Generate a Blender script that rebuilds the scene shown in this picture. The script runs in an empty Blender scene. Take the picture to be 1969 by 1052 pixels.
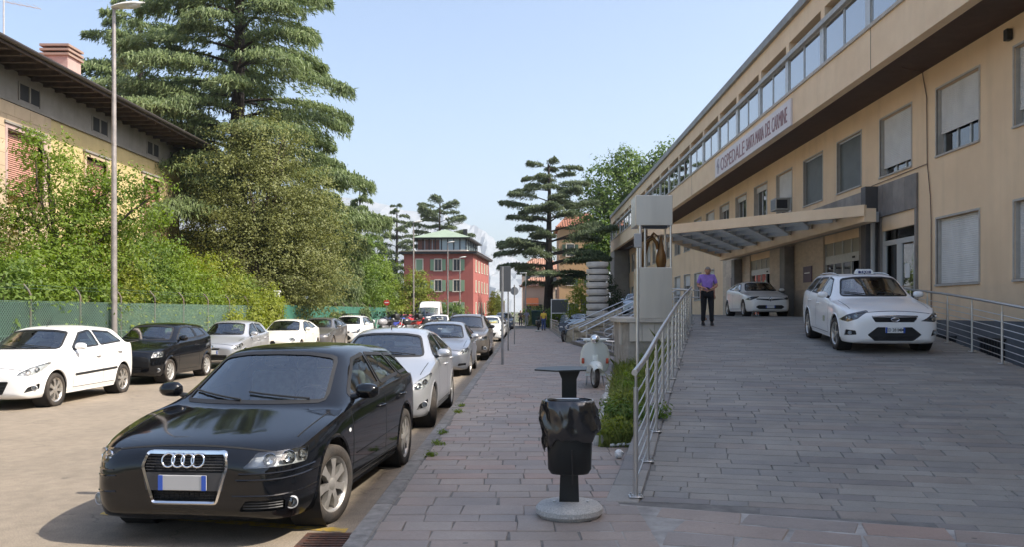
import bpy, bmesh, math, random
import numpy as np
from mathutils import Vector, Matrix
from mathutils.bvhtree import BVHTree
scene = bpy.context.scene
COL = scene.collection
R = math.radians
random.seed(7)
# ------------------------------------------------------------------ camera
F_PX, VPX, VPY, EYE = 1615.0, 1010.0, 600.0, 1.72      # photograph: 1969 x 1052
cam_d = bpy.data.cameras.new('camera')
cam = bpy.data.objects.new('camera', cam_d)
COL.objects.link(cam)
cam.location = (0, 0, EYE)
cam.rotation_euler = (R(90), 0, 0)
cam_d.sensor_width = 36.0
cam_d.lens = 36.0 * F_PX / 1969.0
cam_d.shift_x = (984.5 - VPX) / 1969.0
cam_d.shift_y = (VPY - 526.0) / 1969.0
cam_d.clip_start = 0.05
cam_d.clip_end = 20000
scene.camera = cam
# ------------------------------------------------------------------ world, sun, exposure
SUN = Vector((0.883, -0.24, 1.0)).normalized()          # towards the sun
SUN_EL = math.asin(SUN.z)
SUN_AZ = math.atan2(SUN.x, SUN.y)
world = bpy.data.worlds.new('World')
scene.world = world
world.use_nodes = True
wn = world.node_tree.nodes
wl = world.node_tree.links
bg = wn['Background']
sky = wn.new('ShaderNodeTexSky')
sky.sky_type = 'NISHITA'
sky.sun_disc = False
sky.sun_elevation = SUN_EL
sky.sun_rotation = SUN_AZ
sky.altitude = 200
sky.air_density = 1.0
sky.dust_density = 3.5
sky.ozone_density = 1.2
wl.new(sky.outputs[0], bg.inputs[0])
bg.inputs[1].default_value = 0.115
sun_d = bpy.data.lights.new('sun', 'SUN')
sun_d.energy = 3.15
sun_d.angle = R(0.55)
sun_d.color = (1.0, 0.93, 0.82)
sun_o = bpy.data.objects.new('sun', sun_d)
COL.objects.link(sun_o)
sun_o.rotation_euler = SUN.to_track_quat('Z', 'Y').to_euler()
sun_o.location = (30, -10, 40)
vs = scene.view_settings
vs.view_transform = 'Standard'
vs.look = 'None'
vs.gamma = 1
vs.exposure = 1.32
vs.use_curve_mapping = False
scene.render.engine = 'CYCLES'
scene.cycles.use_denoising = True
scene.cycles.max_bounces = 7
scene.cycles.diffuse_bounces = 4
scene.cycles.glossy_bounces = 3
scene.cycles.transmission_bounces = 4
scene.cycles.transparent_max_bounces = 10
scene.cycles.sample_clamp_indirect = 6
# ------------------------------------------------------------------ materials
MATS = {}
def _n(nt, kind, **kw):
 n = nt.nodes.new(kind)
 for k, v in kw.items():
  setattr(n, k, v)
 return n
def mat(name, col, rough=0.6, metal=0.0, spec=0.5, var=0.0, vscale=6.0, col2=None, bump=0.0, bscale=40.0,
  rnd=0.0, coat=0.0, emit=0.0, trans=0.0, stretch=None, detail=6.0, lo=0.35, hi=0.65, rvar=0.0, streak=0.0):
 """procedural Principled material: base colour, a noise towards col2 (or darker), per-object variation, bump."""
 if name in MATS:
  return MATS[name]
 m = bpy.data.materials.new(name)
 MATS[name] = m
 m.use_nodes = True
 nt = m.node_tree
 p = nt.nodes['Principled BSDF']
 L = nt.links.new
 col = tuple(col) + (1,)
 p.inputs['Base Color'].default_value = col
 p.inputs['Roughness'].default_value = rough
 p.inputs['Metallic'].default_value = metal
 p.inputs['Specular IOR Level'].default_value = spec
 if coat:
  p.inputs['Coat Weight'].default_value = coat
  p.inputs['Coat Roughness'].default_value = 0.03
 if trans:
  p.inputs['Transmission Weight'].default_value = trans
 if emit:
  p.inputs['Emission Color'].default_value = col
  p.inputs['Emission Strength'].default_value = emit
 cout = None
 need = var or col2 or bump or rnd or rvar or streak
 if need:
  tc = _n(nt, 'ShaderNodeTexCoord')
  vec = tc.outputs['Object']
  geo = _n(nt, 'ShaderNodeNewGeometry')
  vec = geo.outputs['Position']
  if stretch:
   mp = _n(nt, 'ShaderNodeMapping')
   mp.inputs['Scale'].default_value = stretch
   L(vec, mp.inputs['Vector'])
   vec = mp.outputs[0]
 if var or col2:
  nz = _n(nt, 'ShaderNodeTexNoise')
  nz.inputs['Scale'].default_value = vscale
  nz.inputs['Detail'].default_value = detail
  nz.inputs['Roughness'].default_value = 0.62
  L(vec, nz.inputs['Vector'])
  mr = _n(nt, 'ShaderNodeMapRange')
  mr.inputs['From Min'].default_value = lo
  mr.inputs['From Max'].default_value = hi
  L(nz.outputs['Fac'], mr.inputs['Value'])
  mx = _n(nt, 'ShaderNodeMix', data_type='RGBA')
  c2 = tuple(col2) + (1,) if col2 else tuple(c * (1 - var) for c in col[:3]) + (1,)
  mx.inputs['A'].default_value = col
  mx.inputs['B'].default_value = c2
  L(mr.outputs[0], mx.inputs['Factor'])
  cout = mx.outputs['Result']
 if streak:
  nz = _n(nt, 'ShaderNodeTexNoise')
  nz.inputs['Scale'].default_value = 1.0
  nz.inputs['Detail'].default_value = 5
  mp = _n(nt, 'ShaderNodeMapping')
  mp.inputs['Scale'].default_value = (2.2, 2.2, 0.16)
  L(geo.outputs['Position'], mp.inputs['Vector'])
  L(mp.outputs[0], nz.inputs['Vector'])
  mr = _n(nt, 'ShaderNodeMapRange')
  mr.inputs['From Min'].default_value = 0.5
  mr.inputs['From Max'].default_value = 0.75
  mr.inputs['To Max'].default_value = streak
  L(nz.outputs['Fac'], mr.inputs['Value'])
  mx = _n(nt, 'ShaderNodeMix', data_type='RGBA')
  if cout:
   L(cout, mx.inputs['A'])
  else:
   mx.inputs['A'].default_value = col
  mx.inputs['B'].default_value = tuple(c * 0.45 for c in col[:3]) + (1,)
  L(mr.outputs[0], mx.inputs['Factor'])
  cout = mx.outputs['Result']
 if rnd:
  oi = _n(nt, 'ShaderNodeObjectInfo')
  hs = _n(nt, 'ShaderNodeHueSaturation')
  mr = _n(nt, 'ShaderNodeMapRange')
  mr.inputs['To Min'].default_value = 1 - rnd
  mr.inputs['To Max'].default_value = 1 + rnd
  L(oi.outputs['Random'], mr.inputs['Value'])
  L(mr.outputs[0], hs.inputs['Value'])
  if cout:
   L(cout, hs.inputs['Color'])
  else:
   hs.inputs['Color'].default_value = col
  cout = hs.outputs[0]
 if cout:
  L(cout, p.inputs['Base Color'])
 if rvar:
  nz = _n(nt, 'ShaderNodeTexNoise')
  nz.inputs['Scale'].default_value = vscale * 2.3
  L(vec, nz.inputs['Vector'])
  mr = _n(nt, 'ShaderNodeMapRange')
  mr.inputs['To Min'].default_value = max(0.02, rough - rvar)
  mr.inputs['To Max'].default_value = rough + rvar
  L(nz.outputs['Fac'], mr.inputs['Value'])
  L(mr.outputs[0], p.inputs['Roughness'])
 if bump:
  nz = _n(nt, 'ShaderNodeTexNoise')
  nz.inputs['Scale'].default_value = bscale
  nz.inputs['Detail'].default_value = 5
  L(vec, nz.inputs['Vector'])
  bp = _n(nt, 'ShaderNodeBump')
  bp.inputs['Strength'].default_value = bump
  bp.inputs['Distance'].default_value = 0.02
  L(nz.outputs['Fac'], bp.inputs['Height'])
  L(bp.outputs[0], p.inputs['Normal'])
 return m
def glass(name, tint, refl=0.06, dark=0.0, rough=0.0):
 """thin pane: tinted see-through with a mirror reflection that grows at grazing angles."""
 if name in MATS:
  return MATS[name]
 m = bpy.data.materials.new(name)
 MATS[name] = m
 m.use_nodes = True
 nt = m.node_tree
 nt.nodes.remove(nt.nodes['Principled BSDF'])
 out = nt.nodes['Material Output']
 L = nt.links.new
 tr = _n(nt, 'ShaderNodeBsdfTransparent')
 tr.inputs[0].default_value = tuple(tint) + (1,)
 gl = _n(nt, 'ShaderNodeBsdfGlossy')
 gl.inputs['Roughness'].default_value = rough
 gl.inputs['Color'].default_value = (1, 1, 1, 1)
 fr = _n(nt, 'ShaderNodeFresnel')
 fr.inputs[0].default_value = 1.55
 ad = _n(nt, 'ShaderNodeMath', operation='ADD')
 ad.inputs[1].default_value = refl
 L(fr.outputs[0], ad.inputs[0])
 mx = _n(nt, 'ShaderNodeMixShader')
 L(ad.outputs[0], mx.inputs[0])
 L(tr.outputs[0], mx.inputs[1])
 L(gl.outputs[0], mx.inputs[2])
 L(mx.outputs[0], out.inputs[0])
 return m
def leaf_mat(name, c1, c2, trans=0.35, rough=0.55, scale=0.6):
 if name in MATS:
  return MATS[name]
 m = bpy.data.materials.new(name)
 MATS[name] = m
 m.use_nodes = True
 nt = m.node_tree
 p = nt.nodes['Principled BSDF']
 out = nt.nodes['Material Output']
 L = nt.links.new
 geo = _n(nt, 'ShaderNodeNewGeometry')
 nz = _n(nt, 'ShaderNodeTexNoise')
 nz.inputs['Scale'].default_value = scale
 nz.inputs['Detail'].default_value = 3
 L(geo.outputs['Position'], nz.inputs['Vector'])
 ad = _n(nt, 'ShaderNodeMath', operation='MULTIPLY_ADD')
 ad.inputs[1].default_value = 0.55
 L(geo.outputs['Random Per Island'], ad.inputs[0])
 mr = _n(nt, 'ShaderNodeMapRange')
 mr.inputs['From Min'].default_value = 0.3
 mr.inputs['From Max'].default_value = 0.7
 mr.inputs['To Min'].default_value = 0.0
 mr.inputs['To Max'].default_value = 0.5
 L(nz.outputs['Fac'], mr.inputs['Value'])
 L(mr.outputs[0], ad.inputs[2])
 mx = _n(nt, 'ShaderNodeMix', data_type='RGBA')
 mx.inputs['A'].default_value = tuple(c1) + (1,)
 mx.inputs['B'].default_value = tuple(c2) + (1,)
 L(ad.outputs[0], mx.inputs['Factor'])
 L(mx.outputs['Result'], p.inputs['Base Color'])
 p.inputs['Roughness'].default_value = rough
 p.inputs['Specular IOR Level'].default_value = 0.35
 tl = _n(nt, 'ShaderNodeBsdfTranslucent')
 hs = _n(nt, 'ShaderNodeHueSaturation')
 hs.inputs['Value'].default_value = 1.5
 hs.inputs['Saturation'].default_value = 1.1
 L(mx.outputs['Result'], hs.inputs['Color'])
 L(hs.outputs[0], tl.inputs[0])
 ms = _n(nt, 'ShaderNodeMixShader')
 ms.inputs[0].default_value = trans
 L(p.outputs[0], ms.inputs[1])
 L(tl.outputs[0], ms.inputs[2])
 L(ms.outputs[0], out.inputs[0])
 return m
def screen_mat(name, col, alpha):
 m = bpy.data.materials.new(name)
 m.use_nodes = True
 nt = m.node_tree
 p = nt.nodes['Principled BSDF']
 out = nt.nodes['Material Output']
 p.inputs['Base Color'].default_value = tuple(col) + (1,)
 p.inputs['Roughness'].default_value = 0.7
 geo = _n(nt, 'ShaderNodeNewGeometry')
 nz = _n(nt, 'ShaderNodeTexNoise')
 nz.inputs['Scale'].default_value = 1.1
 nz.inputs['Detail'].default_value = 4
 nt.links.new(geo.outputs['Position'], nz.inputs['Vector'])
 hs = _n(nt, 'ShaderNodeHueSaturation')
 hs.inputs['Color'].default_value = tuple(col) + (1,)
 mr = _n(nt, 'ShaderNodeMapRange')
 mr.inputs['To Min'].default_value = 0.6
 mr.inputs['To Max'].default_value = 1.4
 nt.links.new(nz.outputs['Fac'], mr.inputs['Value'])
 nt.links.new(mr.outputs[0], hs.inputs['Value'])
 nt.links.new(hs.outputs[0], p.inputs['Base Color'])
 t = _n(nt, 'ShaderNodeBsdfTransparent')
 mx = _n(nt, 'ShaderNodeMixShader')
 mx.inputs[0].default_value = alpha
 nt.links.new(t.outputs[0], mx.inputs[1])
 nt.links.new(p.outputs[0], mx.inputs[2])
 nt.links.new(mx.outputs[0], out.inputs[0])
 return m
# ------------------------------------------------------------------ meshes and objects
class MB:
 """collects shapes; build() links them as ONE mesh object"""
 def __init__(s):
  s.v = []
  s.f = []
  s.mi = []
  s.cur = 0
 def add(s, vs_, fs_, M=None):
  b = len(s.v)
  if M is not None:
   vs_ = [M @ Vector(p) for p in vs_]
  s.v.extend([tuple(p) for p in vs_])
  for f in fs_:
   s.f.append(tuple(b + i for i in f))
   s.mi.append(s.cur)
  return s
 def box(s, x0, x1, y0, y1, z0, z1, M=None):
  v = [(x0, y0, z0), (x1, y0, z0), (x1, y1, z0), (x0, y1, z0), (x0, y0, z1), (x1, y0, z1), (x1, y1, z1), (x0, y1, z1)]
  f = [(0, 3, 2, 1), (4, 5, 6, 7), (0, 1, 5, 4), (1, 2, 6, 5), (2, 3, 7, 6), (3, 0, 4, 7)]
  return s.add(v, f, M)
 def cbox(s, c, d, M=None):
  return s.box(c[0] - d[0] / 2, c[0] + d[0] / 2, c[1] - d[1] / 2, c[1] + d[1] / 2, c[2] - d[2] / 2, c[2] + d[2] / 2, M)
 def bbox(s, c, d, r, M=None, seg=2):
  """bevelled box"""
  bm = bmesh.new()
  bmesh.ops.create_cube(bm, size=1, matrix=Matrix.Translation(c) @ Matrix.Diagonal((d[0], d[1], d[2], 1)))
  bmesh.ops.bevel(bm, geom=bm.edges[:] + bm.verts[:], offset=r, segments=seg, profile=0.5, affect='EDGES', clamp_overlap=True)
  bm.verts.index_update()
  s.add([v.co.copy() for v in bm.verts], [[v.index for v in f.verts] for f in bm.faces], M)
  bm.free()
  return s
 def quad(s, a, b, c, d, M=None):
  return s.add([a, b, c, d], [(0, 1, 2, 3)], M)
 def poly(s, pts, M=None):
  return s.add(pts, [tuple(range(len(pts)))], M)
 def prism(s, pts, d, M=None):
  """planar polygon pts (3d) extruded by vector d"""
  d = Vector(d)
  n = len(pts)
  v = [Vector(p) for p in pts]
  v = v + [p + d for p in v]
  f = [tuple(reversed(range(n))), tuple(range(n, 2 * n))]
  for i in range(n):
   j = (i + 1) % n
   f.append((i, j, n + j, n + i))
  return s.add(v, f, M)
 def tube(s, path, r, n=8, M=None, caps=True, closed=False, up=None):
  """tube along path; r number or list"""
  P = [Vector(p) for p in path]
  m = len(P)
  rr = r if isinstance(r, (list, tuple)) else [r] * m
  rings = []
  prev = None
  for i in range(m):
   if closed:
    t = P[(i + 1) % m] - P[i - 1]
   else:
    t = P[min(i + 1, m - 1)] - P[max(i - 1, 0)]
   if t.length < 1e-9:
    t = Vector((0, 0, 1))
   t.normalize()
   if prev is None:
    a = Vector((0, 0, 1)) if abs(t.z) < 0.9 else Vector((1, 0, 0))
    if up:
     a = Vector(up)
    u = t.cross(a).normalized()
   else:
    u = (prev - t * prev.dot(t))
    u = u.normalized() if u.length > 1e-6 else t.orthogonal().normalized()
   prev = u
   w = t.cross(u)
   rings.append([P[i] + (u * math.cos(2 * math.pi * k / n) + w * math.sin(2 * math.pi * k / n)) * rr[i] for k in range(n)])
  v = [p for rg in rings for p in rg]
  f = []
  last = m if closed else m - 1
  for i in range(last):
   j = (i + 1) % m
   for k in range(n):
    k2 = (k + 1) % n
    f.append((i * n + k, i * n + k2, j * n + k2, j * n + k))
  if caps and not closed:
   f.append(tuple(reversed(range(n))))
   f.append(tuple((m - 1) * n + k for k in range(n)))
  return s.add(v, f, M)
 def cyl(s, a, b, r, n=16, M=None, r2=None):
  return s.tube([a, b], [r, r if r2 is None else r2], n, M)
 def lathe(s, prof, n=24, M=None, ang=2 * math.pi, axis='Z', caps=False):
  """prof: list of (r, h); revolve about axis"""
  full = abs(ang - 2 * math.pi) < 1e-6
  k = n if full else n + 1
  v = []
  for (r, h) in prof:
   for i in range(k):
    a = ang * i / n
    c, sn = r * math.cos(a), r * math.sin(a)
    v.append({'Z': (c, sn, h), 'X': (h, c, sn), 'Y': (sn, h, c)}[axis])
  f = []
  for j in range(len(prof) - 1):
   for i in range(n):
    i2 = (i + 1) % k
    f.append((j * k + i, j * k + i2, (j + 1) * k + i2, (j + 1) * k + i))
  if caps and full:
   f.append(tuple(reversed(range(k))))
   f.append(tuple((len(prof) - 1) * k + i for i in range(k)))
  return s.add(v, f, M)
 def loft(s, rings, closed=True, caps=True, M=None):
  n = len(rings[0])
  v = [p for rg in rings for p in rg]
  f = []
  for i in range(len(rings) - 1):
   for k in range(n if closed else n - 1):
    k2 = (k + 1) % n
    f.append((i * n + k, i * n + k2, (i + 1) * n + k2, (i + 1) * n + k))
  if caps and closed:
   f.append(tuple(reversed(range(n))))
   f.append(tuple((len(rings) - 1) * n + k for k in range(n)))
  return s.add(v, f, M)
 def mesh(s, name, mats, smooth=None):
  me = bpy.data.meshes.new(name)
  me.from_pydata(s.v, [], s.f)
  for m in (mats if isinstance(mats, (list, tuple)) else [mats]):
   me.materials.append(m)
  if any(s.mi):
   me.polygons.foreach_set('material_index', s.mi)
  bm = bmesh.new()
  bm.from_mesh(me)
  bmesh.ops.recalc_face_normals(bm, faces=bm.faces)
  bm.to_mesh(me)
  bm.free()
  finish(me, smooth)
  return me
 def build(s, name, mats, parent=None, smooth=None, loc=None, rot=None, **tags):
  o = bpy.data.objects.new(name, s.mesh(name, mats, smooth))
  COL.objects.link(o)
  if parent is not None:
   o.parent = parent
  if loc is not None:
   o.location = loc
  if rot is not None:
   o.rotation_euler = rot
  return tag(o, **tags)
def finish(me, smooth):
 if smooth is not None:
  me.polygons.foreach_set('use_smooth', [True] * len(me.polygons))
  if smooth < 179:
   me.set_sharp_from_angle(angle=R(smooth))
 me.update()
def tag(o, label=None, cat=None, group=None, kind=None):
 if label:
  o['label'] = label
 if cat:
  o['category'] = cat
 if group:
  o['group'] = group
 if kind:
  o['kind'] = kind
 return o
def empty(name, loc=(0, 0, 0), rz=0.0, parent=None, **tags):
 o = bpy.data.objects.new(name, None)
 COL.objects.link(o)
 o.location = loc
 o.rotation_euler = (0, 0, rz)
 o.empty_display_size = 0.2
 if parent is not None:
  o.parent = parent
 return tag(o, **tags)
def put(name, me, parent=None, loc=None, rot=None, **tags):
 """link an object that shares mesh data me"""
 o = bpy.data.objects.new(name, me)
 COL.objects.link(o)
 if parent is not None:
  o.parent = parent
 if loc is not None:
  o.location = loc
 if rot is not None:
  o.rotation_euler = rot
 return tag(o, **tags)
def copy_tree(o, parent=None):
 kids = [c for c in bpy.data.objects if c.parent == o]
 c = o.copy()
 COL.objects.link(c)
 c.parent = parent
 for k in kids:
  copy_tree(k, c)
 return c
def np_mesh(name, V, Fidx, nper, mats, smooth=False, mi=None):
 """fast mesh from numpy: V (n,3), Fidx (m,nper)"""
 me = bpy.data.meshes.new(name)
 V = np.asarray(V, dtype=np.float32)
 Fidx = np.asarray(Fidx, dtype=np.int32)
 me.vertices.add(len(V))
 me.vertices.foreach_set('co', V.ravel())
 me.loops.add(Fidx.size)
 me.loops.foreach_set('vertex_index', Fidx.ravel())
 me.polygons.add(len(Fidx))
 me.polygons.foreach_set('loop_start', np.arange(0, Fidx.size, nper, dtype=np.int32))
 me.polygons.foreach_set('loop_total', np.full(len(Fidx), nper, dtype=np.int32))
 for m in (mats if isinstance(mats, (list, tuple)) else [mats]):
  me.materials.append(m)
 if mi is not None:
  me.polygons.foreach_set('material_index', np.asarray(mi, dtype=np.int32))
 me.update(calc_edges=True)
 if smooth:
  me.polygons.foreach_set('use_smooth', [True] * len(me.polygons))
 return me
SCRATCH = bpy.data.scenes.new('scratch')
def scratch_mesh(o):
 """evaluate the modifiers of o alone, in a scene that holds nothing else"""
 SCRATCH.collection.objects.link(o)
 with bpy.context.temp_override(scene=SCRATCH, view_layer=SCRATCH.view_layers[0]):
  dg = bpy.context.evaluated_depsgraph_get()
  dg.update()
 me = bpy.data.meshes.new_from_object(o.evaluated_get(dg))
 SCRATCH.collection.objects.unlink(o)
 return me
def text_mesh(name, txt, size, mat_, ext=0.002, xscale=1.0, align='CENTER', bold=0.0):
 cu = bpy.data.curves.new(name, 'FONT')
 cu.body = txt
 cu.size = size
 cu.extrude = ext
 cu.offset = bold
 cu.align_x = align
 cu.align_y = 'CENTER'
 cu.resolution_u = 3
 o = bpy.data.objects.new(name, cu)
 me = scratch_mesh(o)
 bpy.data.objects.remove(o)
 bpy.data.curves.remove(cu)
 for v in me.vertices:
  v.co.x *= xscale
 me.materials.clear()
 me.materials.append(mat_)
 return me
def lerp(a, b, t):
 return a + (b - a) * t
def interp(tab, x):
 """piecewise-linear table [(x, y), ...]"""
 if x <= tab[0][0]:
  return tab[0][1]
 for (a, b), (c, d) in zip(tab, tab[1:]):
  if x <= c:
   return lerp(b, d, (x - a) / (c - a)) if c > a else d
 return tab[-1][1]
def smooth_interp(tab, x):
 if x <= tab[0][0]:
  return tab[0][1]
 if x >= tab[-1][0]:
  return tab[-1][1]
 xs = [t[0] for t in tab]
 ys = [t[1] for t in tab]
 n = len(tab)
 i = max(k for k in range(n - 1) if xs[k] <= x)
 h = xs[i + 1] - xs[i]
 d = [(ys[k + 1] - ys[k]) / (xs[k + 1] - xs[k]) for k in range(n - 1)]
 def slope(k):
  if k == 0:
   return d[0]
  if k == n - 1:
   return d[-1]
  if d[k - 1] * d[k] <= 0:
   return 0.0
  return 2 * d[k - 1] * d[k] / (d[k - 1] + d[k])
 t = (x - xs[i]) / h
 return ((2 * t**3 - 3 * t**2 + 1) * ys[i] + (t**3 - 2 * t**2 + t) * h * slope(i) + (-2 * t**3 + 3 * t**2) * ys[i + 1]
   + (t**3 - t**2) * h * slope(i + 1))
# ================================================================== ground, road, pavement, ramp
SW = 0.12                                              # pavement level above the road
OX, OY = 0.66, 7.06                                    # near left corner of the ramp
AX, AY = 0.2195, 0.9756                                # ramp axis; across is (AY, -AX)
def ramp_z(s):
 return smooth_interp([(-2, SW - 0.02), (0, SW + 0.004), (4, 0.43), (9, 0.80), (12.6, 1.04), (17.7, 1.32), (21.5, 1.53), (30, 1.53)], s)
def st(s, t):
 return (OX + s * AX + t * AY, OY + s * AY - t * AX)
def to_st(x, y):
 dx, dy = x - OX, y - OY
 return dx * AX + dy * AY, dx * AY - dy * AX
def paving_mat(name, cols, bump=0.25, dirt=0.35):
 m = bpy.data.materials.new(name)
 m.use_nodes = True
 nt = m.node_tree
 p = nt.nodes['Principled BSDF']
 L = nt.links.new
 oi = _n(nt, 'ShaderNodeObjectInfo')
 geo = _n(nt, 'ShaderNodeNewGeometry')
 ad = _n(nt, 'ShaderNodeMath', operation='ADD')
 L(oi.outputs['Random'], ad.inputs[0])
 L(geo.outputs['Random Per Island'], ad.inputs[1])
 fr = _n(nt, 'ShaderNodeMath', operation='FRACT')
 L(ad.outputs[0], fr.inputs[0])
 cr = _n(nt, 'ShaderNodeValToRGB')
 cr.color_ramp.interpolation = 'CONSTANT'
 e = cr.color_ramp.elements
 e[0].position = 0
 e[0].color = tuple(cols[0]) + (1,)
 e[1].position = 1.0 / len(cols)
 e[1].color = tuple(cols[1]) + (1,)
 for i, c in enumerate(cols[2:], 2):
  k = e.new(i / len(cols))
  k.color = tuple(c) + (1,)
 L(fr.outputs[0], cr.inputs[0])
 n1 = _n(nt, 'ShaderNodeTexNoise')
 n1.inputs['Scale'].default_value = 1.3
 n1.inputs['Detail'].default_value = 7
 n1.inputs['Roughness'].default_value = 0.65
 L(geo.outputs['Position'], n1.inputs['Vector'])
 mr = _n(nt, 'ShaderNodeMapRange')
 mr.inputs['From Min'].default_value = 0.3
 mr.inputs['From Max'].default_value = 0.72
 mr.inputs['To Min'].default_value = 1.15
 mr.inputs['To Max'].default_value = 1.15 - dirt
 L(n1.outputs['Fac'], mr.inputs['Value'])
 hs = _n(nt, 'ShaderNodeHueSaturation')
 L(cr.outputs[0], hs.inputs['Color'])
 L(mr.outputs[0], hs.inputs['Value'])
 # dark old chewing-gum spots
 vo = _n(nt, 'ShaderNodeTexVoronoi')
 vo.inputs['Scale'].default_value = 2.6
 L(geo.outputs['Position'], vo.inputs['Vector'])
 lt = _n(nt, 'ShaderNodeMath', operation='LESS_THAN')
 lt.inputs[1].default_value = 0.055
 L(vo.outputs['Distance'], lt.inputs[0])
 mx = _n(nt, 'ShaderNodeMix', data_type='RGBA')
 mx.inputs['B'].default_value = (0.045, 0.043, 0.04, 1)
 ml = _n(nt, 'ShaderNodeMath', operation='MULTIPLY')
 ml.inputs[1].default_value = 0.7
 L(lt.outputs[0], ml.inputs[0])
 L(ml.outputs[0], mx.inputs['Factor'])
 L(hs.outputs[0], mx.inputs['A'])
 n3 = _n(nt, 'ShaderNodeTexNoise')
 n3.inputs['Scale'].default_value = 55
 n3.inputs['Detail'].default_value = 4
 L(geo.outputs['Position'], n3.inputs['Vector'])
 m3 = _n(nt, 'ShaderNodeMapRange')
 m3.inputs['To Min'].default_value = 0.8
 m3.inputs['To Max'].default_value = 1.2
 L(n3.outputs['Fac'], m3.inputs['Value'])
 h3 = _n(nt, 'ShaderNodeHueSaturation')
 L(mx.outputs['Result'], h3.inputs['Color'])
 L(m3.outputs[0], h3.inputs['Value'])
 L(h3.outputs[0], p.inputs['Base Color'])
 p.inputs['Roughness'].default_value = 0.62
 n2 = _n(nt, 'ShaderNodeTexNoise')
 n2.inputs['Scale'].default_value = 18
 n2.inputs['Detail'].default_value = 8
 L(geo.outputs['Position'], n2.inputs['Vector'])
 bp = _n(nt, 'ShaderNodeBump')
 bp.inputs['Strength'].default_value = bump
 bp.inputs['Distance'].default_value = 0.012
 L(n2.outputs['Fac'], bp.inputs['Height'])
 L(bp.outputs[0], p.inputs['Normal'])
 return m
M_PAVE = paving_mat('porphyry_paving', [(0.289, 0.233, 0.197), (0.271, 0.229, 0.199), (0.315, 0.256, 0.214), (0.258, 0.220, 0.193),
          (0.302, 0.241, 0.201), (0.328, 0.237, 0.192), (0.279, 0.235, 0.204), (0.299, 0.252, 0.215)])
M_RAMP = paving_mat('grey_porphyry_paving', [(0.238, 0.223, 0.197), (0.211, 0.198, 0.182), (0.260, 0.236, 0.204), (0.223, 0.211, 0.193),
            (0.250, 0.229, 0.200), (0.199, 0.182, 0.168), (0.278, 0.257, 0.226), (0.243, 0.211, 0.181),
            (0.230, 0.215, 0.192)], bump=0.2, dirt=0.4)
M_MORTAR = mat('mortar', (0.20, 0.19, 0.175), 0.9, var=0.45, vscale=5)
M_LIGHTMORTAR = mat('light_mortar', (0.42, 0.40, 0.37), 0.9, var=0.5, vscale=3)
M_CONC = mat('concrete', (0.33, 0.32, 0.30), 0.85, var=0.35, vscale=3, bump=0.2, bscale=60)
M_KERB = mat('kerb_granite', (0.27, 0.255, 0.235), 0.8, var=0.4, vscale=9, bump=0.3, bscale=50, rnd=0.12)
M_EARTH = mat('earth', (0.14, 0.115, 0.085), 0.95, var=0.5, vscale=4, bump=0.5, bscale=25)
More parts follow.
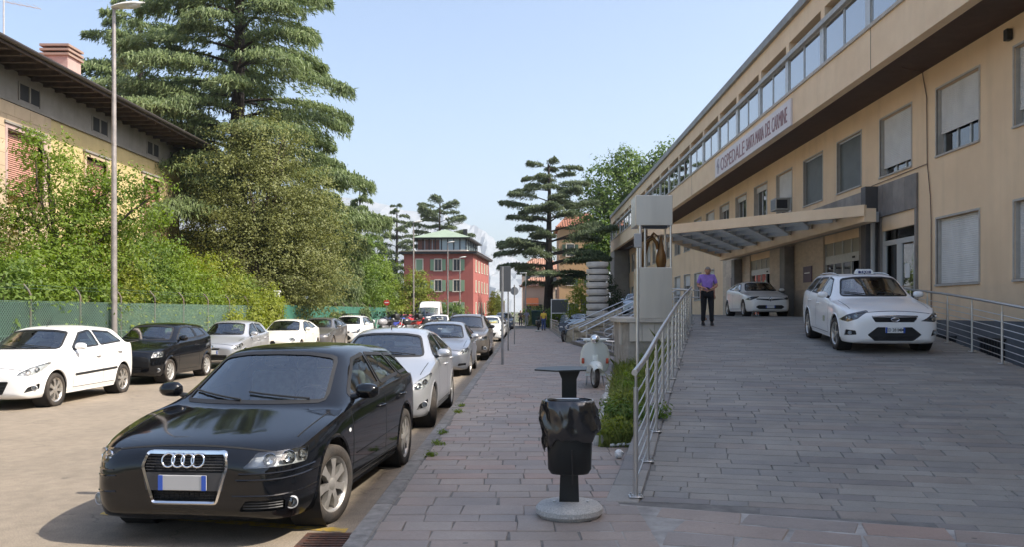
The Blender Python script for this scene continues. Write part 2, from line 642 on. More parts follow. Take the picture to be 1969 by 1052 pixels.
def asphalt():
 m = bpy.data.materials.new('old_asphalt')
 m.use_nodes = True
 nt = m.node_tree
 p = nt.nodes['Principled BSDF']
 L = nt.links.new
 geo = _n(nt, 'ShaderNodeNewGeometry')
 def noise(scale, detail, rough=0.6):
  n = _n(nt, 'ShaderNodeTexNoise')
  n.inputs['Scale'].default_value = scale
  n.inputs['Detail'].default_value = detail
  n.inputs['Roughness'].default_value = rough
  L(geo.outputs['Position'], n.inputs['Vector'])
  return n.outputs['Fac']
 def rng(o, a, b, c, d):
  r = _n(nt, 'ShaderNodeMapRange')
  for k, v in zip(('From Min', 'From Max', 'To Min', 'To Max'), (a, b, c, d)):
   r.inputs[k].default_value = v
  L(o, r.inputs['Value'])
  return r.outputs[0]
 base = _n(nt, 'ShaderNodeMix', data_type='RGBA')
 base.inputs['A'].default_value = (0.272, 0.225, 0.172, 1)
 base.inputs['B'].default_value = (0.215, 0.18, 0.14, 1)
 L(rng(noise(0.35, 6), 0.4, 0.62, 0, 1), base.inputs['Factor'])
 h1 = _n(nt, 'ShaderNodeHueSaturation')
 L(base.outputs['Result'], h1.inputs['Color'])
 mul = _n(nt, 'ShaderNodeMath', operation='MULTIPLY')
 L(rng(noise(95, 3, 0.8), 0.32, 0.68, 0.5, 1.5), mul.inputs[0])
 L(rng(noise(6, 6), 0.35, 0.65, 1.1, 0.88), mul.inputs[1])
 L(mul.outputs[0], h1.inputs['Value'])
 # dark oil drops and patched spots
 vo = _n(nt, 'ShaderNodeTexVoronoi')
 vo.inputs['Scale'].default_value = 0.9
 L(geo.outputs['Position'], vo.inputs['Vector'])
 ad = _n(nt, 'ShaderNodeMath', operation='MULTIPLY_ADD')
 ad.inputs[1].default_value = 0.14
 L(noise(9, 3), ad.inputs[0])
 L(vo.outputs['Distance'], ad.inputs[2])
 mx = _n(nt, 'ShaderNodeMix', data_type='RGBA')
 mx.inputs['B'].default_value = (0.075, 0.068, 0.06, 1)
 L(rng(ad.outputs[0], 0.10, 0.125, 0.55, 0), mx.inputs['Factor'])
 L(h1.outputs[0], mx.inputs['A'])
 # cracks
 vc = _n(nt, 'ShaderNodeTexVoronoi', feature='DISTANCE_TO_EDGE')
 vc.inputs['Scale'].default_value = 0.33
 wv = _n(nt, 'ShaderNodeVectorMath', operation='MULTIPLY_ADD')
 nw = _n(nt, 'ShaderNodeTexNoise')
 nw.inputs['Scale'].default_value = 1.6
 nw.inputs['Detail'].default_value = 6
 L(geo.outputs['Position'], nw.inputs['Vector'])
 wv.inputs[1].default_value = (1.4, 1.4, 0)
 L(nw.outputs['Color'], wv.inputs[0])
 L(geo.outputs['Position'], wv.inputs[2])
 L(wv.outputs[0], vc.inputs['Vector'])
 m2 = _n(nt, 'ShaderNodeMix', data_type='RGBA')
 m2.inputs['B'].default_value = (0.07, 0.063, 0.055, 1)
 c1 = rng(vc.outputs['Distance'], 0.0, 0.006, 0.55, 0)
 cm = _n(nt, 'ShaderNodeMath', operation='MULTIPLY')
 L(c1, cm.inputs[0])
 L(rng(noise(0.5, 2), 0.5, 0.6, 0, 1), cm.inputs[1])
 L(cm.outputs[0], m2.inputs['Factor'])
 L(mx.outputs['Result'], m2.inputs['A'])
 L(m2.outputs['Result'], p.inputs['Base Color'])
 p.inputs['Roughness'].default_value = 0.85
 p.inputs['Specular IOR Level'].default_value = 0.3
 bp = _n(nt, 'ShaderNodeBump')
 bp.inputs['Strength'].default_value = 0.45
 bp.inputs['Distance'].default_value = 0.01
 L(noise(120, 4, 0.7), bp.inputs['Height'])
 L(bp.outputs[0], p.inputs['Normal'])
 return m
M_ASPH = asphalt()
# ground sheet, road, courtyard
MB().quad((-2590, -640, -0.3), (2590, -640, -0.3), (2590, 4250, -0.3), (-2590, 4250, -0.3)).build(
 'ground', mat('ground_soil', (0.12, 0.125, 0.07), 0.95, var=0.4, vscale=0.05), kind='structure')
MB().box(-10.75, -1.262, -16, 135, -0.25, 0).build('road', M_ASPH, kind='structure')
MB().box(-1.262, 11.0, 118, 126, -0.25, 0.0).build('side_road', M_ASPH, kind='structure')
MB().box(-11.25, -10.752, -16, 112, -0.25, 0.08).build('fence_footing', M_CONC, kind='structure')
# yellow bay marking, drain
M_YEL = mat('yellow_paint', (0.55, 0.36, 0.05), 0.7, var=0.55, vscale=14, col2=(0.26, 0.215, 0.15), lo=0.45, hi=0.62)
MB().quad((-3.62, 7.22, 0.004), (-3.60, 7.10, 0.004), (-1.40, 6.52, 0.004), (-1.40, 6.65, 0.004)).build(
 'bay_marking', M_YEL, kind='structure')
M_WORN = mat('worn_white_paint', (0.42, 0.40, 0.36), 0.8, col2=(0.24, 0.215, 0.18), vscale=7, lo=0.42, hi=0.6)
g = empty('drain_grate', (-1.47, 6.22, 0.0), label='rusty slotted drain grate in the road at the kerb', cat='drain')
fr = MB()
fr.box(-0.21, 0.19, -0.26, -0.22, 0.003, 0.014)
fr.box(-0.21, 0.19, 0.22, 0.26, 0.003, 0.014)
fr.box(-0.21, -0.17, -0.22, 0.22, 0.003, 0.014)
fr.box(0.15, 0.19, -0.22, 0.22, 0.003, 0.014)
M_RUST = mat('rusty_iron', (0.13, 0.055, 0.035), 0.75, metal=0.3, col2=(0.06, 0.045, 0.04), vscale=20, bump=0.4)
fr.build('frame', M_RUST, g)
MB().quad((-0.17, -0.22, 0.003), (0.15, -0.22, 0.003), (0.15, 0.22, 0.003), (-0.17, 0.22, 0.003)).build(
 'shaft', mat('drain_dark', (0.012, 0.011, 0.01), 0.9), g)
sl = MB().box(-0.17, 0.15, -0.016, 0.016, 0.004, 0.013).mesh('bar', M_RUST)
for i in range(7):
 put('bar', sl, g, (0, -0.19 + i * 0.0633, 0))
# kerb of single stones
kerb = MB().box(-1.26, -1.10, -4, 118, -0.25, 0.10).build('kerb', M_CONC, kind='structure')
km = MB().bbox((0, 0, 0), (0.158, 0.985, 0.10), 0.012, seg=1).mesh('kerb_stone', M_KERB)
y = 2.0
i = 0
while y < 75:
 put('kerb_stone', km, kerb, (-1.18 + random.uniform(-.003, .003), y + 0.5, SW - 0.05 + random.uniform(-.004, .002)), (0, 0, random.uniform(-.004, .004)))
 y += 1.0
MB().box(-1.258, -1.102, 75.0, 118, 0.1, SW).build('kerb_stone', M_KERB, kerb, kind='stuff')
# ---- stone pieces: unit slabs with uneven outlines, scaled per piece
def slab_variants(matl, n, jag):
 out = []
 for k in range(n):
  rr = random.Random(100 + k)
  pts = []
  for (cx, cy) in ((-.5, -.5), (.5, -.5), (.5, .5), (-.5, .5)):
   pts.append((cx + rr.uniform(-jag, jag) * 0.5, cy + rr.uniform(-jag, jag)))
  b = MB()
  ins = 0.02
  top = [(x * (1 - ins), y * (1 - 2 * ins), 0) for x, y in pts]
  mid = [(x, y, -0.25) for x, y in pts]
  low = [(x, y, -1) for x, y in pts]
  b.loft([low, mid, top], caps=True)
  out.append(b.mesh('paving_stone', matl))
 return out
def right_edge(y):
 return interp([(5.0, 6), (7.05, 0.68), (7.06, 0.78), (9.93, 1.42), (9.95, 0.88), (27, 2.85), (28.5, 3.25), (41.6, 2.25), (42, 2.1), (80, 2.1)], y)
# base sheets of the pavement
sw_pts = [(-1.10, -4), (6.5, -4), (6.5, 5.05), (0.95, 7.06), (1.6, 9.98), (0.95, 9.99), (2.95, 27), (3.35, 28.5), (2.3, 41.6), (2.15, 118), (-1.10, 118)]
sidewalk = MB().prism([(x, y, -0.25) for x, y in sw_pts], (0, 0, 0.25 + SW - 0.008)).build('sidewalk', M_MORTAR, kind='structure')
SV = slab_variants(M_PAVE, 6, 0.05)
pieces = []
y = 2.6
row = 0
while y < 76:
 d = random.uniform(0.22, 0.32) if y < 40 else 0.34
 x = -1.095 - random.uniform(0, 0.4)
 xr = right_edge(y + d / 2)
 if y < 7.0:
  xr = min(xr, 0.62 + 0.3)
 while x < xr - 0.08:
  w = random.uniform(0.27, 0.56)
  x0 = max(x, -1.095)
  x1 = min(x + w, xr)
  if xr - x1 < 0.15:
   x1 = xr
  if x1 - x0 > 0.06:
   pieces.append(((x0 + x1) / 2, y + d / 2, x1 - x0 - 0.008, d - 0.008))
  x = x1 if x1 == xr else x + w
 y += d
 row += 1
pieces.sort(key=lambda p: p[0] ** 2 + p[1] ** 2 if p[1] > 5.2 else 1e6)
def slab_at(k, x, y, w, d, z, parent, SVs, rot=0.0, tilt=0.0):
 o = put('paving_stone', SVs[k % len(SVs)], parent, (x, y, z), (tilt, random.uniform(-.003, .003), rot))
 o.scale = (w, d, 0.03)
 return o
def joined_slabs(lst, parent, matl, zf, frame=False):
 b = MB()
 for (x, y, w, d) in lst:
  if frame:
   c = [st(y + b2 * d / 2, x + a * w / 2) + (zf(y + b2 * d / 2),) for a, b2 in ((-1, -1), (1, -1), (1, 1), (-1, 1))]
  else:
   c = [(x + a * w / 2, y + b2 * d / 2, zf(y)) for a, b2 in ((-1, -1), (1, -1), (1, 1), (-1, 1))]
  dz = random.uniform(-.002, .002)
  b.prism([(p[0], p[1], p[2] - 0.02) for p in c], (0, 0, 0.02 + dz))
 return b.build('paving_stone', matl, parent, kind='stuff')
for k, (x, y, w, d) in enumerate(pieces[:255]):
 slab_at(k + random.randrange(6), x, y, w, d, SW + random.uniform(-.003, .003), sidewalk, SV, tilt=random.uniform(-.004, .004))
joined_slabs(pieces[255:], sidewalk, M_PAVE, lambda y: SW)
# big irregular slabs in front of the ramp, pale joints
MB().prism([(0.66, 7.04, SW - 0.03), (0.4, 5.0, SW - 0.03), (6.4, 5.0, SW - 0.03), (6.4, 5.09, SW - 0.03)], (0, 0, 0.025)).build(
 'mortar_bed', M_LIGHTMORTAR, sidewalk)
SV2 = slab_variants(M_PAVE, 7, 0.09)
QX, QY = 0.9445, -0.3286
for r in range(5):
 u = -0.05 + random.uniform(-0.3, 0)
 off = -0.19 - r * 0.37
 while u < 5.6:
  w = random.uniform(0.45, 0.85)
  cx = 0.66 + (u + w / 2) * QX - off * QY
  cy = 7.04 + (u + w / 2) * QY + off * QX
  u += w
  if cy > 5.1 and cx - w / 2 > 0.62 - 0.05 and cx < 6.1:
   slab_at(random.randrange(7), cx, cy, w - 0.034, 0.332, SW + random.uniform(-.001, .006), sidewalk, SV2, rot=math.atan2(QY, QX) + random.uniform(-.02, .02))
# ---- ramp: base body and stone courses
rb = MB()
ss = [0.001] + [0.5 * i for i in range(1, 43)] + [21.5]
rings = []
for s_ in ss:
 z = ramp_z(s_) - 0.012
 a = st(s_ if s_ > 0.5 else s_, 0)
 tn = 0.0
 e = st(s_, 6.0)
 if s_ == 0.001:
  e = st(-0.78, 6.0)
  rings.append([(a[0], a[1], -0.2), (e[0], e[1], -0.2), (e[0], e[1], ramp_z(-0.7) - 0.004), (a[0], a[1], z)])
 else:
  rings.append([(a[0], a[1], -0.2), (e[0], e[1], -0.2), (e[0], e[1], z), (a[0], a[1], z)])
ramp = rb.loft(rings).build('ramp', M_MORTAR, kind='structure')
SV3 = slab_variants(M_RAMP, 6, 0.03)
rp = []
s_ = -0.76
while s_ < 21.4:
 d = random.uniform(0.155, 0.235) if s_ < 14 else 0.26
 t0 = max(0.30, (-s_) / 0.128) if s_ < 0 else 0.30
 t = t0 - random.uniform(0, .5)
 while t < 5.95:
  w = random.uniform(0.30, 0.80)
  a, b = max(t, t0), min(t + w, 5.99)
  if b - a > 0.07:
   rp.append(((a + b) / 2, s_ + d / 2, b - a - 0.006, d - 0.006))
  t += w
 if s_ > 0:
  pass
 s_ += d
s_ = 0.02
while s_ < 21.3:                                        # border course along the left edge
 rp.append((0.145, s_ + 0.29, 0.28, 0.57))
 s_ += 0.58
vis = [p for p in rp if (lambda q: abs(q[0] / q[1]) < 0.66)(st(p[1], p[0]))]
vis.sort(key=lambda p: st(p[1], p[0])[1])
rest = [p for p in rp if p not in set(vis[:295])]
for k, (t, s_, w, d) in enumerate(vis[:295]):
 x, y = st(s_, t)
 sl_ = math.atan((ramp_z(s_ + .1) - ramp_z(s_ - .1)) / .2)
 o = slab_at(k + random.randrange(6), x, y, w, d, ramp_z(s_) + random.uniform(-.002, .002), ramp, SV3)
 o.rotation_euler = (sl_, 0, math.atan2(-AX, AY))
joined_slabs(rest, ramp, M_RAMP, ramp_z, frame=True)
# ---- terrace in front of the hospital entrance
tp = [(5.38, 28.02), (11.0, 26.76), (11.0, 95), (5.38, 95)]
MB().prism([(x, y, -0.2) for x, y in tp], (0, 0, 1.725)).build('terrace', M_RAMP, kind='structure')
MB().prism([(x, y, -0.25) for x, y in [(2.16, 42.05), (5.37, 42.05), (5.37, 95), (2.16, 118)]], (0, 0, 0.35)).build('verge', M_EARTH, kind='structure')
# sunken yard between ramp and hospital
MB().prism([st(s, 6.02) + (-0.25,) for s in (-3.0, 20.5)] + [(10.98, 25.6, -0.25), (10.98, -2, -0.25), (6.6, -2, -0.25)], (0, 0, 0.26)).build(
 'yard', mat('yard_concrete', (0.20, 0.195, 0.185), 0.9, var=0.4, vscale=1.5), kind='structure')
# ---- grass bank between pavement and ramp
gb = MB()
rings = []
BANK = []
for i in range(40):
 y = 9.95 + i * (27.9 - 9.95) / 39
 xl = right_edge(y) - 0.02
 s0 = (y - OY) / AY
 xr = OX + s0 * AX - 0.004
 zr = max(SW + 0.05, ramp_z(s0) - 0.10)
 if xr < xl + 0.12:
  xr = xl + 0.12
 row_ = []
 for j in range(9):
  f = j / 8
  z = lerp(SW + 0.01, zr, f ** 0.8) + (0.03 * math.sin(y * 2.1 + j * 1.7) * math.sin(j * 0.9) if 0 < j < 8 else 0)
  row_.append((lerp(xl, xr, f), y, z))
 if not BANK:
  BANK.append([(p[0], p[1] - .03, SW - .01) for p in row_])
 BANK.append(row_)
gb.loft(BANK, closed=False, caps=False)
gb.build('grass_bank', M_EARTH, smooth=60, kind='structure')
# ================================================================== hospital
M_PEACH = mat('peach_render', (0.84, 0.62, 0.40), 0.9, var=0.14, vscale=0.7, col2=(0.76, 0.55, 0.35), bump=0.12, bscale=90, streak=0.2)
M_PEACH2 = mat('peach_fascia', (0.85, 0.65, 0.44), 0.85, var=0.1, vscale=1.1, col2=(0.78, 0.58, 0.385), bump=0.1, bscale=90, streak=0.12)
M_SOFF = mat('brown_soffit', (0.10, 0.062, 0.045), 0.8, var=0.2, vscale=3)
M_ALU = mat('aluminium', (0.55, 0.55, 0.54), 0.45, metal=0.5, var=0.15, vscale=6)
M_TRIM = mat('pale_trim', (0.50, 0.455, 0.40), 0.75, var=0.15, vscale=5)
M_SHUT = mat('roller_shutter', (0.70, 0.68, 0.64), 0.6, var=0.12, vscale=2, streak=0.2)
M_SCREEN = mat('dark_screen', (0.11, 0.115, 0.10), 0.5, var=0.25, vscale=2, streak=0.3)
M_CLAD = mat('grey_stone_cladding', (0.21, 0.185, 0.165), 0.65, var=0.4, vscale=2.2, col2=(0.30, 0.26, 0.225), rnd=0.16, bump=0.1)
M_TRAV = mat('travertine', (0.56, 0.45, 0.34), 0.6, col2=(0.45, 0.36, 0.27), vscale=2.5, rnd=0.1, stretch=(1, 1, 3))
M_PLINTH = mat('grey_plinth', (0.16, 0.165, 0.17), 0.85, var=0.3, vscale=1.5, streak=0.3)
M_COPING = mat('zinc_coping', (0.34, 0.33, 0.31), 0.6, metal=0.3, var=0.3, vscale=2)
M_DARK = mat('dark_room', (0.03, 0.03, 0.032), 0.8)
M_ROOMWALL = mat('room_wall', (0.32, 0.33, 0.33), 0.8, var=0.2, vscale=0.8)
M_WINGLASS = glass('window_glass', (0.30, 0.34, 0.34), 0.10)
M_SKYGLASS = glass('loggia_glass', (0.30, 0.36, 0.38), 0.32)
M_WHITE = mat('white_plastic', (0.72, 0.72, 0.70), 0.45, var=0.08, vscale=4)
M_STEEL = mat('stainless_steel', (0.60, 0.59, 0.58), 0.32, metal=0.9)
XW, XF = 11.0, 9.36
Y0H, Y1H = -32.0, 92.0
PITCH, WW = 3.57, 2.10
HB = Vector((11, 30, 0))
hosp = empty('hospital_building', HB, label='long peach hospital block with glazed top loggia and overhanging roof', cat='building')
def hb(m, name, matl, parent=None, smooth=None, **kw):
 """build with world coordinates below an empty at HB"""
 return m.build(name, matl, parent or hosp, smooth, loc=-HB if parent is None else None, **kw)
wins = [20.35 + PITCH * k for k in range(-14, 20)]
ENT0, ENT1 = 23.5, 46.6
low = [w for w in wins if not (ENT0 - 1.2 < w < ENT1)]
wall = MB()
T = 0.42
def band(z0, z1, ya=Y0H, yb=Y1H):
 wall.box(XW, XW + T, ya, yb, z0, z1)
def piers(ws, z0, z1, ya, yb):
 y = ya
 for w in ws:
  if w > y:
   wall.box(XW, XW + T, y, w, z0, z1)
  y = w + WW
 if y < yb:
  wall.box(XW, XW + T, y, yb, z0, z1)
band(7.67, 8.6)
band(4.21, 5.9)
piers(wins, 5.9, 7.67, Y0H, Y1H)
piers([w for w in low if w < ENT0], 2.44, 4.21, Y0H, ENT0)
piers([w for w in low if w > ENT1], 2.44, 4.21, ENT1, Y1H)
band(1.5, 2.44, Y0H, ENT0)
band(1.5, 2.44, ENT1, Y1H)
hb(wall, 'wall', M_PEACH)
pl = MB()
pl.box(XW - 0.03, XW + T, Y0H, 26.3, -0.3, 1.5)
plinth = hb(pl, 'plinth', M_PLINTH)
# basement grilles in the plinth
gm = MB()
for i in range(9):
 gm.box(-0.025, 0.0, i * 0.12, i * 0.12 + 0.05, 0, 0.5)
gm.box(-0.03, 0, -0.05, 1.12, 0.5, 0.55)
gm.box(-0.03, 0, -0.05, 1.12, -0.05, 0)
gm = gm.mesh('grille', mat('grille_iron', (0.02, 0.02, 0.022), 0.5))
dm = MB().quad((-0.004, 0, 0), (-0.004, 1.07, 0), (-0.004, 1.07, 0.5), (-0.004, 0, 0.5)).mesh('opening', M_DARK)
for y in (10.4, 12.6, 14.8, 17.0, 19.2, 21.4, 23.6):
 g = put('grille', gm, hosp, Vector((XW - 0.032, y, 0.55)) - HB)
 put('opening', dm, g)
# interior backing so that panes show dim rooms
bk = MB()
bk.box(XW + 2.6, XW + 2.7, Y0H, Y1H, -0.2, 12)
for z in (1.4, 5.0, 8.3):
 bk.box(XW + T, XW + 2.6, Y0H, Y1H, z, z + 0.12)
hb(bk, 'rooms', M_ROOMWALL)
eb = MB()
eb.box(XF, XW + 9, Y0H - 0.4, Y0H - 0.002, -0.2, 12.0)
M_ENDW = mat('end_wall_render', (0.36, 0.335, 0.30), 0.9, var=0.2, vscale=1)
hb(MB().box(XF, XW + 9, Y1H + 0.002, Y1H + 0.4, -0.2, 12.0), 'end_wall', M_ENDW)
hb(MB().box(XF + 0.05, XW - 0.01, Y1H - 3.2, Y1H, -0.2, 8.30), 'wing_wall', M_ENDW)
hb(eb, 'end_wall', M_ENDW)
# --- windows: shared meshes (origin at lower near corner of the opening, +Y along the wall, +X into it)
H1 = 1.77
f = MB()
x0, x1 = 0.17, 0.23
f.box(x0, x1, 0, WW, 0, 0.07)
f.box(x0, x1, 0, WW, H1 - 0.07, H1)
for a in (0, WW - 0.07):
 f.box(x0, x1, a, a + 0.07, 0.07, H1 - 0.07)
for a in (0.72, 1.35):
 f.box(x0, x1, a - 0.03, a + 0.03, 0.07, H1 - 0.07)
ME_WF = f.mesh('window', M_ALU)
ME_PANE = MB().box(0.2, 0.206, 0.07, WW - 0.07, 0.07, H1 - 0.07).mesh('pane', M_WINGLASS)
s = MB()
s.box(-0.05, 0.17, -0.04, WW + 0.04, -0.05, 0.0)
ME_SILL = s.mesh('sill', M_TRIM)
s = MB()
s.box(-0.02, 0.02, -0.05, 0, 0, H1)
s.box(-0.02, 0.02, WW, WW + 0.05, 0, H1)
s.box(-0.02, 0.02, -0.05, WW + 0.05, H1, H1 + 0.05)
s.box(0.02, 0.16, 0.0, 0.012, 0, H1)
s.box(0.02, 0.16, WW - 0.012, WW, 0, H1)
ME_SUR = s.mesh('surround', M_TRIM)
SH = {}
def shutter_mesh(frac):
 if frac in SH:
  return SH[frac]
 h = frac * (H1 - 0.02)
 n = max(2, int(h / 0.052))
 b = MB()
 prof = []
 for i in range(n):
  z = H1 - 0.01 - h * i / n
  dz = h / n
  prof += [(0.12, z), (0.112, z - dz * 0.35), (0.112, z - dz * 0.75), (0.122, z - dz * 0.88)]
 prof.append((0.12, H1 - 0.01 - h))
 b.loft([[(x, 0.02, z) for x, z in prof], [(x, WW - 0.02, z) for x, z in prof]], closed=False, caps=False)
 b.box(0.108, 0.135, 0.02, WW - 0.02, H1 - 0.05 - h, H1 - 0.01 - h)
 SH[frac] = b.mesh('shutter', M_SHUT)
 return SH[frac]
ME_SCREEN = MB().box(0.09, 0.12, 0.03, WW - 0.03, 0.02, H1 - 0.05).mesh('screen', M_SCREEN)
ME_SCRTOP = MB().box(0.06, 0.13, 0.02, WW - 0.02, H1 - 0.06, H1).mesh('screen_box', M_ALU)
def window(y, z, kind, x=XW):
 w = put('window', ME_WF, hosp, Vector((x, y, z)) - HB)
 put('pane', ME_PANE, w)
 put('sill', ME_SILL, w)
 put('surround', ME_SUR, w)
 if kind == 'screen':
  put('screen', ME_SCREEN, w)
  put('screen_box', ME_SCRTOP, w)
 elif kind:
  put('shutter', shutter_mesh(kind), w)
 return w
for w in wins:
 k = round((w - 20.35) / PITCH)
 kind = {-1: 0.78, 0: 0.66, 1: 0.84, 2: 'screen', 3: 'screen', 4: 0.62, 5: 0.12, 6: 0.12, 7: 0.15, 8: 0.4, 10: 0.7, 12: 0.5, 13: 0.3, 15: 0.8}.get(k, 0.35)
 if k < -3 and k % 3:
  continue
 window(w, 5.9, kind)
for w in low:
 k = round((w - 20.35) / PITCH)
 if k < -3 and k % 3:
  continue
 window(w, 2.44, {-1: 0.97, 0: 0.97, 8: 0.6, 9: 0.3, 11: 0.7}.get(k, 0.4))
# air conditioner in one window
ac = empty('air_conditioner', (XW - 0.02, 34.75, 5.9), label='boxy window air conditioner below a half closed shutter', cat='air conditioner')
b = MB()
b.bbox((-0.30, 0.42, 0.32), (0.62, 0.74, 0.52), 0.02)
b.build('casing', mat('ac_casing', (0.40, 0.385, 0.35), 0.5, var=0.2, vscale=5), ac, 30)
MB().box(-0.56, -0.12, 0.045, 0.053, 0.14, 0.50).build('vent', M_DARK, ac)
MB().box(-0.55, -0.02, 0.2, 0.24, 0.0, 0.06).build('bracket', M_ALU, ac)
MB().box(-0.616, -0.61, 0.12, 0.72, 0.12, 0.52).build('front_grille', mat('ac_grille', (0.16, 0.16, 0.155), 0.5), ac)
# --- overhang, loggia, roof
fa = MB()
fa.box(XF, XF + 0.27, Y0H, Y1H, 8.30, 9.42)
hb(fa, 'fascia', M_PEACH2)
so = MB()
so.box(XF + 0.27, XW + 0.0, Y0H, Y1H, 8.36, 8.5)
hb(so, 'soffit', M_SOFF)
sl = MB()
sl.box(XF - 0.06, XF + 0.30, Y0H, Y1H, 9.42, 9.52)
hb(sl, 'loggia_sill', M_TRIM)
lo = MB()
lo.box(XF + 0.30, XW + T, Y0H, Y1H, 9.30, 9.42)
lo.box(XF + 1.5, XF + 1.6, Y0H, Y1H, 9.52, 11.3)
hb(lo, 'loggia_back', mat('loggia_inner', (0.20, 0.21, 0.215), 0.8, var=0.3, vscale=0.9))
ra = MB()
ra.box(XF - 0.10, XF + 0.18, Y0H, Y1H, 10.72, 10.80)
ra.box(XF - 0.04, XF + 0.16, Y0H, Y1H, 10.80, 10.94)
hb(ra, 'loggia_rail', mat('rail_white_metal', (0.46, 0.45, 0.43), 0.5, var=0.25, vscale=2.5))
ro = MB()
ro.box(XF + 0.04, XF + 0.4, Y0H, Y1H, 11.32, 12.0)
hb(ro, 'roof_beam', M_PEACH2)
cp = MB()
cp.box(XF - 0.10, XF + 0.5, Y0H - 0.1, Y1H + 0.1, 12.0, 12.30)
hb(cp, 'coping', M_COPING)
rs = MB()
rs.box(XF + 0.5, XW + 9, Y0H, Y1H, 12.02, 12.2)
hb(rs, 'roof', mat('roof_felt', (0.2, 0.2, 0.2), 0.9))
pm = MB()
pm.box(0.0, 0.14, -0.16, 0.16, 0.0, 1.20)
ME_POST = pm.mesh('loggia_post', M_ALU)
stb = MB()
stb.box(0.03, 0.36, -0.17, 0.17, 1.42, 1.80)
ME_STUB = stb.mesh('stub_post', M_PEACH2)
pn = MB().box(0.05, 0.06, -0.76, 0.76, 0.02, 1.19)
ME_LPANE = pn.mesh('loggia_pane', M_SKYGLASS)
fr_ = MB()
for a in (-0.78, 0.75):
 fr_.box(0.03, 0.08, a, a + 0.03, 0, 1.2)
fr_.box(0.03, 0.08, -0.75, 0.75, 0, 0.03)
fr_.box(0.03, 0.08, -0.75, 0.75, 1.17, 1.2)
ME_LFR = fr_.mesh('pane_frame', M_ALU)
cu_ = MB()
prof = [(0.9 + 0.03 * math.sin(i * 1.3), -0.6 + i * 0.06) for i in range(20)]
cu_.loft([[(x, y, 0.05) for x, y in prof], [(x, y, 1.7) for x, y in prof]], closed=False, caps=False)
ME_CURT = cu_.mesh('curtain', mat('curtain_cloth', (0.55, 0.56, 0.55), 0.9))
k = 0
y = 22.97 - 3.55 * 8
while y < Y1H - 1:
 B = Vector((XF, y, 9.52)) - HB
 put('loggia_post', ME_POST, hosp, B)
 put('stub_post', ME_STUB, hosp, B)
 for j, dy in enumerate((0.16 + 0.82, 0.16 + 2.42)):
  if y + dy < Y1H - 0.8 and y > -8:
   p_ = put('loggia_pane', ME_LPANE, hosp, B + Vector((0, dy, 0)))
   put('pane_frame', ME_LFR, p_)
   if (k * 7 + j * 3) % 5 < 2:
    put('curtain', ME_CURT, p_)
 y += 3.55
 k += 1
# expansion joints and drip cables on the fascia
jm = MB().box(-0.006, 0, -0.012, 0.012, 0, 1.12).mesh('expansion_joint', mat('joint_dark', (0.10, 0.085, 0.07), 0.9))
for y in (22.75, 47.2, 70.0, -2.0):
 put('expansion_joint', jm, hosp, Vector((XF - 0.001, y, 8.30)) - HB)
# cable down the wall
c = MB()
c.tube([(10.2, 22.75, 8.35), (10.97, 23.2, 8.35), (10.97, 23.12, 8.1), (10.97, 22.95, 7.6), (10.97, 22.92, 5.8), (10.97, 22.75, 4.9), (10.97, 22.7, 4.2), (10.97, 22.7, 1.5)], 0.014, 5)
c.tube([(10.97, 22.92, 5.78), (10.97, 26.6, 5.72)], 0.012, 5)
hb(c, 'cable', mat('cable_brown', (0.16, 0.10, 0.075), 0.7))
lamp = MB()
lamp.bbox((10.92, 19.0, 8.0), (0.14, 0.16, 0.26), 0.02)
hb(lamp, 'wall_lamp', mat('lamp_dark', (0.03, 0.03, 0.03), 0.5))
# --- entrance: stone cladding, doors, glazing, pillars
clad = empty('entrance_front', (XW, 30, 1.5), parent=None)
clad.parent = hosp
clad.location = Vector((XW, 30, 1.5)) - HB
CB = Vector((XW, 30, 1.5))
def cbuild(m, name, matl, **kw):
 return m.build(name, matl, clad, loc=-CB, **kw)
cbuild(MB().box(XW + 0.0, XW + T, ENT0, ENT1, 4.66, 5.64).box(XW, XW + T, ENT0, 23.62, 1.5, 4.66).box(XW, XW + T, 25.9, 27.5, 1.5, 4.66)
  .box(XW, XW + T, 30.85, 37.6, 1.5, 4.66).box(XW, XW + T, 40.95, ENT1, 1.5, 4.66), 'backing', M_CLAD)
for (ya, yb, za, zb, mm) in [(ENT0, 46.5, 4.66, 5.64, M_CLAD), (ENT0, 23.62, 1.5, 4.66, M_CLAD), (25.9, 27.55, 1.5, 4.66, M_CLAD),
        (30.85, 34.0, 1.5, 4.66, M_TRAV), (34.0, 37.6, 1.5, 4.66, M_TRAV), (40.95, 46.5, 1.5, 4.66, M_TRAV)]:
 ny = max(1, round((yb - ya) / 0.75))
 nz = max(1, round((zb - za) / 1.0))
 for a in range(ny):
  for b_ in range(nz):
   y0, y1 = lerp(ya, yb, a / ny) + 0.003, lerp(ya, yb, (a + 1) / ny) - 0.003
   z0, z1 = lerp(za, zb, b_ / nz) + 0.003, lerp(za, zb, (b_ + 1) / nz) - 0.003
   cbuild(MB().box(XW - 0.06 + random.uniform(-.002, .002), XW - 0.002, y0, y1, z0, z1), 'stone_panel', mm)
# fin with down pipe
cbuild(MB().box(10.55, 10.935, 26.05, 26.4, 1.4, 5.63), 'fin_wall', mat('shaded_fin_stone', (0.10, 0.092, 0.088), 0.6, var=0.3, vscale=2))  # dark base colour holds the shade on the fin's near face
cbuild(MB().tube([(10.74, 25.95, 1.5), (10.74, 25.95, 4.5)], 0.07, 12).box(10.6, 10.88, 25.82, 26.04, 4.5, 4.82), 'down_pipe', mat('grey_pipe', (0.36, 0.355, 0.34), 0.5))
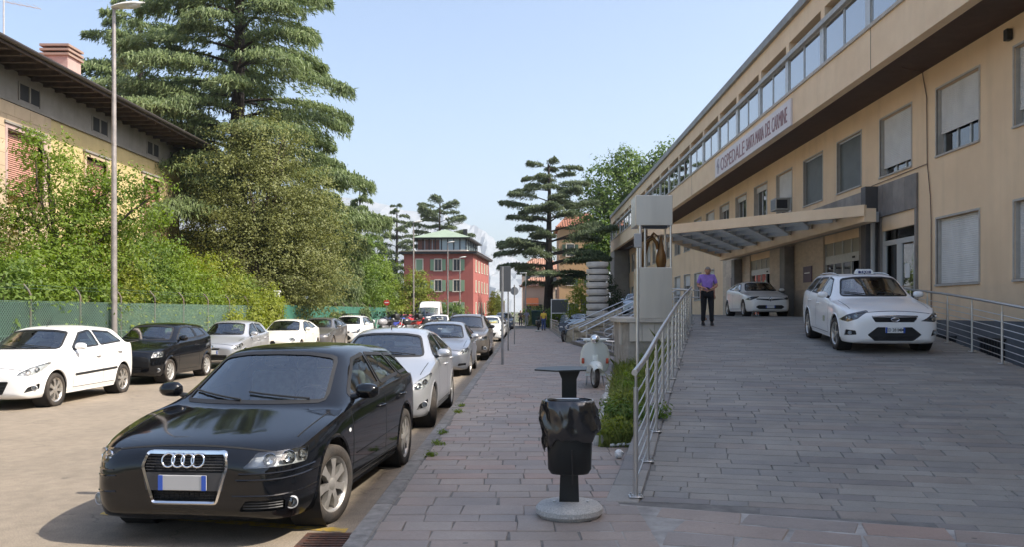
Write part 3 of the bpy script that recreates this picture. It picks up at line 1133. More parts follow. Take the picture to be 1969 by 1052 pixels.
# side door with two leaves and top light
d = MB()
for (a, b_, z0, z1) in [(23.62, 23.72, 1.5, 4.66), (25.8, 25.9, 1.5, 4.66), (24.71, 24.81, 1.5, 3.75), (23.72, 25.8, 3.75, 3.9), (23.72, 25.8, 4.56, 4.66),
      (23.72, 24.71, 1.5, 1.75), (24.81, 25.8, 1.5, 1.75), (23.72, 23.84, 1.75, 3.75), (24.6, 24.71, 1.75, 3.75), (24.81, 24.92, 1.75, 3.75), (25.68, 25.8, 1.75, 3.75)]:
 d.box(XW + 0.02, XW + 0.10, a, b_, z0, z1)
dr = cbuild(d, 'side_door', mat('door_frame_white', (0.50, 0.50, 0.48), 0.45))
M_DOORGL = glass('door_glass', (0.42, 0.55, 0.50), 0.10)
for (a, b_, z0, z1) in [(23.84, 24.6, 1.75, 3.75), (24.92, 25.68, 1.75, 3.75), (23.72, 25.8, 3.9, 4.56)]:
 MB().box(XW + 0.055, XW + 0.062, a, b_, z0, z1).build('pane', M_DOORGL, dr)
MB().box(XW + 0.05, XW + 0.054, 24.15, 24.45, 2.7, 3.15).build('notice', M_WHITE, dr)
# glazed entrances
for (ya, yb, dark) in ((27.55, 30.85, True), (37.6, 40.95, True)):
 m_ = MB()
 n = 4
 for i in range(n + 1):
  y = lerp(ya, yb - 0.07, i / n)
  m_.box(XW + 0.02, XW + 0.09, y, y + 0.07, 1.5, 4.66)
 m_.box(XW + 0.015, XW + 0.095, ya, yb, 3.45, 3.75)
 e_ = cbuild(m_, 'sliding_entrance', M_ALU)
 for i in range(n):
  y0, y1 = lerp(ya, yb - 0.07, i / n) + 0.07, lerp(ya, yb - 0.07, (i + 1) / n)
  if i != 0:
   MB().box(XW + 0.05, XW + 0.056, y0, y1, 1.5, 3.45).build('pane', M_WINGLASS, e_)
  MB().box(XW + 0.05, XW + 0.056, y0, y1, 3.75, 4.66).build('top_light', mat('frosted_top_light', (0.30, 0.275, 0.22), 0.4), e_)
 MB().box(XW + 0.0, XW + 0.02, ya + 0.5, ya + 0.72, 3.55, 3.62).build('door_sensor', M_DARK, e_)
# pillars carrying the beam
for (ya, yb) in ((34.1, 34.75), (42.3, 42.9)):
 cbuild(MB().bbox((10.72, (ya + yb) / 2, 2.95), (0.40, yb - ya, 2.9), 0.015), 'pillar', mat('pillar_stone', (0.20, 0.185, 0.17), 0.6, var=0.3, vscale=2))
cbuild(MB().box(10.0, 10.36, 24.8, 43.4, 4.40, 4.80), 'beam', M_PEACH2)
cbuild(MB().box(10.36, 10.935, 26.45, 43.4, 4.50, 4.66), 'entrance_ceiling', mat('ceiling_cream', (0.42, 0.36, 0.28), 0.8))
M_PURP = mat('purple_plaque', (0.07, 0.03, 0.065), 0.4)
for y in (32.0, 43.6):
 cbuild(MB().box(XW - 0.10, XW - 0.065, y, y + 0.95, 2.85, 3.5), 'plaque', M_PURP)
cbuild(MB().box(XW - 0.104, XW - 0.101, 32.2, 32.8, 3.22, 3.27), 'plaque_text', M_WHITE)
# --- canopy over the forecourt
can = empty('entrance_canopy', (10, 30, 4.6), label='flat triangular canopy with peach edge and grey coffers over the entrance', cat='canopy')
KB = Vector((10, 30, 4.6))
A, Bc, C = Vector((9.99, 24.75, 0)), Vector((4.55, 31.25, 0)), Vector((9.99, 43.3, 0))
def edge_board(p, q, name, z0, z1, th, matl):
 d_ = (q - p).normalized()
 n_ = Vector((-d_.y, d_.x, 0)) * th
 pts = [p, q, q + n_, p + n_]
 MB().prism([(v.x, v.y, z0) for v in pts], (0, 0, z1 - z0)).build(name, matl, can, loc=-KB)
edge_board(A, Bc, 'edge_board', 4.57, 4.90, -0.14, M_PEACH2)
edge_board(Bc, C, 'edge_board', 4.57, 4.90, -0.14, M_PEACH2)
MB().prism([(v.x, v.y, 4.86) for v in (A + Vector((0, .2, 0)), Bc + Vector((.2, 0, 0)), C - Vector((0, .3, 0)))], (0, 0, 0.05)).build(
 'roof_sheet', screen_mat('canopy_sheet', (0.5, 0.5, 0.48), 0.35), can, loc=-KB)
M_COFF = mat('coffer_metal', (0.48, 0.48, 0.46), 0.4, metal=0.2, var=0.2, vscale=1.2)
dAB = (Bc - A)
dBC = (C - Bc)
for i in range(1, 8):
 f_ = i / 8
 for (p, q) in ((A.lerp(C, f_), Bc.lerp(C, f_)), (C.lerp(A, f_), Bc.lerp(A, f_))):
  q2 = q.lerp(p, 0.03)
  p2 = p.lerp(q, 0.01)
  d_ = (q2 - p2).normalized()
  n_ = Vector((-d_.y, d_.x, 0)) * 0.05
  MB().prism([(v.x, v.y, 4.62 + 0.002 * i) for v in (p2, q2, q2 + n_, p2 + n_)], (0, 0, 0.235)).build('rib', M_COFF, can, loc=-KB)
MB().tube([(4.95, 31.5, 1.5), (4.95, 31.5, 4.6)], 0.07, 12).build('post', M_STEEL, can, loc=-KB)
# --- sign on the fascia
M_SIGNW = mat('sign_white', (0.70, 0.64, 0.64), 0.5, var=0.06, vscale=3)
M_LET = mat('sign_letters', (0.27, 0.13, 0.135), 0.5)
SB = Vector((XF - 0.04, 35.25, 8.75))
sign = empty('hospital_sign', SB, label='long white sign reading OSPEDALE SANTA MARIA DEL CARMINE on the fascia', cat='sign')
MB().box(-0.03, 0.035, -5.85, 5.85, -0.47, 0.47).build('board', M_SIGNW, sign)
RT = Matrix(((0, 0, -1), (-1, 0, 0), (0, 1, 0))).to_euler()
def sign_text(txt, y0, y1, h, z):
 me = text_mesh('lettering', txt, 1.0, M_LET, ext=0.01, bold=-0.004)
 co = [v.co for v in me.vertices]
 xa, xb = min(c.x for c in co), max(c.x for c in co)
 ya, yb = min(c.y for c in co), max(c.y for c in co)
 for v in me.vertices:
  v.co.x = (v.co.x - (xa + xb) / 2) / (xb - xa) * abs(y1 - y0)
  v.co.y = (v.co.y - (ya + yb) / 2) / (yb - ya) * h
 put('lettering', me, sign, (-0.034, (y0 + y1) / 2, z), RT)
sign_text('OSPEDALE', 4.65, 0.35, 0.60, -0.02)
sign_text('SANTA MARIA', 0.05, -2.55, 0.52, 0.0)
sign_text('DEL CARMINE', -2.75, -5.45, 0.56, 0.0)
lg = MB()
M3 = Matrix.Translation((-0.035, 5.2, 0)) @ RT.to_matrix().to_4x4()
lg.prism([(-0.30, 0.0, 0), (-0.05, 0.36, 0), (0.12, 0.36, 0), (-0.1, 0.0, 0)], (0, 0, 0.01), M3)
lg.prism([(-0.10, -0.05, 0), (0.1, 0.12, 0), (0.28, -0.1, 0), (0.12, -0.1, 0), (0.05, -0.36, 0), (-0.08, -0.36, 0)], (0, 0, 0.012), M3)
lg.build('emblem', mat('sign_emblem', (0.30, 0.25, 0.29), 0.5), sign)
# ================================================================== cars
def paint(name, col, metal=0.0, rough=0.35, coat=1.0):
 m = mat(name, col, rough, metal=metal, coat=coat, var=0.06, vscale=3)
 return m
M_TYRE = mat('tyre_rubber', (0.022, 0.020, 0.019), 0.85, col2=(0.06, 0.048, 0.038), vscale=7, bump=0.3, bscale=60)
M_ALLOY = mat('alloy_wheel', (0.58, 0.55, 0.51), 0.38, metal=0.75, var=0.2, vscale=12)
M_HUBCAP = mat('hubcap_silver', (0.50, 0.49, 0.47), 0.45, metal=0.3, var=0.2, vscale=12)
M_BLKPL = mat('black_plastic', (0.018, 0.018, 0.019), 0.5, var=0.2, vscale=10)
M_SEAM = mat('panel_gap', (0.006, 0.006, 0.006), 0.8)
M_RUBBER = mat('window_rubber', (0.012, 0.012, 0.013), 0.55)
M_CHROME = mat('chrome', (0.82, 0.82, 0.83), 0.12, metal=1.0)
M_LAMPIN = mat('lamp_housing', (0.55, 0.56, 0.57), 0.4, metal=0.15, var=0.3, vscale=15)
M_LAMPDK = mat('lamp_housing_dark', (0.06, 0.062, 0.066), 0.35, metal=0.4)
M_LENS = glass('lamp_lens', (0.88, 0.90, 0.90), 0.06)
M_CARGLASS = glass('car_glass', (0.86, 0.92, 0.90), 0.13)
M_TINTGLASS = glass('tinted_car_glass', (0.42, 0.49, 0.48), 0.05)
M_SEAT = mat('seat_cloth', (0.17, 0.17, 0.175), 0.9, var=0.3, vscale=20)
M_SEATG = mat('seat_cloth_grey', (0.40, 0.40, 0.39), 0.9, var=0.3, vscale=20)
M_DASH = mat('dashboard', (0.14, 0.145, 0.15), 0.75)
M_DASHG = mat('dashboard_grey', (0.34, 0.35, 0.35), 0.75)
M_PLATE = mat('plate_white', (0.70, 0.70, 0.68), 0.4)
M_PLBLUE = mat('plate_blue', (0.03, 0.09, 0.42), 0.4)
M_AMBER = mat('amber_lens', (0.75, 0.28, 0.04), 0.25)
M_UNDER = mat('underbody', (0.02, 0.019, 0.018), 0.9)
def eval_mesh(o):
 return scratch_mesh(o)
def round_poly(pts, r, n=3):
 """round the corners of a 2-D polygon"""
 out = []
 m = len(pts)
 for i in range(m):
  p0, p1, p2 = Vector(pts[i - 1]), Vector(pts[i]), Vector(pts[(i + 1) % m])
  a, b = (p0 - p1), (p2 - p1)
  ra = min(r, a.length * 0.45)
  rb = min(r, b.length * 0.45)
  q0, q2 = p1 + a.normalized() * ra, p1 + b.normalized() * rb
  for k in range(n + 1):
   t = k / n
   out.append(tuple(q0 * (1 - t) ** 2 + p1 * 2 * t * (1 - t) + q2 * t * t))
 return out
class CarBuilder:
 def __init__(s, P):
  s.P = P
  s.L, s.W, s.H = P['L'], P['W'], P['H']
  s.sections()
  s.outer()
 # -- centre line height, shoulder height, half width
 def top(s, y):
  P = s.P
  tab = [(0, P['nose_z'] - 0.11), (0.04, P['nose_z'] - 0.035), (0.12, P['nose_z'] + 0.005)]
  tab += [(0.26, P['nose_z'] + 0.035)] + P.get('hood', [])
  tab += [(P['cowl'][0], P['cowl'][1]), (P['head'][0], P['head'][1]), P['peak'], P['rend'], P['rglass'],
    (s.L - 0.03, P.get('rbump', 0.66)), (s.L, P.get('rbump', 0.66) - 0.1)]
  return interp(tab, y)
 def belt(s, y):
  return smooth_interp(s.P['belt'], y)
 def hw(s, y):
  L = s.L
  k = s.P.get('snub', 1.0)
  f = smooth_interp([(0, 0.62 * s.P.get('nosew', 1)), (0.05 * k, 0.775 * s.P.get('nosew', 1)), (0.15 * k, 0.885), (0.32 * k, 0.95), (0.6 * k, 0.99), (0.95, 1.0), (L - 1.0, 1.0), (L - 0.5, 0.975), (L - 0.2, 0.93),
       (L - 0.05, 0.82), (L, 0.68)], y)
  return f * s.W / 2
 def rw(s, y):
  return s.P['roofw'] * interp([(s.P['cowl'][0], 1.04), (s.P['head'][0], 0.985), (s.P['peak'][0], 1.0), (s.P['rend'][0], 0.93), (s.L, 0.9)], y)
 def bot(s, y):
  c = s.P.get('clear', 0.18)
  return interp([(0, c + 0.13), (0.05, c + 0.05), (0.15, c + 0.01), (0.5, c), (s.L - 0.6, c), (s.L - 0.1, c + 0.06), (s.L, c + 0.18)], y)
 def sections(s):
  P = s.P
  L = s.L
  cy, cz = P['cowl']
  hy, hz = P['head']
  ry, rz = P['rend']
  gy, gz = P['rglass']
  st_ = []
  for y in (0, 0.05, 0.15, 0.32):
   st_.append((y, 'H'))
  n = 3
  for i in range(1, n + 1):
   st_.append((lerp(0.32, cy - 0.10, i / n), 'H'))
  st_.append((cy, 'C'))
  st_.append((lerp(cy, hy, 0.10), 'W'))
  st_.append((lerp(cy, hy, 0.5), 'W'))
  st_.append((lerp(cy, hy, 0.90), 'W'))
  st_.append((hy + 0.03, 'G'))
  py = P['peak'][0]
  st_.append((lerp(hy, py, 0.6), 'G'))
  m = 4
  for i in range(1, m + 1):
   st_.append((lerp(py, ry - 0.06, i / m), 'G'))
  st_.append((ry, 'G'))
  st_.append((lerp(ry, gy, 0.12), 'R'))
  st_.append((lerp(ry, gy, 0.85), 'R'))
  st_.append((gy, 'R'))
  st_.append((lerp(gy, L - 0.04, 0.5), 'T'))
  st_.append((L - 0.04, 'T'))
  st_.append((L, 'T'))
  s.st_ = st_
 def section(s, y, kind):
  P = s.P
  hw, zs, zt, zb = s.hw(y), s.belt(y), s.top(y), s.bot(y)
  cy, cz = P['cowl']
  hy, hz = P['head']
  gy, gz = P['rglass']
  ry, rz = P['rend']
  zs = min(zs, zt - 0.012)
  pts = [(0, zb), (.74 * hw, zb), (.93 * hw, zb + .025), (.985 * hw, zb + .12), (hw, lerp(zb, zs, P.get('fat', .52))), (.985 * hw, zs - .085 * min(1, (zs - zb) / .4)), (.95 * hw, zs - 0.004)]
  if kind in 'HT':
   e = P.get('crown', 0.5)
   pts += [(.89 * hw, lerp(zs, zt, .30) + 0.008), (.74 * hw, lerp(zs, zt, .62)), (.48 * hw, lerp(zs, zt, .87)), (.24 * hw, lerp(zs, zt, .97)), (0, zt)]
  elif kind == 'C':
   pts += [(.90 * hw, zs + 0.02), (.80 * hw, cz - 0.025), (.50 * hw, cz - .008), (.25 * hw, cz - .001), (0, cz)]
  else:
   rw = s.rw(y)
   if kind == 'W':
    f = (y - cy) / (hy - cy)
    base = .80 * s.hw(cy)
    x8 = lerp(base, s.rw(hy), f)
    z8 = lerp(cz - .025, hz - .075, f)
    x9 = lerp(.5 * hw, rw - .13, f)
    z9 = lerp(cz - .008, hz - .022, f)
   elif kind == 'R':
    f = (y - ry) / (gy - ry)
    x8 = lerp(s.rw(ry), .84 * s.hw(gy), f)
    z8 = lerp(rz - .075, gz - .04, f)
    x9 = lerp(s.rw(ry) - .13, .55 * s.hw(gy), f)
    z9 = lerp(rz - .022, gz - .01, f)
   else:
    x8, z8, x9, z9 = rw, zt - .075, rw - .13, zt - .022
   z7 = min(zs + 0.035, z8 - 0.012)
   pts += [(max(.915 * hw, x8 + 0.01), z7), (x8, z8), (x9, z9), (x9 * .5, lerp(z9, zt, .75)), (0, zt)]
  bow = 0.0
  if kind == 'C':
   bow = P.get('bow', .26)
  elif kind == 'W':
   bow = lerp(P.get('bow', .26), .10, (y - cy) / (hy - cy))
  elif kind == 'G':
   bow = .10 * max(0, 1 - (y - hy) / 0.4)
  elif kind == 'R':
   bow = -0.08
  elif kind == 'T':
   bow = -0.04
  elif kind == 'H' and y > 0.3:
   bow = lerp(0, P.get('bow', .26), (y - .3) / (cy - .3)) * 0.9
  out = []
  for i, (x, z) in enumerate(pts):
   t = min(1, x / (.82 * hw)) if i >= 7 else 0
   dy = bow * t * t if i >= 8 else (bow * (0.9 if i == 7 else 0.0))
   if kind in 'RT' and i >= 8:
    dy = bow * (1 if x > 0.2 else 0.2)
   out.append((x, y + dy, z))
  return out
 def outer(s):
  rows = [s.section(y, k) for y, k in s.st_]
  n = len(rows[0])
  V, F = [], []
  idx = []
  for r in rows:
   ri = []
   for i, p in enumerate(r):
    V.append(p)
    ri.append(len(V) - 1)
   li = []
   for i, p in enumerate(r):
    if i in (0, n - 1):
     li.append(ri[i])
    else:
     V.append((-p[0], p[1], p[2]))
     li.append(len(V) - 1)
   idx.append((ri, li))
  for a, b in zip(idx, idx[1:]):
   for i in range(n - 1):
    F.append((a[0][i], b[0][i], b[0][i + 1], a[0][i + 1]))
    F.append((a[1][i], a[1][i + 1], b[1][i + 1], b[1][i]))
  for (ri, li), flip in ((idx[0], False), (idx[-1], True)):
   for i in range(n - 1):
    q = [ri[i], ri[i + 1], li[i + 1], li[i]]
    q = list(dict.fromkeys(q))
    F.append(tuple(reversed(q)) if flip else tuple(q))
  me = bpy.data.meshes.new('cage')
  me.from_pydata(V, [], F)
  bm = bmesh.new()
  bm.from_mesh(me)
  bmesh.ops.recalc_face_normals(bm, faces=bm.faces)
  cl = bm.edges.layers.float.new('crease_edge')
  lines = {6: s.P.get('crease', 0.6), 2: 0.4, 8: 0.3}
  ids = {}
  for j, (ri, li) in enumerate(idx):
   for i, v in enumerate(ri):
    ids[v] = (j, i)
   for i, v in enumerate(li):
    ids.setdefault(v, (j, i))
  for e in bm.edges:
   a, b = ids[e.verts[0].index], ids[e.verts[1].index]
   if a[1] == b[1] and a[1] in lines:
    e[cl] = lines[a[1]]
  bm.to_mesh(me)
  bm.free()
  o = bpy.data.objects.new('body', me)
  md = o.modifiers.new('sub', 'SUBSURF')
  md.levels = s.P.get('sub', 2)
  md.render_levels = md.levels
  me2 = eval_mesh(o)
  o.modifiers.clear()
  o.data = me2
  bpy.data.meshes.remove(me)
  s.body = o
  s.bvh = BVHTree.FromPolygons([v.co.copy() for v in me2.vertices], [tuple(p.vertices) for p in me2.polygons])
 # -- projections: 'S+' from the right side (x>0), 'S-' left, 'F' from the front, 'B' from the back, 'T' from above
 # 'L+' / 'L-' : from the front corner (headlights)
 def ray(s, view, u, v):
  if view == 'S+':
   return Vector((3, u, v)), Vector((-1, 0, 0))
  if view == 'S-':
   return Vector((-3, u, v)), Vector((1, 0, 0))
  if view == 'F':
   return Vector((u, -3, v)), Vector((0, 1, 0))
  if view == 'B':
   return Vector((u, s.L + 3, v)), Vector((0, -1, 0))
  if view == 'T':
   return Vector((u, v, 4)), Vector((0, 0, -1))
  sg = 1 if view == 'L+' else -1
  d = Vector((-sg * math.sin(R(38)), math.cos(R(38)), 0))
  r = Vector((sg * math.cos(R(38)), math.sin(R(38)), 0))
  c = Vector((sg * s.W / 2 * 0.75, 0.28, 0))
  return c + r * u + Vector((0, 0, v)) - d * 3, d
 def proj(s, view, u, v, eps=0.0, fb=None):
  o, d = s.ray(view, u, v)
  h = s.bvh.ray_cast(o, d)
  if h[0] is None:
   h = s.bvh.find_nearest(o + d * 3)
   n = h[1]
   p = h[0]
  else:
   p, n = h[0], h[1]
  if n.dot(d) > 0:
   n = -n
  return p + n * eps
 def grid2d(s, poly, res):
  bm = bmesh.new()
  f = bm.faces.new([bm.verts.new((p[0], p[1], 0)) for p in poly])
  bmesh.ops.triangulate(bm, faces=bm.faces[:])
  us = [p[0] for p in poly]
  vs_ = [p[1] for p in poly]
  for (a, b, nrm) in ((min(us), max(us), (1, 0, 0)), (min(vs_), max(vs_), (0, 1, 0))):
   k = int((b - a) / res)
   for i in range(1, k + 1):
    t = lerp(a, b, i / (k + 1))
    co = (t, 0, 0) if nrm[0] else (0, t, 0)
    bmesh.ops.bisect_plane(bm, geom=bm.verts[:] + bm.edges[:] + bm.faces[:], plane_co=co, plane_no=nrm, dist=1e-6)
  bm.verts.index_update()
  V = [(v.co.x, v.co.y) for v in bm.verts]
  F = [tuple(v.index for v in f.verts) for f in bm.faces]
  bm.free()
  return V, F
 def patch(s, view, poly, eps=0.004, res=0.07, depth=0.0, depth_dir=None, b=None):
  """surface patch that hugs the body; depth>0 sinks it and adds a skirt from the surface"""
  b = b or MB()
  V, F = s.grid2d(poly, res)
  _, d = s.ray(view, 0, 0)
  d = Vector(depth_dir) if depth_dir else d
  P3 = [s.proj(view, u, v, eps) + d * depth for u, v in V]
  b.add(P3, F)
  if depth:
   m = len(poly)
   top = []
   for i in range(m):
    a, c = Vector(poly[i]), Vector(poly[(i + 1) % m])
    k = max(1, int((c - a).length / res))
    for j in range(k):
     q = a.lerp(c, j / k)
     top.append(s.proj(view, q.x, q.y, 0.001))
   n = len(top)
   low_ = [p + d * depth for p in top]
   b.add(top + low_, [(i, (i + 1) % n, n + (i + 1) % n, n + i) for i in range(n)])
  return b
 def strip(s, view, path, w, eps=0.002, closed=False, res=0.05, b=None, raised=0.0):
  b = b or MB()
  P2 = [Vector(p) for p in path]
  pts = []
  m = len(P2)
  for i in range(m if closed else m - 1):
   a, c = P2[i], P2[(i + 1) % m]
   k = max(1, int((c - a).length / res))
   for j in range(k):
    pts.append(a.lerp(c, j / k))
  if not closed:
   pts.append(P2[-1])
  n = len(pts)
  A, B = [], []
  for i in range(n):
   if closed:
    t = pts[(i + 1) % n] - pts[i - 1]
   else:
    t = pts[min(i + 1, n - 1)] - pts[max(i - 1, 0)]
   if t.length < 1e-9:
    t = Vector((1, 0))
   t.normalize()
   nn = Vector((-t.y, t.x)) * w / 2
   q1, q2 = pts[i] + nn, pts[i] - nn
   A.append(s.proj(view, q1.x, q1.y, eps))
   B.append(s.proj(view, q2.x, q2.y, eps))
  V = A + B
  F = []
  for i in range(n if closed else n - 1):
   j = (i + 1) % n
   F.append((i, j, n + j, n + i))
  if raised:
   # give the strip a body: outer ring further out
   mid = [s.proj(view, pts[i].x, pts[i].y, eps + raised) for i in range(n)]
   V = V + mid
   F = []
   for i in range(n if closed else n - 1):
    j = (i + 1) % n
    F.append((i, j, 2 * n + j, 2 * n + i))
    F.append((2 * n + i, 2 * n + j, n + j, n + i))
  b.add(V, F)
  return b
 def prism_cut(s, cut, view, poly, near, far):
  """closed prism along the view direction between distances measured from the first body hit of its centre"""
  _, d = s.ray(view, 0, 0)
  cu, cv = sum(p[0] for p in poly) / len(poly), sum(p[1] for p in poly) / len(poly)
  o0, _ = s.ray(view, cu, cv)
  base = (s.proj(view, cu, cv) - o0).dot(d)
  P1 = []
  for u, v in poly:
   o, _ = s.ray(view, u, v)
   P1.append(o + d * (base + near))
  cut.prism(P1, d * (far - near))
 def cavity(s):
  P = s.P
  cy, hy = P['cowl'][0], P['head'][0]
  gy = P['rglass'][0]
  ys = [cy + 0.18, lerp(cy, hy, .6), hy, lerp(hy, P['peak'][0], .7), lerp(P['peak'][0], P['rend'][0], .33), lerp(P['peak'][0], P['rend'][0], .66), P['rend'][0], lerp(P['rend'][0], gy, .5), gy - 0.04]
  rings = []
  for y in ys:
   hw, zs, zt, rw = s.hw(y), s.belt(y), s.top(y), s.rw(y)
   half = [(0.15, .40), (.80 * hw - .08, .40), (.90 * hw - .08, .50), (.93 * hw - .09, zs - .04), (.915 * hw - .075, zs + .05), (lerp(.9 * hw - .07, rw - .05, .55), lerp(zs, zt, .55)), (rw - .055, zt - .14), (rw - .16, zt - .07), (0.12, zt - .06)]
   ring = [(x, y, z) for x, z in half] + [(-x, y, z) for x, z in reversed(half)]
   rr = []
   for p in ring:
    p = Vector(p)
    c = Vector((0, y, 0.75))
    for _ in range(30):
     nr = s.bvh.find_nearest(p)
     inside = (p - nr[0]).dot(nr[1]) < 0
     if inside and nr[3] > 0.048:
      break
     p = p.lerp(c, 0.06)
    rr.append(p)
   rings.append(rr)
  m = MB().loft(rings)
  return m
 def boolean(s, cutter):
  me = cutter.mesh('cutter', M_UNDER)
  c = bpy.data.objects.new('cutter', me)
  SCRATCH.collection.objects.link(c)
  md = s.body.modifiers.new('b', 'BOOLEAN')
  md.object = c
  md.operation = 'DIFFERENCE'
  md.solver = 'MANIFOLD'
  n = eval_mesh(s.body)
  s.body.modifiers.clear()
  old = s.body.data
  s.body.data = n
  bpy.data.meshes.remove(old)
  bpy.data.objects.remove(c)
  bpy.data.meshes.remove(me)
 def windows(s):
  """side windows as polygons (y, z): spec rows (front bottom, front top, rear bottom, rear top)"""
  out = []
  for (a, b_, c, d) in s.P['win']:
   zb = lambda y: s.belt(y) + s.P.get('win_lo', 0.055)
   zt = lambda y: s.top(y) - s.P.get('win_hi', 0.125)
   bot_ = [(lerp(a, c, i / 4), zb(lerp(a, c, i / 4))) for i in range(5)]
   top_ = [(lerp(d, b_, i / 5), zt(lerp(d, b_, i / 5))) for i in range(6)]
   if abs(top_[0][0] - bot_[-1][0]) < 0.02 and top_[0][1] - bot_[-1][1] < 0.03:
    top_ = top_[1:]
   poly = bot_ + top_
   # keep below the roof rail
   out.append(round_poly(poly, 0.03, 2))
  return out
def wheel_meshes(key, r, w, nsp, style, rimmat):
 """tyre, rim with axis X, outer face towards +X, centre at the origin"""
 t = MB()
 rr = r * 0.70
 h = w / 2
 t.lathe([(rr, -h * .86), (rr + .012, -h * .98), (r * .86, -h), (r * .965, -h * .93), (r * .993, -h * .78), (r, -h * .4), (r, h * .4), (r * .993, h * .78), (r * .965, h * .93), (r * .86, h), (rr + .012, h * .98), (rr, h * .86)], 40, axis='X')
 tyre = t.mesh('tyre', M_TYRE, 50)
 m = MB()
 m.lathe([(rr + .002, -h * .86), (rr - .02, -h * .5), (rr - .025, h * .55), (rr - .012, h * .80), (rr + .004, h * .90), (rr + .002, h * .80)], 36, axis='X')
 xo = h * .62
 hub = r * 0.17
 if style == 'alloy':
  for k in range(nsp):
   a = 2 * math.pi * k / nsp
   M = Matrix.Rotation(a, 4, 'X')
   w0, w1 = hub * 0.55, rr * 0.155
   for sg in ((0,) if nsp > 5 else (0,)):
    m.loft([[(xo + .012, -w0, hub * .6), (xo + .012, w0, hub * .6), (xo - .04, w0 * .8, hub * .6), (xo - .04, -w0 * .8, hub * .6)],
      [(xo + .020, -w1 * .72, rr * .6), (xo + .020, w1 * .72, rr * .6), (xo - .03, w1 * .6, rr * .6), (xo - .03, -w1 * .6, rr * .6)],
      [(xo + .012, -w1 * 1.45, rr * .99), (xo + .012, w1 * 1.45, rr * .99), (xo - .03, w1, rr * .99), (xo - .03, -w1, rr * .99)]], M=M)
  m.lathe([(0.0001, xo + .024), (hub * .5, xo + .024), (hub * .95, xo + .014), (hub, xo - .04)], 20, axis='X')
 else:
  # moulded cover with openings between the spokes
  prof_r = [hub * .9, rr * .5, rr * .74, rr * .97]
  n = nsp
  for k in range(n):
   a0 = 2 * math.pi * k / n
   da = 2 * math.pi / n
   for (f0, f1) in ((0.0, style),):
    seg = 4
    rows = []
    for q in prof_r:
     fl = f1 if q < rr * .9 else 1.0
     xx = xo + .03 - .035 * (q / rr) ** 2
     rows.append([(xx, q * math.cos(a0 + da * fl * i / seg), q * math.sin(a0 + da * fl * i / seg)) for i in range(seg + 1)])
    m.loft(rows, closed=False, caps=False)
   xx = xo - .005
   m.loft([[(xx + .001, q * math.cos(a0 + da * i / 4), q * math.sin(a0 + da * i / 4)) for i in range(5)] for q in (rr * .88, rr * .985)], closed=False, caps=False)
  m.lathe([(0.0001, xo + .036), (hub * .6, xo + .036), (hub * .98, xo + .028), (hub * 1.05, xo + .02)], 20, axis='X')
 rim = m.mesh('rim', rimmat, 35)
 d = MB()
 d.lathe([(0.0001, xo - .055), (rr * .72, xo - .055), (rr * .75, xo - .09)], 24, axis='X')
 disc = d.mesh('brake_disc', mat('brake_disc', (0.10, 0.095, 0.09), 0.5, metal=0.6), 40)
 return tyre, rim, disc
PLATE_CACHE = {}
def plate_part(parent, loc, rotz=0, text=None, tilt=0.0, bg=None):
 p = MB().bbox((0, 0, 0), (0.36 if text != 'far' else 0.36, 0.012, 0.11), 0.004, seg=1).build('number_plate', bg or M_PLATE, parent, loc=loc, rot=(tilt, 0, rotz))
 for sg in (-1, 1):
  MB().box(sg * 0.162 - 0.017, sg * 0.162 + 0.017, -0.009, -0.0065, -0.054, 0.054).build('plate_band', M_PLBLUE, p)
 if text and text != 'far':
  me = text_mesh('plate_text', text, 0.085, M_BLKPL, ext=0.0015, xscale=0.82, bold=0.001)
  put('plate_text', me, p, (0, -0.0075, 0), (R(90), 0, 0))
 return p
def mirror_mesh(key, sg, col):
 m = MB()
 rows = []
 for i in range(7):
  t = i / 6
  x = lerp(0.03, 0.235, t)
  sy = 0.075 * (1 - (2 * t - 1) ** 4 * .55)
  sz = 0.078 * (1 - (2 * t - 1) ** 4 * .5) * lerp(1.0, .9, t)
  rows.append([(sg * x, -.01 + sy * math.cos(a) * (1 if math.cos(a) < 0 else .45), 0.05 + sz * math.sin(a) * (1 if math.sin(a) > 0 else .85)) for a in [2 * math.pi * k / 12 for k in range(12)]])
 m.loft(rows)
 return m
def mir(poly):
 return [(-u, v) for u, v in reversed(poly)]
def circ(u, v, r, n=16, ry=None):
 return [(u + r * math.cos(2 * math.pi * k / n), v + (ry or r) * math.sin(2 * math.pi * k / n)) for k in range(n)]
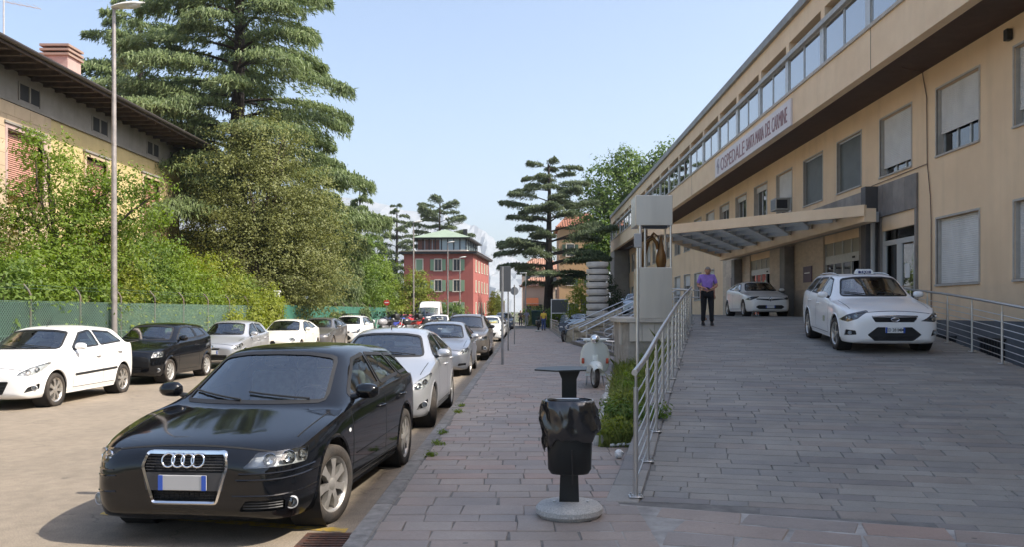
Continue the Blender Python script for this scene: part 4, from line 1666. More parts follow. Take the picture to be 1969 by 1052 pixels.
def build_car(P, label, cat='car', group=None, name='parked_car', loc=(0, 0), rz=0.0, z=0.0, rx=0.0, steer=0.0):
 """loc: position of the middle of the front bumper on the ground; front looks towards -Y"""
 C = CarBuilder(P)
 L, W, H = C.L, C.W, C.H
 near = P.get('near', True)
 root = empty(name, (0, 0, 0), label=label, cat=cat, group=group)
 place_car(root, L, loc, rz, z, rx)
 OFF = Vector((0, -L / 2, 0))
 bodym, r = P['paint'], P['r']
 fw, rwh = P['fw'], P['fw'] + P['wb']
 def part(m, nm, mt, parent=None, smooth=None):
  return m.build(nm, mt, parent or root, smooth, loc=OFF if parent is None else None)
 # ---- cutting
 wins_ = C.windows()
 cz, hz = P['cowl'][1], P['head'][1]
 cw = .80 * C.hw(P['cowl'][0])
 ws = [(-cw + .07, cz + .026), (0, cz + .032), (cw - .07, cz + .026), (C.rw(P['head'][0]) - .06, hz - .085), (C.rw(P['head'][0]) * .5, hz - .05), (0, hz - .042), (-C.rw(P['head'][0]) * .5, hz - .05), (-C.rw(P['head'][0]) + .06, hz - .085)]
 ws = round_poly(ws, 0.05, 2)
 gz, rz_ = P['rglass'][1], P['rend'][1]
 gw = .84 * C.hw(P['rglass'][0])
 bw = round_poly([(-gw + .10, gz + .05), (gw - .10, gz + .05), (C.rw(P['rend'][0]) - .09, rz_ - .10), (-C.rw(P['rend'][0]) + .09, rz_ - .10)], .05, 2)
 cut = MB()
 C.prism_cut(cut, 'F', ws, -0.5, 0.75)
 C.prism_cut(cut, 'B', bw, -0.4, 0.35)
 C.boolean(cut)
 for k in range(len(wins_)):
  cut = MB()
  C.prism_cut(cut, 'S+', wins_[k], -0.25, 0.22)
  C.prism_cut(cut, 'S-', wins_[k], -0.25, 0.22)
  C.boolean(cut)
 cut = MB()
 for w in []:
  C.prism_cut(cut, 'S+', w, -0.25, 0.22)
  C.prism_cut(cut, 'S-', w, -0.25, 0.22)
 lamps = [round_poly(p, .02, 2) for p in P.get('lamps', [])]
 for p in lamps:
  C.prism_cut(cut, 'L+', p, -0.45, 0.30)
  C.prism_cut(cut, 'L-', mir(p), -0.45, 0.30)
 grilles = [round_poly(p, .02, 2) for p in P.get('grilles', [])]
 if lamps:
  C.boolean(cut)
 cut = MB()
 for p in grilles:
  C.prism_cut(cut, 'F', p, -0.35, 0.22)
 if grilles:
  C.boolean(cut)
 cut = MB()
 intakes = [round_poly(p, .02, 2) for p in P.get('intakes', [])]
 for p in intakes:
  C.prism_cut(cut, 'L+', p, -0.45, 0.2)
  C.prism_cut(cut, 'L-', mir(p), -0.45, 0.2)
 if intakes:
  C.boolean(cut)
 cut = MB()
 for yy in (fw, rwh):
  for sg in (-1, 1):
   cut.cyl((sg * (W / 2 - .30), yy, r + .01), (sg * (W / 2 + .2), yy, r + .01), r * 1.16, 28)
 C.boolean(cut)
 C.boolean(C.cavity())
 o = C.body
 COL.objects.link(o)
 o.parent = root
 o.location = OFF
 o.data.materials.clear()
 o.data.materials.append(bodym)
 o.data.polygons.foreach_set('material_index', [0] * len(o.data.polygons))
 finish(o.data, 32)
 # ---- glass with rubber edge
 gl = P.get('glass', M_CARGLASS)
 wpart = part(C.patch('F', ws, -0.004, 0.12), 'windscreen', gl, smooth=179)
 part(C.strip('F', ws, 0.028, 0.003, True), 'windscreen_seal', M_RUBBER, wpart)
 rg_ = part(C.patch('B', bw, -0.004, 0.15), 'rear_window', M_CARGLASS, smooth=179)
 for k, w in enumerate(wins_):
  for vw in ('S+', 'S-'):
   g_ = part(C.patch(vw, w, -0.004, 0.15), 'side_window', P.get('sideglass', M_TINTGLASS), smooth=179)
   part(C.strip(vw, w, 0.032, 0.003, True), 'window_seal', P.get('trimmat', M_RUBBER), g_)
 # ---- lamps
 lm = P.get('lampmat', M_LAMPIN)
 for p in lamps:
  for vw, q in (('L+', p), ('L-', mir(p))):
   h_ = part(C.patch(vw, q, 0.0, 0.08, depth=0.055), 'headlight', lm)
   part(C.patch(vw, q, 0.003, 0.08), 'lens', M_LENS, h_, 179)
   sgn = 1 if vw == 'L+' else -1
   _, d = C.ray(vw, 0, 0)
   for (u, v, rad) in P.get('bulbs', []):
    c0 = C.proj(vw, sgn * u, v, 0)
    Mx = Matrix.Translation(c0 + d * 0.052) @ (-d).to_track_quat('Z', 'Y').to_matrix().to_4x4()
    part(MB().lathe([(rad, .04), (rad * .97, .043), (rad * .86, .03), (rad * .6, .012), (0.001, .004)], 18, Mx), 'reflector', M_CHROME, h_, 60)
    part(MB().lathe([(rad * .42, .0), (rad * .40, .03), (rad * .3, .042), (0.001, .047)], 14, Mx), 'bulb', M_LENS, h_, 60)
   for (u0, u1, v0, v1) in P.get('ambers', []):
    part(C.patch(vw, [(sgn * a, b_) for a, b_ in ((u0, v0), (u1, v0), (u1, v1), (u0, v1))], -0.012, 0.1), 'indicator', M_AMBER, h_)
 # ---- grilles
 for gi, p in enumerate(grilles):
  g_ = part(C.patch('F', p, 0.0, 0.10, depth=0.045), 'grille', P.get('grillemat', M_BLKPL))
  zs_ = [q[1] for q in p]
  xs_ = [q[0] for q in p]
  nb = P.get('bars', [5, 3, 3, 3])[min(gi, 3)]
  for k in range(nb):
   v = lerp(min(zs_), max(zs_), (k + .5) / nb)
   # width of the polygon at this height
   X = []
   for (a, b_) in zip(p, p[1:] + p[:1]):
    if (a[1] - v) * (b_[1] - v) < 0:
     X.append(lerp(a[0], b_[0], (v - a[1]) / (b_[1] - a[1])))
   if len(X) >= 2:
    part(C.strip('F', [(min(X) + .004, v), (max(X) - .004, v)], 0.013, -0.012, raised=0.010), 'bar', P.get('barmat', M_BLKPL), g_)
  if gi in P.get('mesh_grilles', ()):
   for k in range(14):
    u = lerp(min(xs_), max(xs_), (k + .5) / 14)
    part(C.strip('F', [(u * .86 if v_ == 0 else u, lerp(min(zs_) + .004, max(zs_) - .004, v_)) for v_ in (0, 1)], 0.006, -0.02, raised=0.006), 'bar', M_BLKPL, g_)
  fr_ = P.get('grille_frames', {}).get(gi)
  if fr_:
   part(C.strip('F', p, fr_[0], 0.001, True, 0.03, raised=0.012), 'grille_frame', fr_[1], g_, 60)
 for p in intakes:
  for vw, q in (('L+', p), ('L-', mir(p))):
   i_ = part(C.patch(vw, q, 0.0, 0.1, depth=0.04), 'air_intake', M_BLKPL)
   sgn = 1 if vw == 'L+' else -1
   zs_ = [a[1] for a in q]
   us_ = [a[0] for a in q]
   for k in range(P.get('intake_bars', 0)):
    v = lerp(min(zs_), max(zs_), (k + 1) / (P['intake_bars'] + 1))
    part(C.strip(vw, [(min(us_) + .02, v), (max(us_) - .015, v)], 0.012, -0.01, raised=0.008), 'bar', M_BLKPL, i_)
 for (u, v, rad) in P.get('fogs', []):
  for vw in ('L+', 'L-'):
   sgn = 1 if vw == 'L+' else -1
   _, d = C.ray(vw, 0, 0)
   c0 = C.proj(vw, sgn * u, v, 0.003)
   d2 = Vector((d.x * .6, 1, 0)).normalized()
   Mx = Matrix.Translation(c0 + d2 * 0.01) @ (-d2).to_track_quat('Z', 'Y').to_matrix().to_4x4()
   f_ = part(MB().lathe([(rad * 1.18, -.03), (rad * 1.15, .016), (rad, .02), (rad * .9, .012), (rad * .5, -.004), (0.001, -.008)], 18, Mx), 'fog_lamp', M_LAMPIN, smooth=50)
   part(MB().lathe([(rad, .014), (rad * .6, .022), (0.001, .025)], 18, Mx), 'lens', M_LENS, f_, 60)
 # ---- plate, badge
 if 'plate' in P:
  pz, ptxt = P['plate']
  q = C.proj('F', 0, pz, 0)
  ql, qr = C.proj('F', 0.17, pz, 0), C.proj('F', -0.17, pz, 0)
  yy = min(q.y, ql.y, qr.y) - 0.018
  plate_part(root, (0, yy - L / 2, pz), 0, ptxt, bg=P.get('platebg'))
  MB().box(-0.17, 0.17, yy + 0.005, q.y + 0.05, pz - 0.04, pz + 0.04).build('plate_holder', M_BLKPL, root, loc=OFF)
 if 'badge' in P:
  P['badge'](C, part)
 # ---- seams and handles
 for vw in ('S+', 'S-'):
  sm = MB()
  doors = P['doors']
  zlo = P.get('clear', .18) + .10
  for k, y in enumerate(doors):
   yb, yt = y if isinstance(y, tuple) else (y, y)
   zt = C.belt(yt) + (0.05 if k else 0.03)
   path = [(yb, zlo + .03), (yb, zlo + .12), (lerp(yb, yt, .6), lerp(zlo, zt, .6)), (yt, zt)]
   C.strip(vw, path, 0.010, 0.0015, b=sm)
  y0 = doors[0][0] if isinstance(doors[0], tuple) else doors[0]
  y1 = doors[-1][0] if isinstance(doors[-1], tuple) else doors[-1]
  C.strip(vw, [(y0, zlo + .03), (y1, zlo + .03)], 0.010, 0.0015, b=sm)
  part(sm, 'door_seam', M_SEAM)
  for (y, z_) in P.get('handles', []):
   h_ = C.proj(vw, y, z_, 0.0)
   sg = 1 if vw == 'S+' else -1
   hm = MB()
   hm.tube([(h_.x - sg * .01, y - .095, z_), (h_.x + sg * .028, y - .07, z_ + .003), (h_.x + sg * .034, y, z_ + .004), (h_.x + sg * .028, y + .07, z_ + .003), (h_.x - sg * .01, y + .095, z_)], [.012, .014, .016, .014, .012], 8)
   part(hm, 'door_handle', P.get('handlemat', bodym), smooth=60)
   C_ = C.patch(vw, circ(y, z_ - .004, .085, 14, .035), 0.001, .1)
   part(C_, 'handle_recess', M_SEAM if False else P.get('handlemat', bodym))
  if 'mould' in P:
   (ya, yb_, z_, wd, mm) = P['mould']
   part(C.strip(vw, [(ya, z_), (yb_, z_ + .03)], wd, 0.001, raised=0.014), 'side_moulding', mm, smooth=60)
  # sill
  part(C.strip(vw, [(fw + r * 1.2, P.get('clear', .18) + .045), (rwh - r * 1.2, P.get('clear', .18) + .045)], 0.05, 0.001, raised=.012), 'sill_trim', P.get('sillmat', bodym), smooth=60)
  # wheel arch lips
  for yy in (fw, rwh):
   arc = [(yy + r * 1.19 * math.cos(t), r + .01 + r * 1.19 * math.sin(t)) for t in [R(-8 + i * 196 / 20) for i in range(21)]]
   part(C.strip(vw, arc, P.get('lip', 0.03), 0.001, raised=P.get('lip_h', .010)), 'wheel_arch', P.get('archmat', bodym), smooth=60)
  if P.get('repeater'):
   y, z_ = P['repeater']
   part(C.patch(vw, circ(y, z_, .035, 10, .018), 0.004, .1), 'side_indicator', M_WHITE)
 # hood edge seams seen from above
 for sg in (-1, 1):
  hm = MB()
  y0, y1 = P.get('hoodline', (0.42, P['cowl'][0] + .12))
  C.strip('T', [(sg * .80 * W / 2, y0), (sg * .815 * W / 2, lerp(y0, y1, .5)), (sg * .83 * W / 2, y1)], 0.011, 0.002, b=hm)
  part(hm, 'bonnet_seam', M_SEAM)
 bmq = MB()
 C.strip('F', [(x, P['nose_z'] + P.get('hood_gap', -.01) - 0.06 * (x / (W * .4)) ** 2) for x in [W * .40 * (i / 8 - 1) for i in range(17)]], 0.009, 0.002, b=bmq)
 part(bmq, 'bonnet_gap', M_SEAM)
 # ---- wipers
 for (x0, x1) in ((-.05, -.58), (.50, -.02)):
  m = MB()
  zc0 = cz + .028
  pth = [C.proj('F', lerp(x0, x1, t), zc0 + .012 + .055 * t, .014) for t in (0, .25, .5, .75, 1)]
  m.tube(pth, .010, 5)
  part(m, 'wiper', M_BLKPL)
 # ---- mirrors
 wy = P['win'][0][0] + P.get('mirror_dy', 0.10)
 mz = C.belt(wy) + P.get('mirror_dz', .045)
 mirmat = P.get('mirrormat', bodym)
 for sg, vw in ((1, 'S+'), (-1, 'S-')):
  q = C.proj(vw, wy, mz - .01, 0)
  mm = mirror_mesh('m', sg, None)
  me = mm.mesh('wing_mirror', mirmat, 70)
  w_ = put('wing_mirror', me, root, Vector((q.x, q.y, mz)) + OFF)
  MB().tube([(-sg * .03, 0.0, -.01), (sg * .05, -.005, .01)], [.03, .022], 8).build('stalk', M_BLKPL, w_)
 # ---- interior
 it = P.get('seatmat', M_SEAT)
 cy = P['cowl'][0]
 dz = cz - .03
 dm = MB()
 ww = C.hw(cy + .4) * .80
 prof = [(cy + .18, .55), (cy + .20, dz - .02), (cy + .30, dz + .0), (cy + .48, dz - .005), (cy + .62, dz - .05), (cy + .68, dz - .16), (cy + .62, .60), (cy + .5, .5)]
 dm.loft([[(-ww, y, z_) for y, z_ in prof], [(-ww * .4, y - .03, z_ + .01) for y, z_ in prof], [(ww * .4, y - .03, z_ + .01) for y, z_ in prof], [(ww, y, z_) for y, z_ in prof]])
 dm_o = part(dm, 'dashboard', P.get('dashmat', M_DASH), smooth=40)
 if near:
  hood_ = MB()
  hood_.loft([[(.36 + .19 * math.cos(a), cy + .42, dz - .03 + .085 * math.sin(a)) for a in [math.pi * i / 8 for i in range(9)]], [(.36 + .17 * math.cos(a), cy + .64, dz - .04 + .07 * math.sin(a)) for a in [math.pi * i / 8 for i in range(9)]]], closed=False, caps=False)
  part(hood_, 'instrument_hood', P.get('dashmat', M_DASH), dm_o, 60)
  sw_ = MB()
  c0 = Vector((.36, cy + .80, dz - .02))
  ax = Vector((0, -.9, -.4)).normalized()
  u_ = Vector((1, 0, 0))
  v_ = ax.cross(u_)
  sw_.tube([c0 + (u_ * math.cos(t) + v_ * math.sin(t)) * .185 for t in [2 * math.pi * k / 24 for k in range(24)]], .017, 8, closed=True)
  sw_.tube([c0 + u_ * -.18, c0 + ax * .02, c0 + u_ * .18], .02, 6)
  sw_.tube([c0, c0 + ax * .2], .04, 8)
  part(sw_, 'steering_wheel', M_BLKPL, smooth=60)
 sy = cy + 1.22
 for sx in (-.36, .36):
  sm = MB()
  sm.bbox((sx, sy, .52), (.50, .52, .16), .05)
  sm.bbox((0, 0, .30), (.47, .14, .62), .055, Matrix.Translation((sx, sy + .30, .52)) @ Matrix.Rotation(R(-16), 4, 'X'))
  sm.bbox((0, 0, .74), (.25, .10, .19), .045, Matrix.Translation((sx, sy + .30, .53)) @ Matrix.Rotation(R(-14), 4, 'X'))
  part(sm, 'front_seat', it, smooth=60)
 sm = MB()
 y2 = min(sy + 1.0, P['rglass'][0] - .55)
 sm.bbox((0, y2, .52), (1.20, .46, .16), .05)
 sm.bbox((0, 0, .27), (1.20, .13, .56), .05, Matrix.Translation((0, y2 + .28, .52)) @ Matrix.Rotation(R(-18), 4, 'X'))
 for sx in (-.36, .36):
  sm.bbox((0, 0, .60), (.24, .09, .14), .04, Matrix.Translation((sx, y2 + .28, .53)) @ Matrix.Rotation(R(-16), 4, 'X'))
 part(sm, 'rear_seat', it, smooth=60)
 q = C.proj('F', 0, hz - .10, -.10)
 part(MB().bbox((0, q.y + .02, hz - .12), (.23, .04, .065), .02), 'rear_view_mirror', M_BLKPL, smooth=60)
 # ---- wheels
 tw = P.get('tw', .205)
 tyre, rim, disc = wheel_meshes(name, r, tw, P.get('spokes', 7), P.get('wheel', 'alloy'), P.get('rimmat', M_ALLOY))
 for yy, isf in ((fw, True), (rwh, False)):
  for sg in (1, -1):
   we = empty('wheel', Vector((sg * (W / 2 - tw / 2 - .012), yy, r - .004)) + OFF, parent=root)
   we.rotation_euler = (random.uniform(0, 6), 0, (0 if sg > 0 else math.pi) + (steer if isf else 0))
   we.rotation_mode = 'XYZ'
   put('tyre', tyre, we)
   put('rim', rim, we)
   put('brake_disc', disc, we)
   wlm = MB()
   ra = r * 1.155
   wlm.lathe([(ra, sg * (W / 2 - .03)), (ra, sg * (W / 2 - .29)), (0.01, sg * (W / 2 - .295))], 28, Matrix.Translation((0, yy, r + .01)), axis='X')
   part(wlm, 'wheel_well', M_UNDER)
 # ---- antenna, rails
 if P.get('antenna'):
  ay = P['antenna']
  q = C.proj('T', 0, ay)
  part(MB().tube([q, q + Vector((0, .12, .18))], [.008, .004], 6), 'antenna', M_BLKPL)
 if P.get('rails'):
  ya, yb_, mm, hh = P['rails']
  for sg in (-1, 1):
   pth = []
   for i in range(9):
    t = i / 8
    y = lerp(ya, yb_, t)
    x = sg * (C.rw(y) - .085)
    q = C.proj('T', x, y)
    pth.append((x, y, q.z + hh * min(1, min(t, 1 - t) * 8) + .004))
   part(MB().tube(pth, .019, 8), 'roof_rail', mm, smooth=60)
 if P.get('crossbars'):
  for y in P['crossbars']:
   q = C.proj('T', 0, y)
   part(MB().box(-C.rw(y) + .03, C.rw(y) - .03, y - .03, y + .03, q.z + .06, q.z + .09).box(-C.rw(y) + .06, -C.rw(y) + .12, y - .04, y + .04, q.z - .04, q.z + .06)
     .box(C.rw(y) - .12, C.rw(y) - .06, y - .04, y + .04, q.z - .04, q.z + .06), 'roof_bar', M_BLKPL)
 if 'extra' in P:
  P['extra'](C, part, root)
 return root, C
def place_car(root, L, loc, rz=0.0, z=0.0, rx=0.0):
 d = Vector((math.sin(-rz), math.cos(rz), 0))
 root.location = (loc[0] + d.x * L / 2, loc[1] + d.y * L / 2, z)
 root.rotation_euler = (rx, 0, rz)
PAINT_BLACK = mat('black_car_paint', (0.004, 0.0045, 0.006), 0.06, coat=0.0, spec=0.55)
PAINT_WHITE = mat('white_car_paint', (0.84, 0.83, 0.81), 0.35, coat=0.8)
PAINT_CREAM = mat('warm_white_car_paint', (0.80, 0.77, 0.68), 0.35, coat=0.8)
PAINT_SILVER = mat('silver_car_paint', (0.50, 0.505, 0.52), 0.32, metal=0.55, coat=0.8)
PAINT_GREYBLUE = mat('grey_blue_car_paint', (0.30, 0.315, 0.35), 0.32, metal=0.6, coat=0.8)
PAINT_GREY = mat('warm_grey_car_paint', (0.20, 0.19, 0.185), 0.32, metal=0.6, coat=0.8)
PAINT_BROWN = mat('brown_grey_car_paint', (0.22, 0.195, 0.17), 0.32, metal=0.6, coat=0.8)
PAINT_DARKBLUE = mat('dark_blue_car_paint', (0.03, 0.042, 0.07), 0.3, metal=0.3, coat=0.8)
PAINT_PALEBLUE = mat('pale_blue_car_paint', (0.42, 0.50, 0.56), 0.35, metal=0.3, coat=0.8)
def rings_badge(C, part):
 b = MB()
 z0 = 0.645
 for k in range(4):
  cx = (k - 1.5) * 0.073
  q = C.proj('F', cx, z0, 0)
  b.tube([(cx + .047 * math.cos(t), q.y - .016 + .002 * (k % 2) + .25 * .047 * math.sin(t), z0 + .047 * math.sin(t)) for t in [2 * math.pi * i / 24 for i in range(24)]], .0072, 8, closed=True)
 part(b, 'rings_emblem', M_CHROME, smooth=80)
def oval_badge(z0, rx_=.062, ry_=.03, mt=None, ring=True):
 def f(C, part):
  b = C.patch('F', circ(0, z0, rx_, 20, ry_), 0.010, .1)
  e = part(b, 'emblem', mt or M_CHROME)
  part(C.strip('F', circ(0, z0, rx_, 20, ry_), .012, .011, True, .03, raised=.006), 'emblem_rim', M_CHROME, e)
 return f
def lozenge_badge(z0):
 def f(C, part):
  a = [(0, z0 + .085), (.06, z0), (0, z0 - .085), (-.06, z0)]
  part(C.strip('F', a, .026, .016, True, .03, raised=.012), 'emblem', M_CHROME)
 return f
def lion_badge(z0):
 def f(C, part):
  a = [(-.02, z0 - .055), (.03, z0 - .05), (.012, z0 - .01), (.035, z0 + .03), (.0, z0 + .055), (-.03, z0 + .03), (-.015, z0)]
  part(C.patch('F', a, .008, .1), 'emblem', M_CHROME)
 return f
A3 = dict(L=4.29, W=1.74, H=1.42, wb=2.578, fw=.87, r=.318, clear=.16, nose_z=.745, hood=[(.5, .82), (.8, .875)], cowl=(1.02, .915), head=(1.95, 1.372), peak=(2.55, 1.42),
   rend=(3.86, 1.345), rglass=(4.13, 1.0), belt=[(0, .52), (.14, .645), (.4, .735), (.9, .835), (1.3, .885), (2.2, .93), (3.4, .985), (4.2, 1.0)], roofw=.60,
   win=[(1.56, 2.14, 2.50, 2.54), (2.57, 2.60, 3.33, 3.26), (3.42, 3.36, 3.86, 3.68)], doors=[(1.36, 1.36), (2.52, 2.52), (3.20, 3.42)], handles=[(2.36, .79), (3.24, .82)],
   lamps=[[(-.34, .585), (.15, .60), (.185, .705), (-.23, .685)]], bulbs=[(-.15, .637, .052), (-.01, .645, .054), (.115, .652, .038)],
   grilles=[[(-.235, .335), (.235, .335), (.315, .60), (.29, .695), (-.29, .695), (-.315, .60)]], bars=[0], grille_frames={0: (.026, M_CHROME)},
   intakes=[[(-.36, .275), (-.05, .275), (-.05, .355), (-.32, .355)]], intake_bars=3, fogs=[(.0, .318, .042)], plate=(.485, None),
   paint=PAINT_BLACK, spokes=7, wheel='alloy', badge=rings_badge, repeater=(1.25, .70), fat=.55, mirror_dy=.05, snub=1.3, seatmat=M_SEATG, dashmat=M_DASHG,
   trimmat=M_RUBBER, platebg=mat('plate_blurred', (0.42, 0.42, 0.42), 0.5))
def a3_extra(C, part, root):
 # dark centre bar behind the plate and the fine bars of the grille
 b = MB()
 part(C.patch('F', [(-.285, .425), (.285, .425), (.312, .555), (-.312, .555)], .002, .1), 'grille_centre', mat('dark_grey_plastic', (0.045, 0.046, 0.05), 0.4))
 for k in range(6):
  v = .572 + k * .0205
  part(C.strip('F', [(-.29, v), (.29, v)], .006, -.006, raised=.007), 'grille_bar', mat('grille_bar_grey', (0.10, 0.10, 0.105), 0.35, metal=.4))
 for k in range(4):
  v = .352 + k * .02
  part(C.strip('F', [(-.225, v), (.225, v)], .005, -.006, raised=.006), 'grille_bar', M_BLKPL)
 for k in range(13):
  u = lerp(-.27, .27, k / 12)
  part(C.strip('F', [(u, .565), (u, .69)], .004, -.012, raised=.006), 'grille_bar', M_BLKPL)
  part(C.strip('F', [(u * .82, .345), (u * .86, .42)], .004, -.010, raised=.006), 'grille_bar', M_BLKPL)
 part(C.strip('F', [(-.24, .275), (.24, .275)], .04, .001), 'lower_grille', M_BLKPL)
 for vw, sg in (('L+', 1), ('L-', -1)):
  for (z_, a, c) in ((.545, -.36, .24), (.50, -.38, .26), (.385, -.40, .26)):
   part(C.strip(vw, [(sg * a, z_), (sg * lerp(a, c, .5), z_ + .004), (sg * c, z_ + .02)], .014, .0005, raised=.006), 'bumper_crease', PAINT_BLACK, smooth=60)
 # papers on the dashboard
 part(MB().box(-.60, -.44, 1.46, 1.56, .905, .908), 'paper', M_WHITE)
 # raised door crease and dark bumper seam
 for vw in ('S+', 'S-'):
  part(C.strip(vw, [(1.45, .47), (3.05, .50)], .012, .001, raised=.004), 'door_crease', PAINT_BLACK, smooth=60)
  part(C.strip(vw, [(.10, .50), (.55, .53)], .006, .0015), 'bumper_seam', M_SEAM)
A3['extra'] = a3_extra
# ------------------------------------------------------------------ the cars of the photograph
def var_(base, **kw):
 d = dict(base)
 d.update(kw)
 return d
P207 = dict(L=4.03, W=1.75, H=1.47, wb=2.54, fw=.80, r=.305, clear=.17, nose_z=.75, hood=[(.5, .86), (.8, .93)], cowl=(1.00, 1.0), head=(1.82, 1.405), peak=(2.4, 1.47),
   rend=(3.55, 1.40), rglass=(3.88, 1.04), belt=[(0, .53), (.12, .65), (.4, .77), (.9, .89), (1.4, .95), (2.5, 1.0), (3.7, 1.06)], roofw=.58, bow=.30,
   win=[(1.52, 2.02, 2.44, 2.46), (2.52, 2.54, 3.40, 3.22)], doors=[(1.36, 1.36), (2.48, 2.48), (3.10, 3.36)], handles=[(2.30, .85), (3.20, .90)],
   lamps=[[(-.20, .605), (.02, .60), (.20, .665), (.40, .80), (.34, .815), (.02, .735), (-.16, .655)]], bulbs=[(-.02, .655, .045), (.13, .70, .042)],
   grilles=[[(-.36, .29), (.36, .29), (.46, .50), (-.46, .50)]], bars=[4], grille_frames={0: (.016, M_BLKPL)},
   intakes=[[(-.10, .30), (.16, .36), (.17, .46), (-.04, .40)]], fogs=[(.07, .385, .04)], paint=PAINT_SILVER, wheel=0.46, spokes=7, rimmat=M_HUBCAP,
   badge=lion_badge(.63), mirror_dy=.02, fat=.5, antenna=2.0, dashmat=M_DASHG, lampmat=M_LAMPIN)
PC2 = dict(L=3.67, W=1.66, H=1.46, wb=2.32, fw=.70, r=.29, clear=.16, nose_z=.80, hood=[(.45, .89), (.7, .94)], cowl=(.86, 1.0), head=(1.62, 1.40), peak=(2.1, 1.46),
   rend=(3.35, 1.40), rglass=(3.58, 1.06), belt=[(0, .58), (.12, .70), (.4, .82), (.9, .92), (1.4, .965), (2.4, 1.0), (3.5, 1.08)], roofw=.57, bow=.28, snub=.8,
   win=[(1.30, 1.80, 2.42, 2.44), (2.50, 2.53, 3.12, 2.98)], doors=[(1.18, 1.18), (2.46, 2.46)], handles=[(2.27, .86)],
   lamps=[[(-.14, .63), (.16, .65), (.20, .79), (-.06, .77)]], bulbs=[(-.02, .70, .055), (.10, .71, .045)], lampmat=mat('lamp_housing_bright', (0.60, 0.60, 0.60), 0.4, metal=0.2),
   grilles=[[(-.40, .30), (.40, .30), (.42, .42), (-.42, .42)]], bars=[2], fogs=[(.02, .34, .042)], paint=PAINT_BLACK, wheel=0.55, spokes=9, rimmat=M_HUBCAP,
   plate=(.50, 'far'), badge=oval_badge(.70, .04, .035), mirrormat=PAINT_BLACK, mirror_dy=.02, lip=.04, lip_h=.02)
PAYGO = dict(L=3.41, W=1.62, H=1.47, wb=2.34, fw=.60, r=.285, clear=.16, nose_z=.76, hood=[(.4, .86), (.6, .92)], cowl=(.78, .98), head=(1.50, 1.40), peak=(2.0, 1.465),
    rend=(3.05, 1.40), rglass=(3.28, 1.02), belt=[(0, .55), (.12, .66), (.4, .80), (.9, .90), (1.4, .94), (2.4, .98), (3.3, 1.05)], roofw=.56, bow=.28, snub=.85,
    win=[(1.24, 1.70, 2.04, 2.06), (2.12, 2.14, 2.82, 2.68)], doors=[(1.12, 1.12), (2.08, 2.08), (2.70, 2.86)], handles=[(1.92, .83), (2.62, .87)],
    lamps=[[(-.16, .58), (.10, .59), (.26, .72), (.20, .77), (-.06, .70)]], bulbs=[(-.01, .645, .05), (.12, .68, .04)],
    grilles=[[(-.42, .27), (.42, .27), (.44, .42), (-.44, .42)], [(-.20, .575), (.20, .575), (.24, .62), (-.24, .62)]], bars=[2, 0], paint=PAINT_SILVER, wheel=0.5, spokes=8, rimmat=M_HUBCAP,
    plate=(.50, 'far'), badge=oval_badge(.66, .05, .035), mirror_dy=.02)
PMITO = dict(L=4.06, W=1.72, H=1.45, wb=2.51, fw=.84, r=.31, clear=.16, nose_z=.74, hood=[(.5, .84), (.8, .91)], cowl=(1.05, .97), head=(1.86, 1.39), peak=(2.35, 1.45),
    rend=(3.55, 1.37), rglass=(3.85, 1.04), belt=[(0, .53), (.12, .64), (.4, .77), (.9, .87), (1.4, .93), (2.5, 1.0), (3.7, 1.08)], roofw=.57, bow=.30,
    win=[(1.58, 2.06, 2.62, 2.62), (2.70, 2.69, 3.28, 3.12)], doors=[(1.40, 1.40), (2.66, 2.66)], handles=[(2.46, .86)],
    lamps=[[(-.04 + .13 * math.cos(t), .665 + .085 * math.sin(t)) for t in [2 * math.pi * k / 14 for k in range(14)]]], bulbs=[(-.04, .665, .06)],
    grilles=[[(-.035, .36), (.035, .36), (.10, .56), (0.06, .64), (-0.06, .64), (-.10, .56)], [(-.62, .28), (-.16, .28), (-.16, .36), (-.60, .36)], [(.16, .28), (.62, .28), (.60, .36), (.16, .36)]],
    bars=[4, 1, 1], grille_frames={0: (.018, M_CHROME)}, paint=PAINT_CREAM, wheel='alloy', spokes=5, mirror_dy=.02)
PI30 = dict(L=4.28, W=1.78, H=1.48, wb=2.65, fw=.87, r=.315, clear=.16, nose_z=.76, hood=[(.5, .86), (.8, .92)], cowl=(1.10, .98), head=(1.94, 1.41), peak=(2.5, 1.475),
   rend=(3.85, 1.39), rglass=(4.12, 1.04), belt=[(0, .54), (.12, .66), (.4, .79), (.9, .88), (1.4, .94), (2.5, 1.0), (3.9, 1.09)], roofw=.60, bow=.30,
   win=[(1.66, 2.12, 2.50, 2.52), (2.58, 2.60, 3.30, 3.24), (3.38, 3.33, 3.78, 3.62)], doors=[(1.44, 1.44), (2.54, 2.54), (3.22, 3.40)], handles=[(2.36, .85), (3.22, .90)],
   lamps=[[(-.22, .62), (.05, .62), (.30, .72), (.26, .78), (-.06, .71)]], bulbs=[(-.04, .665, .045), (.10, .70, .042)], lampmat=M_LAMPIN,
   grilles=[[(-.30, .42), (.30, .42), (.40, .56), (.34, .63), (-.34, .63), (-.40, .56)]], bars=[4], grille_frames={0: (.016, M_CHROME)},
   intakes=[[(-.16, .28), (.08, .30), (.08, .40), (-.12, .38)]], paint=PAINT_GREY, wheel='alloy', spokes=5, mirror_dy=.02)
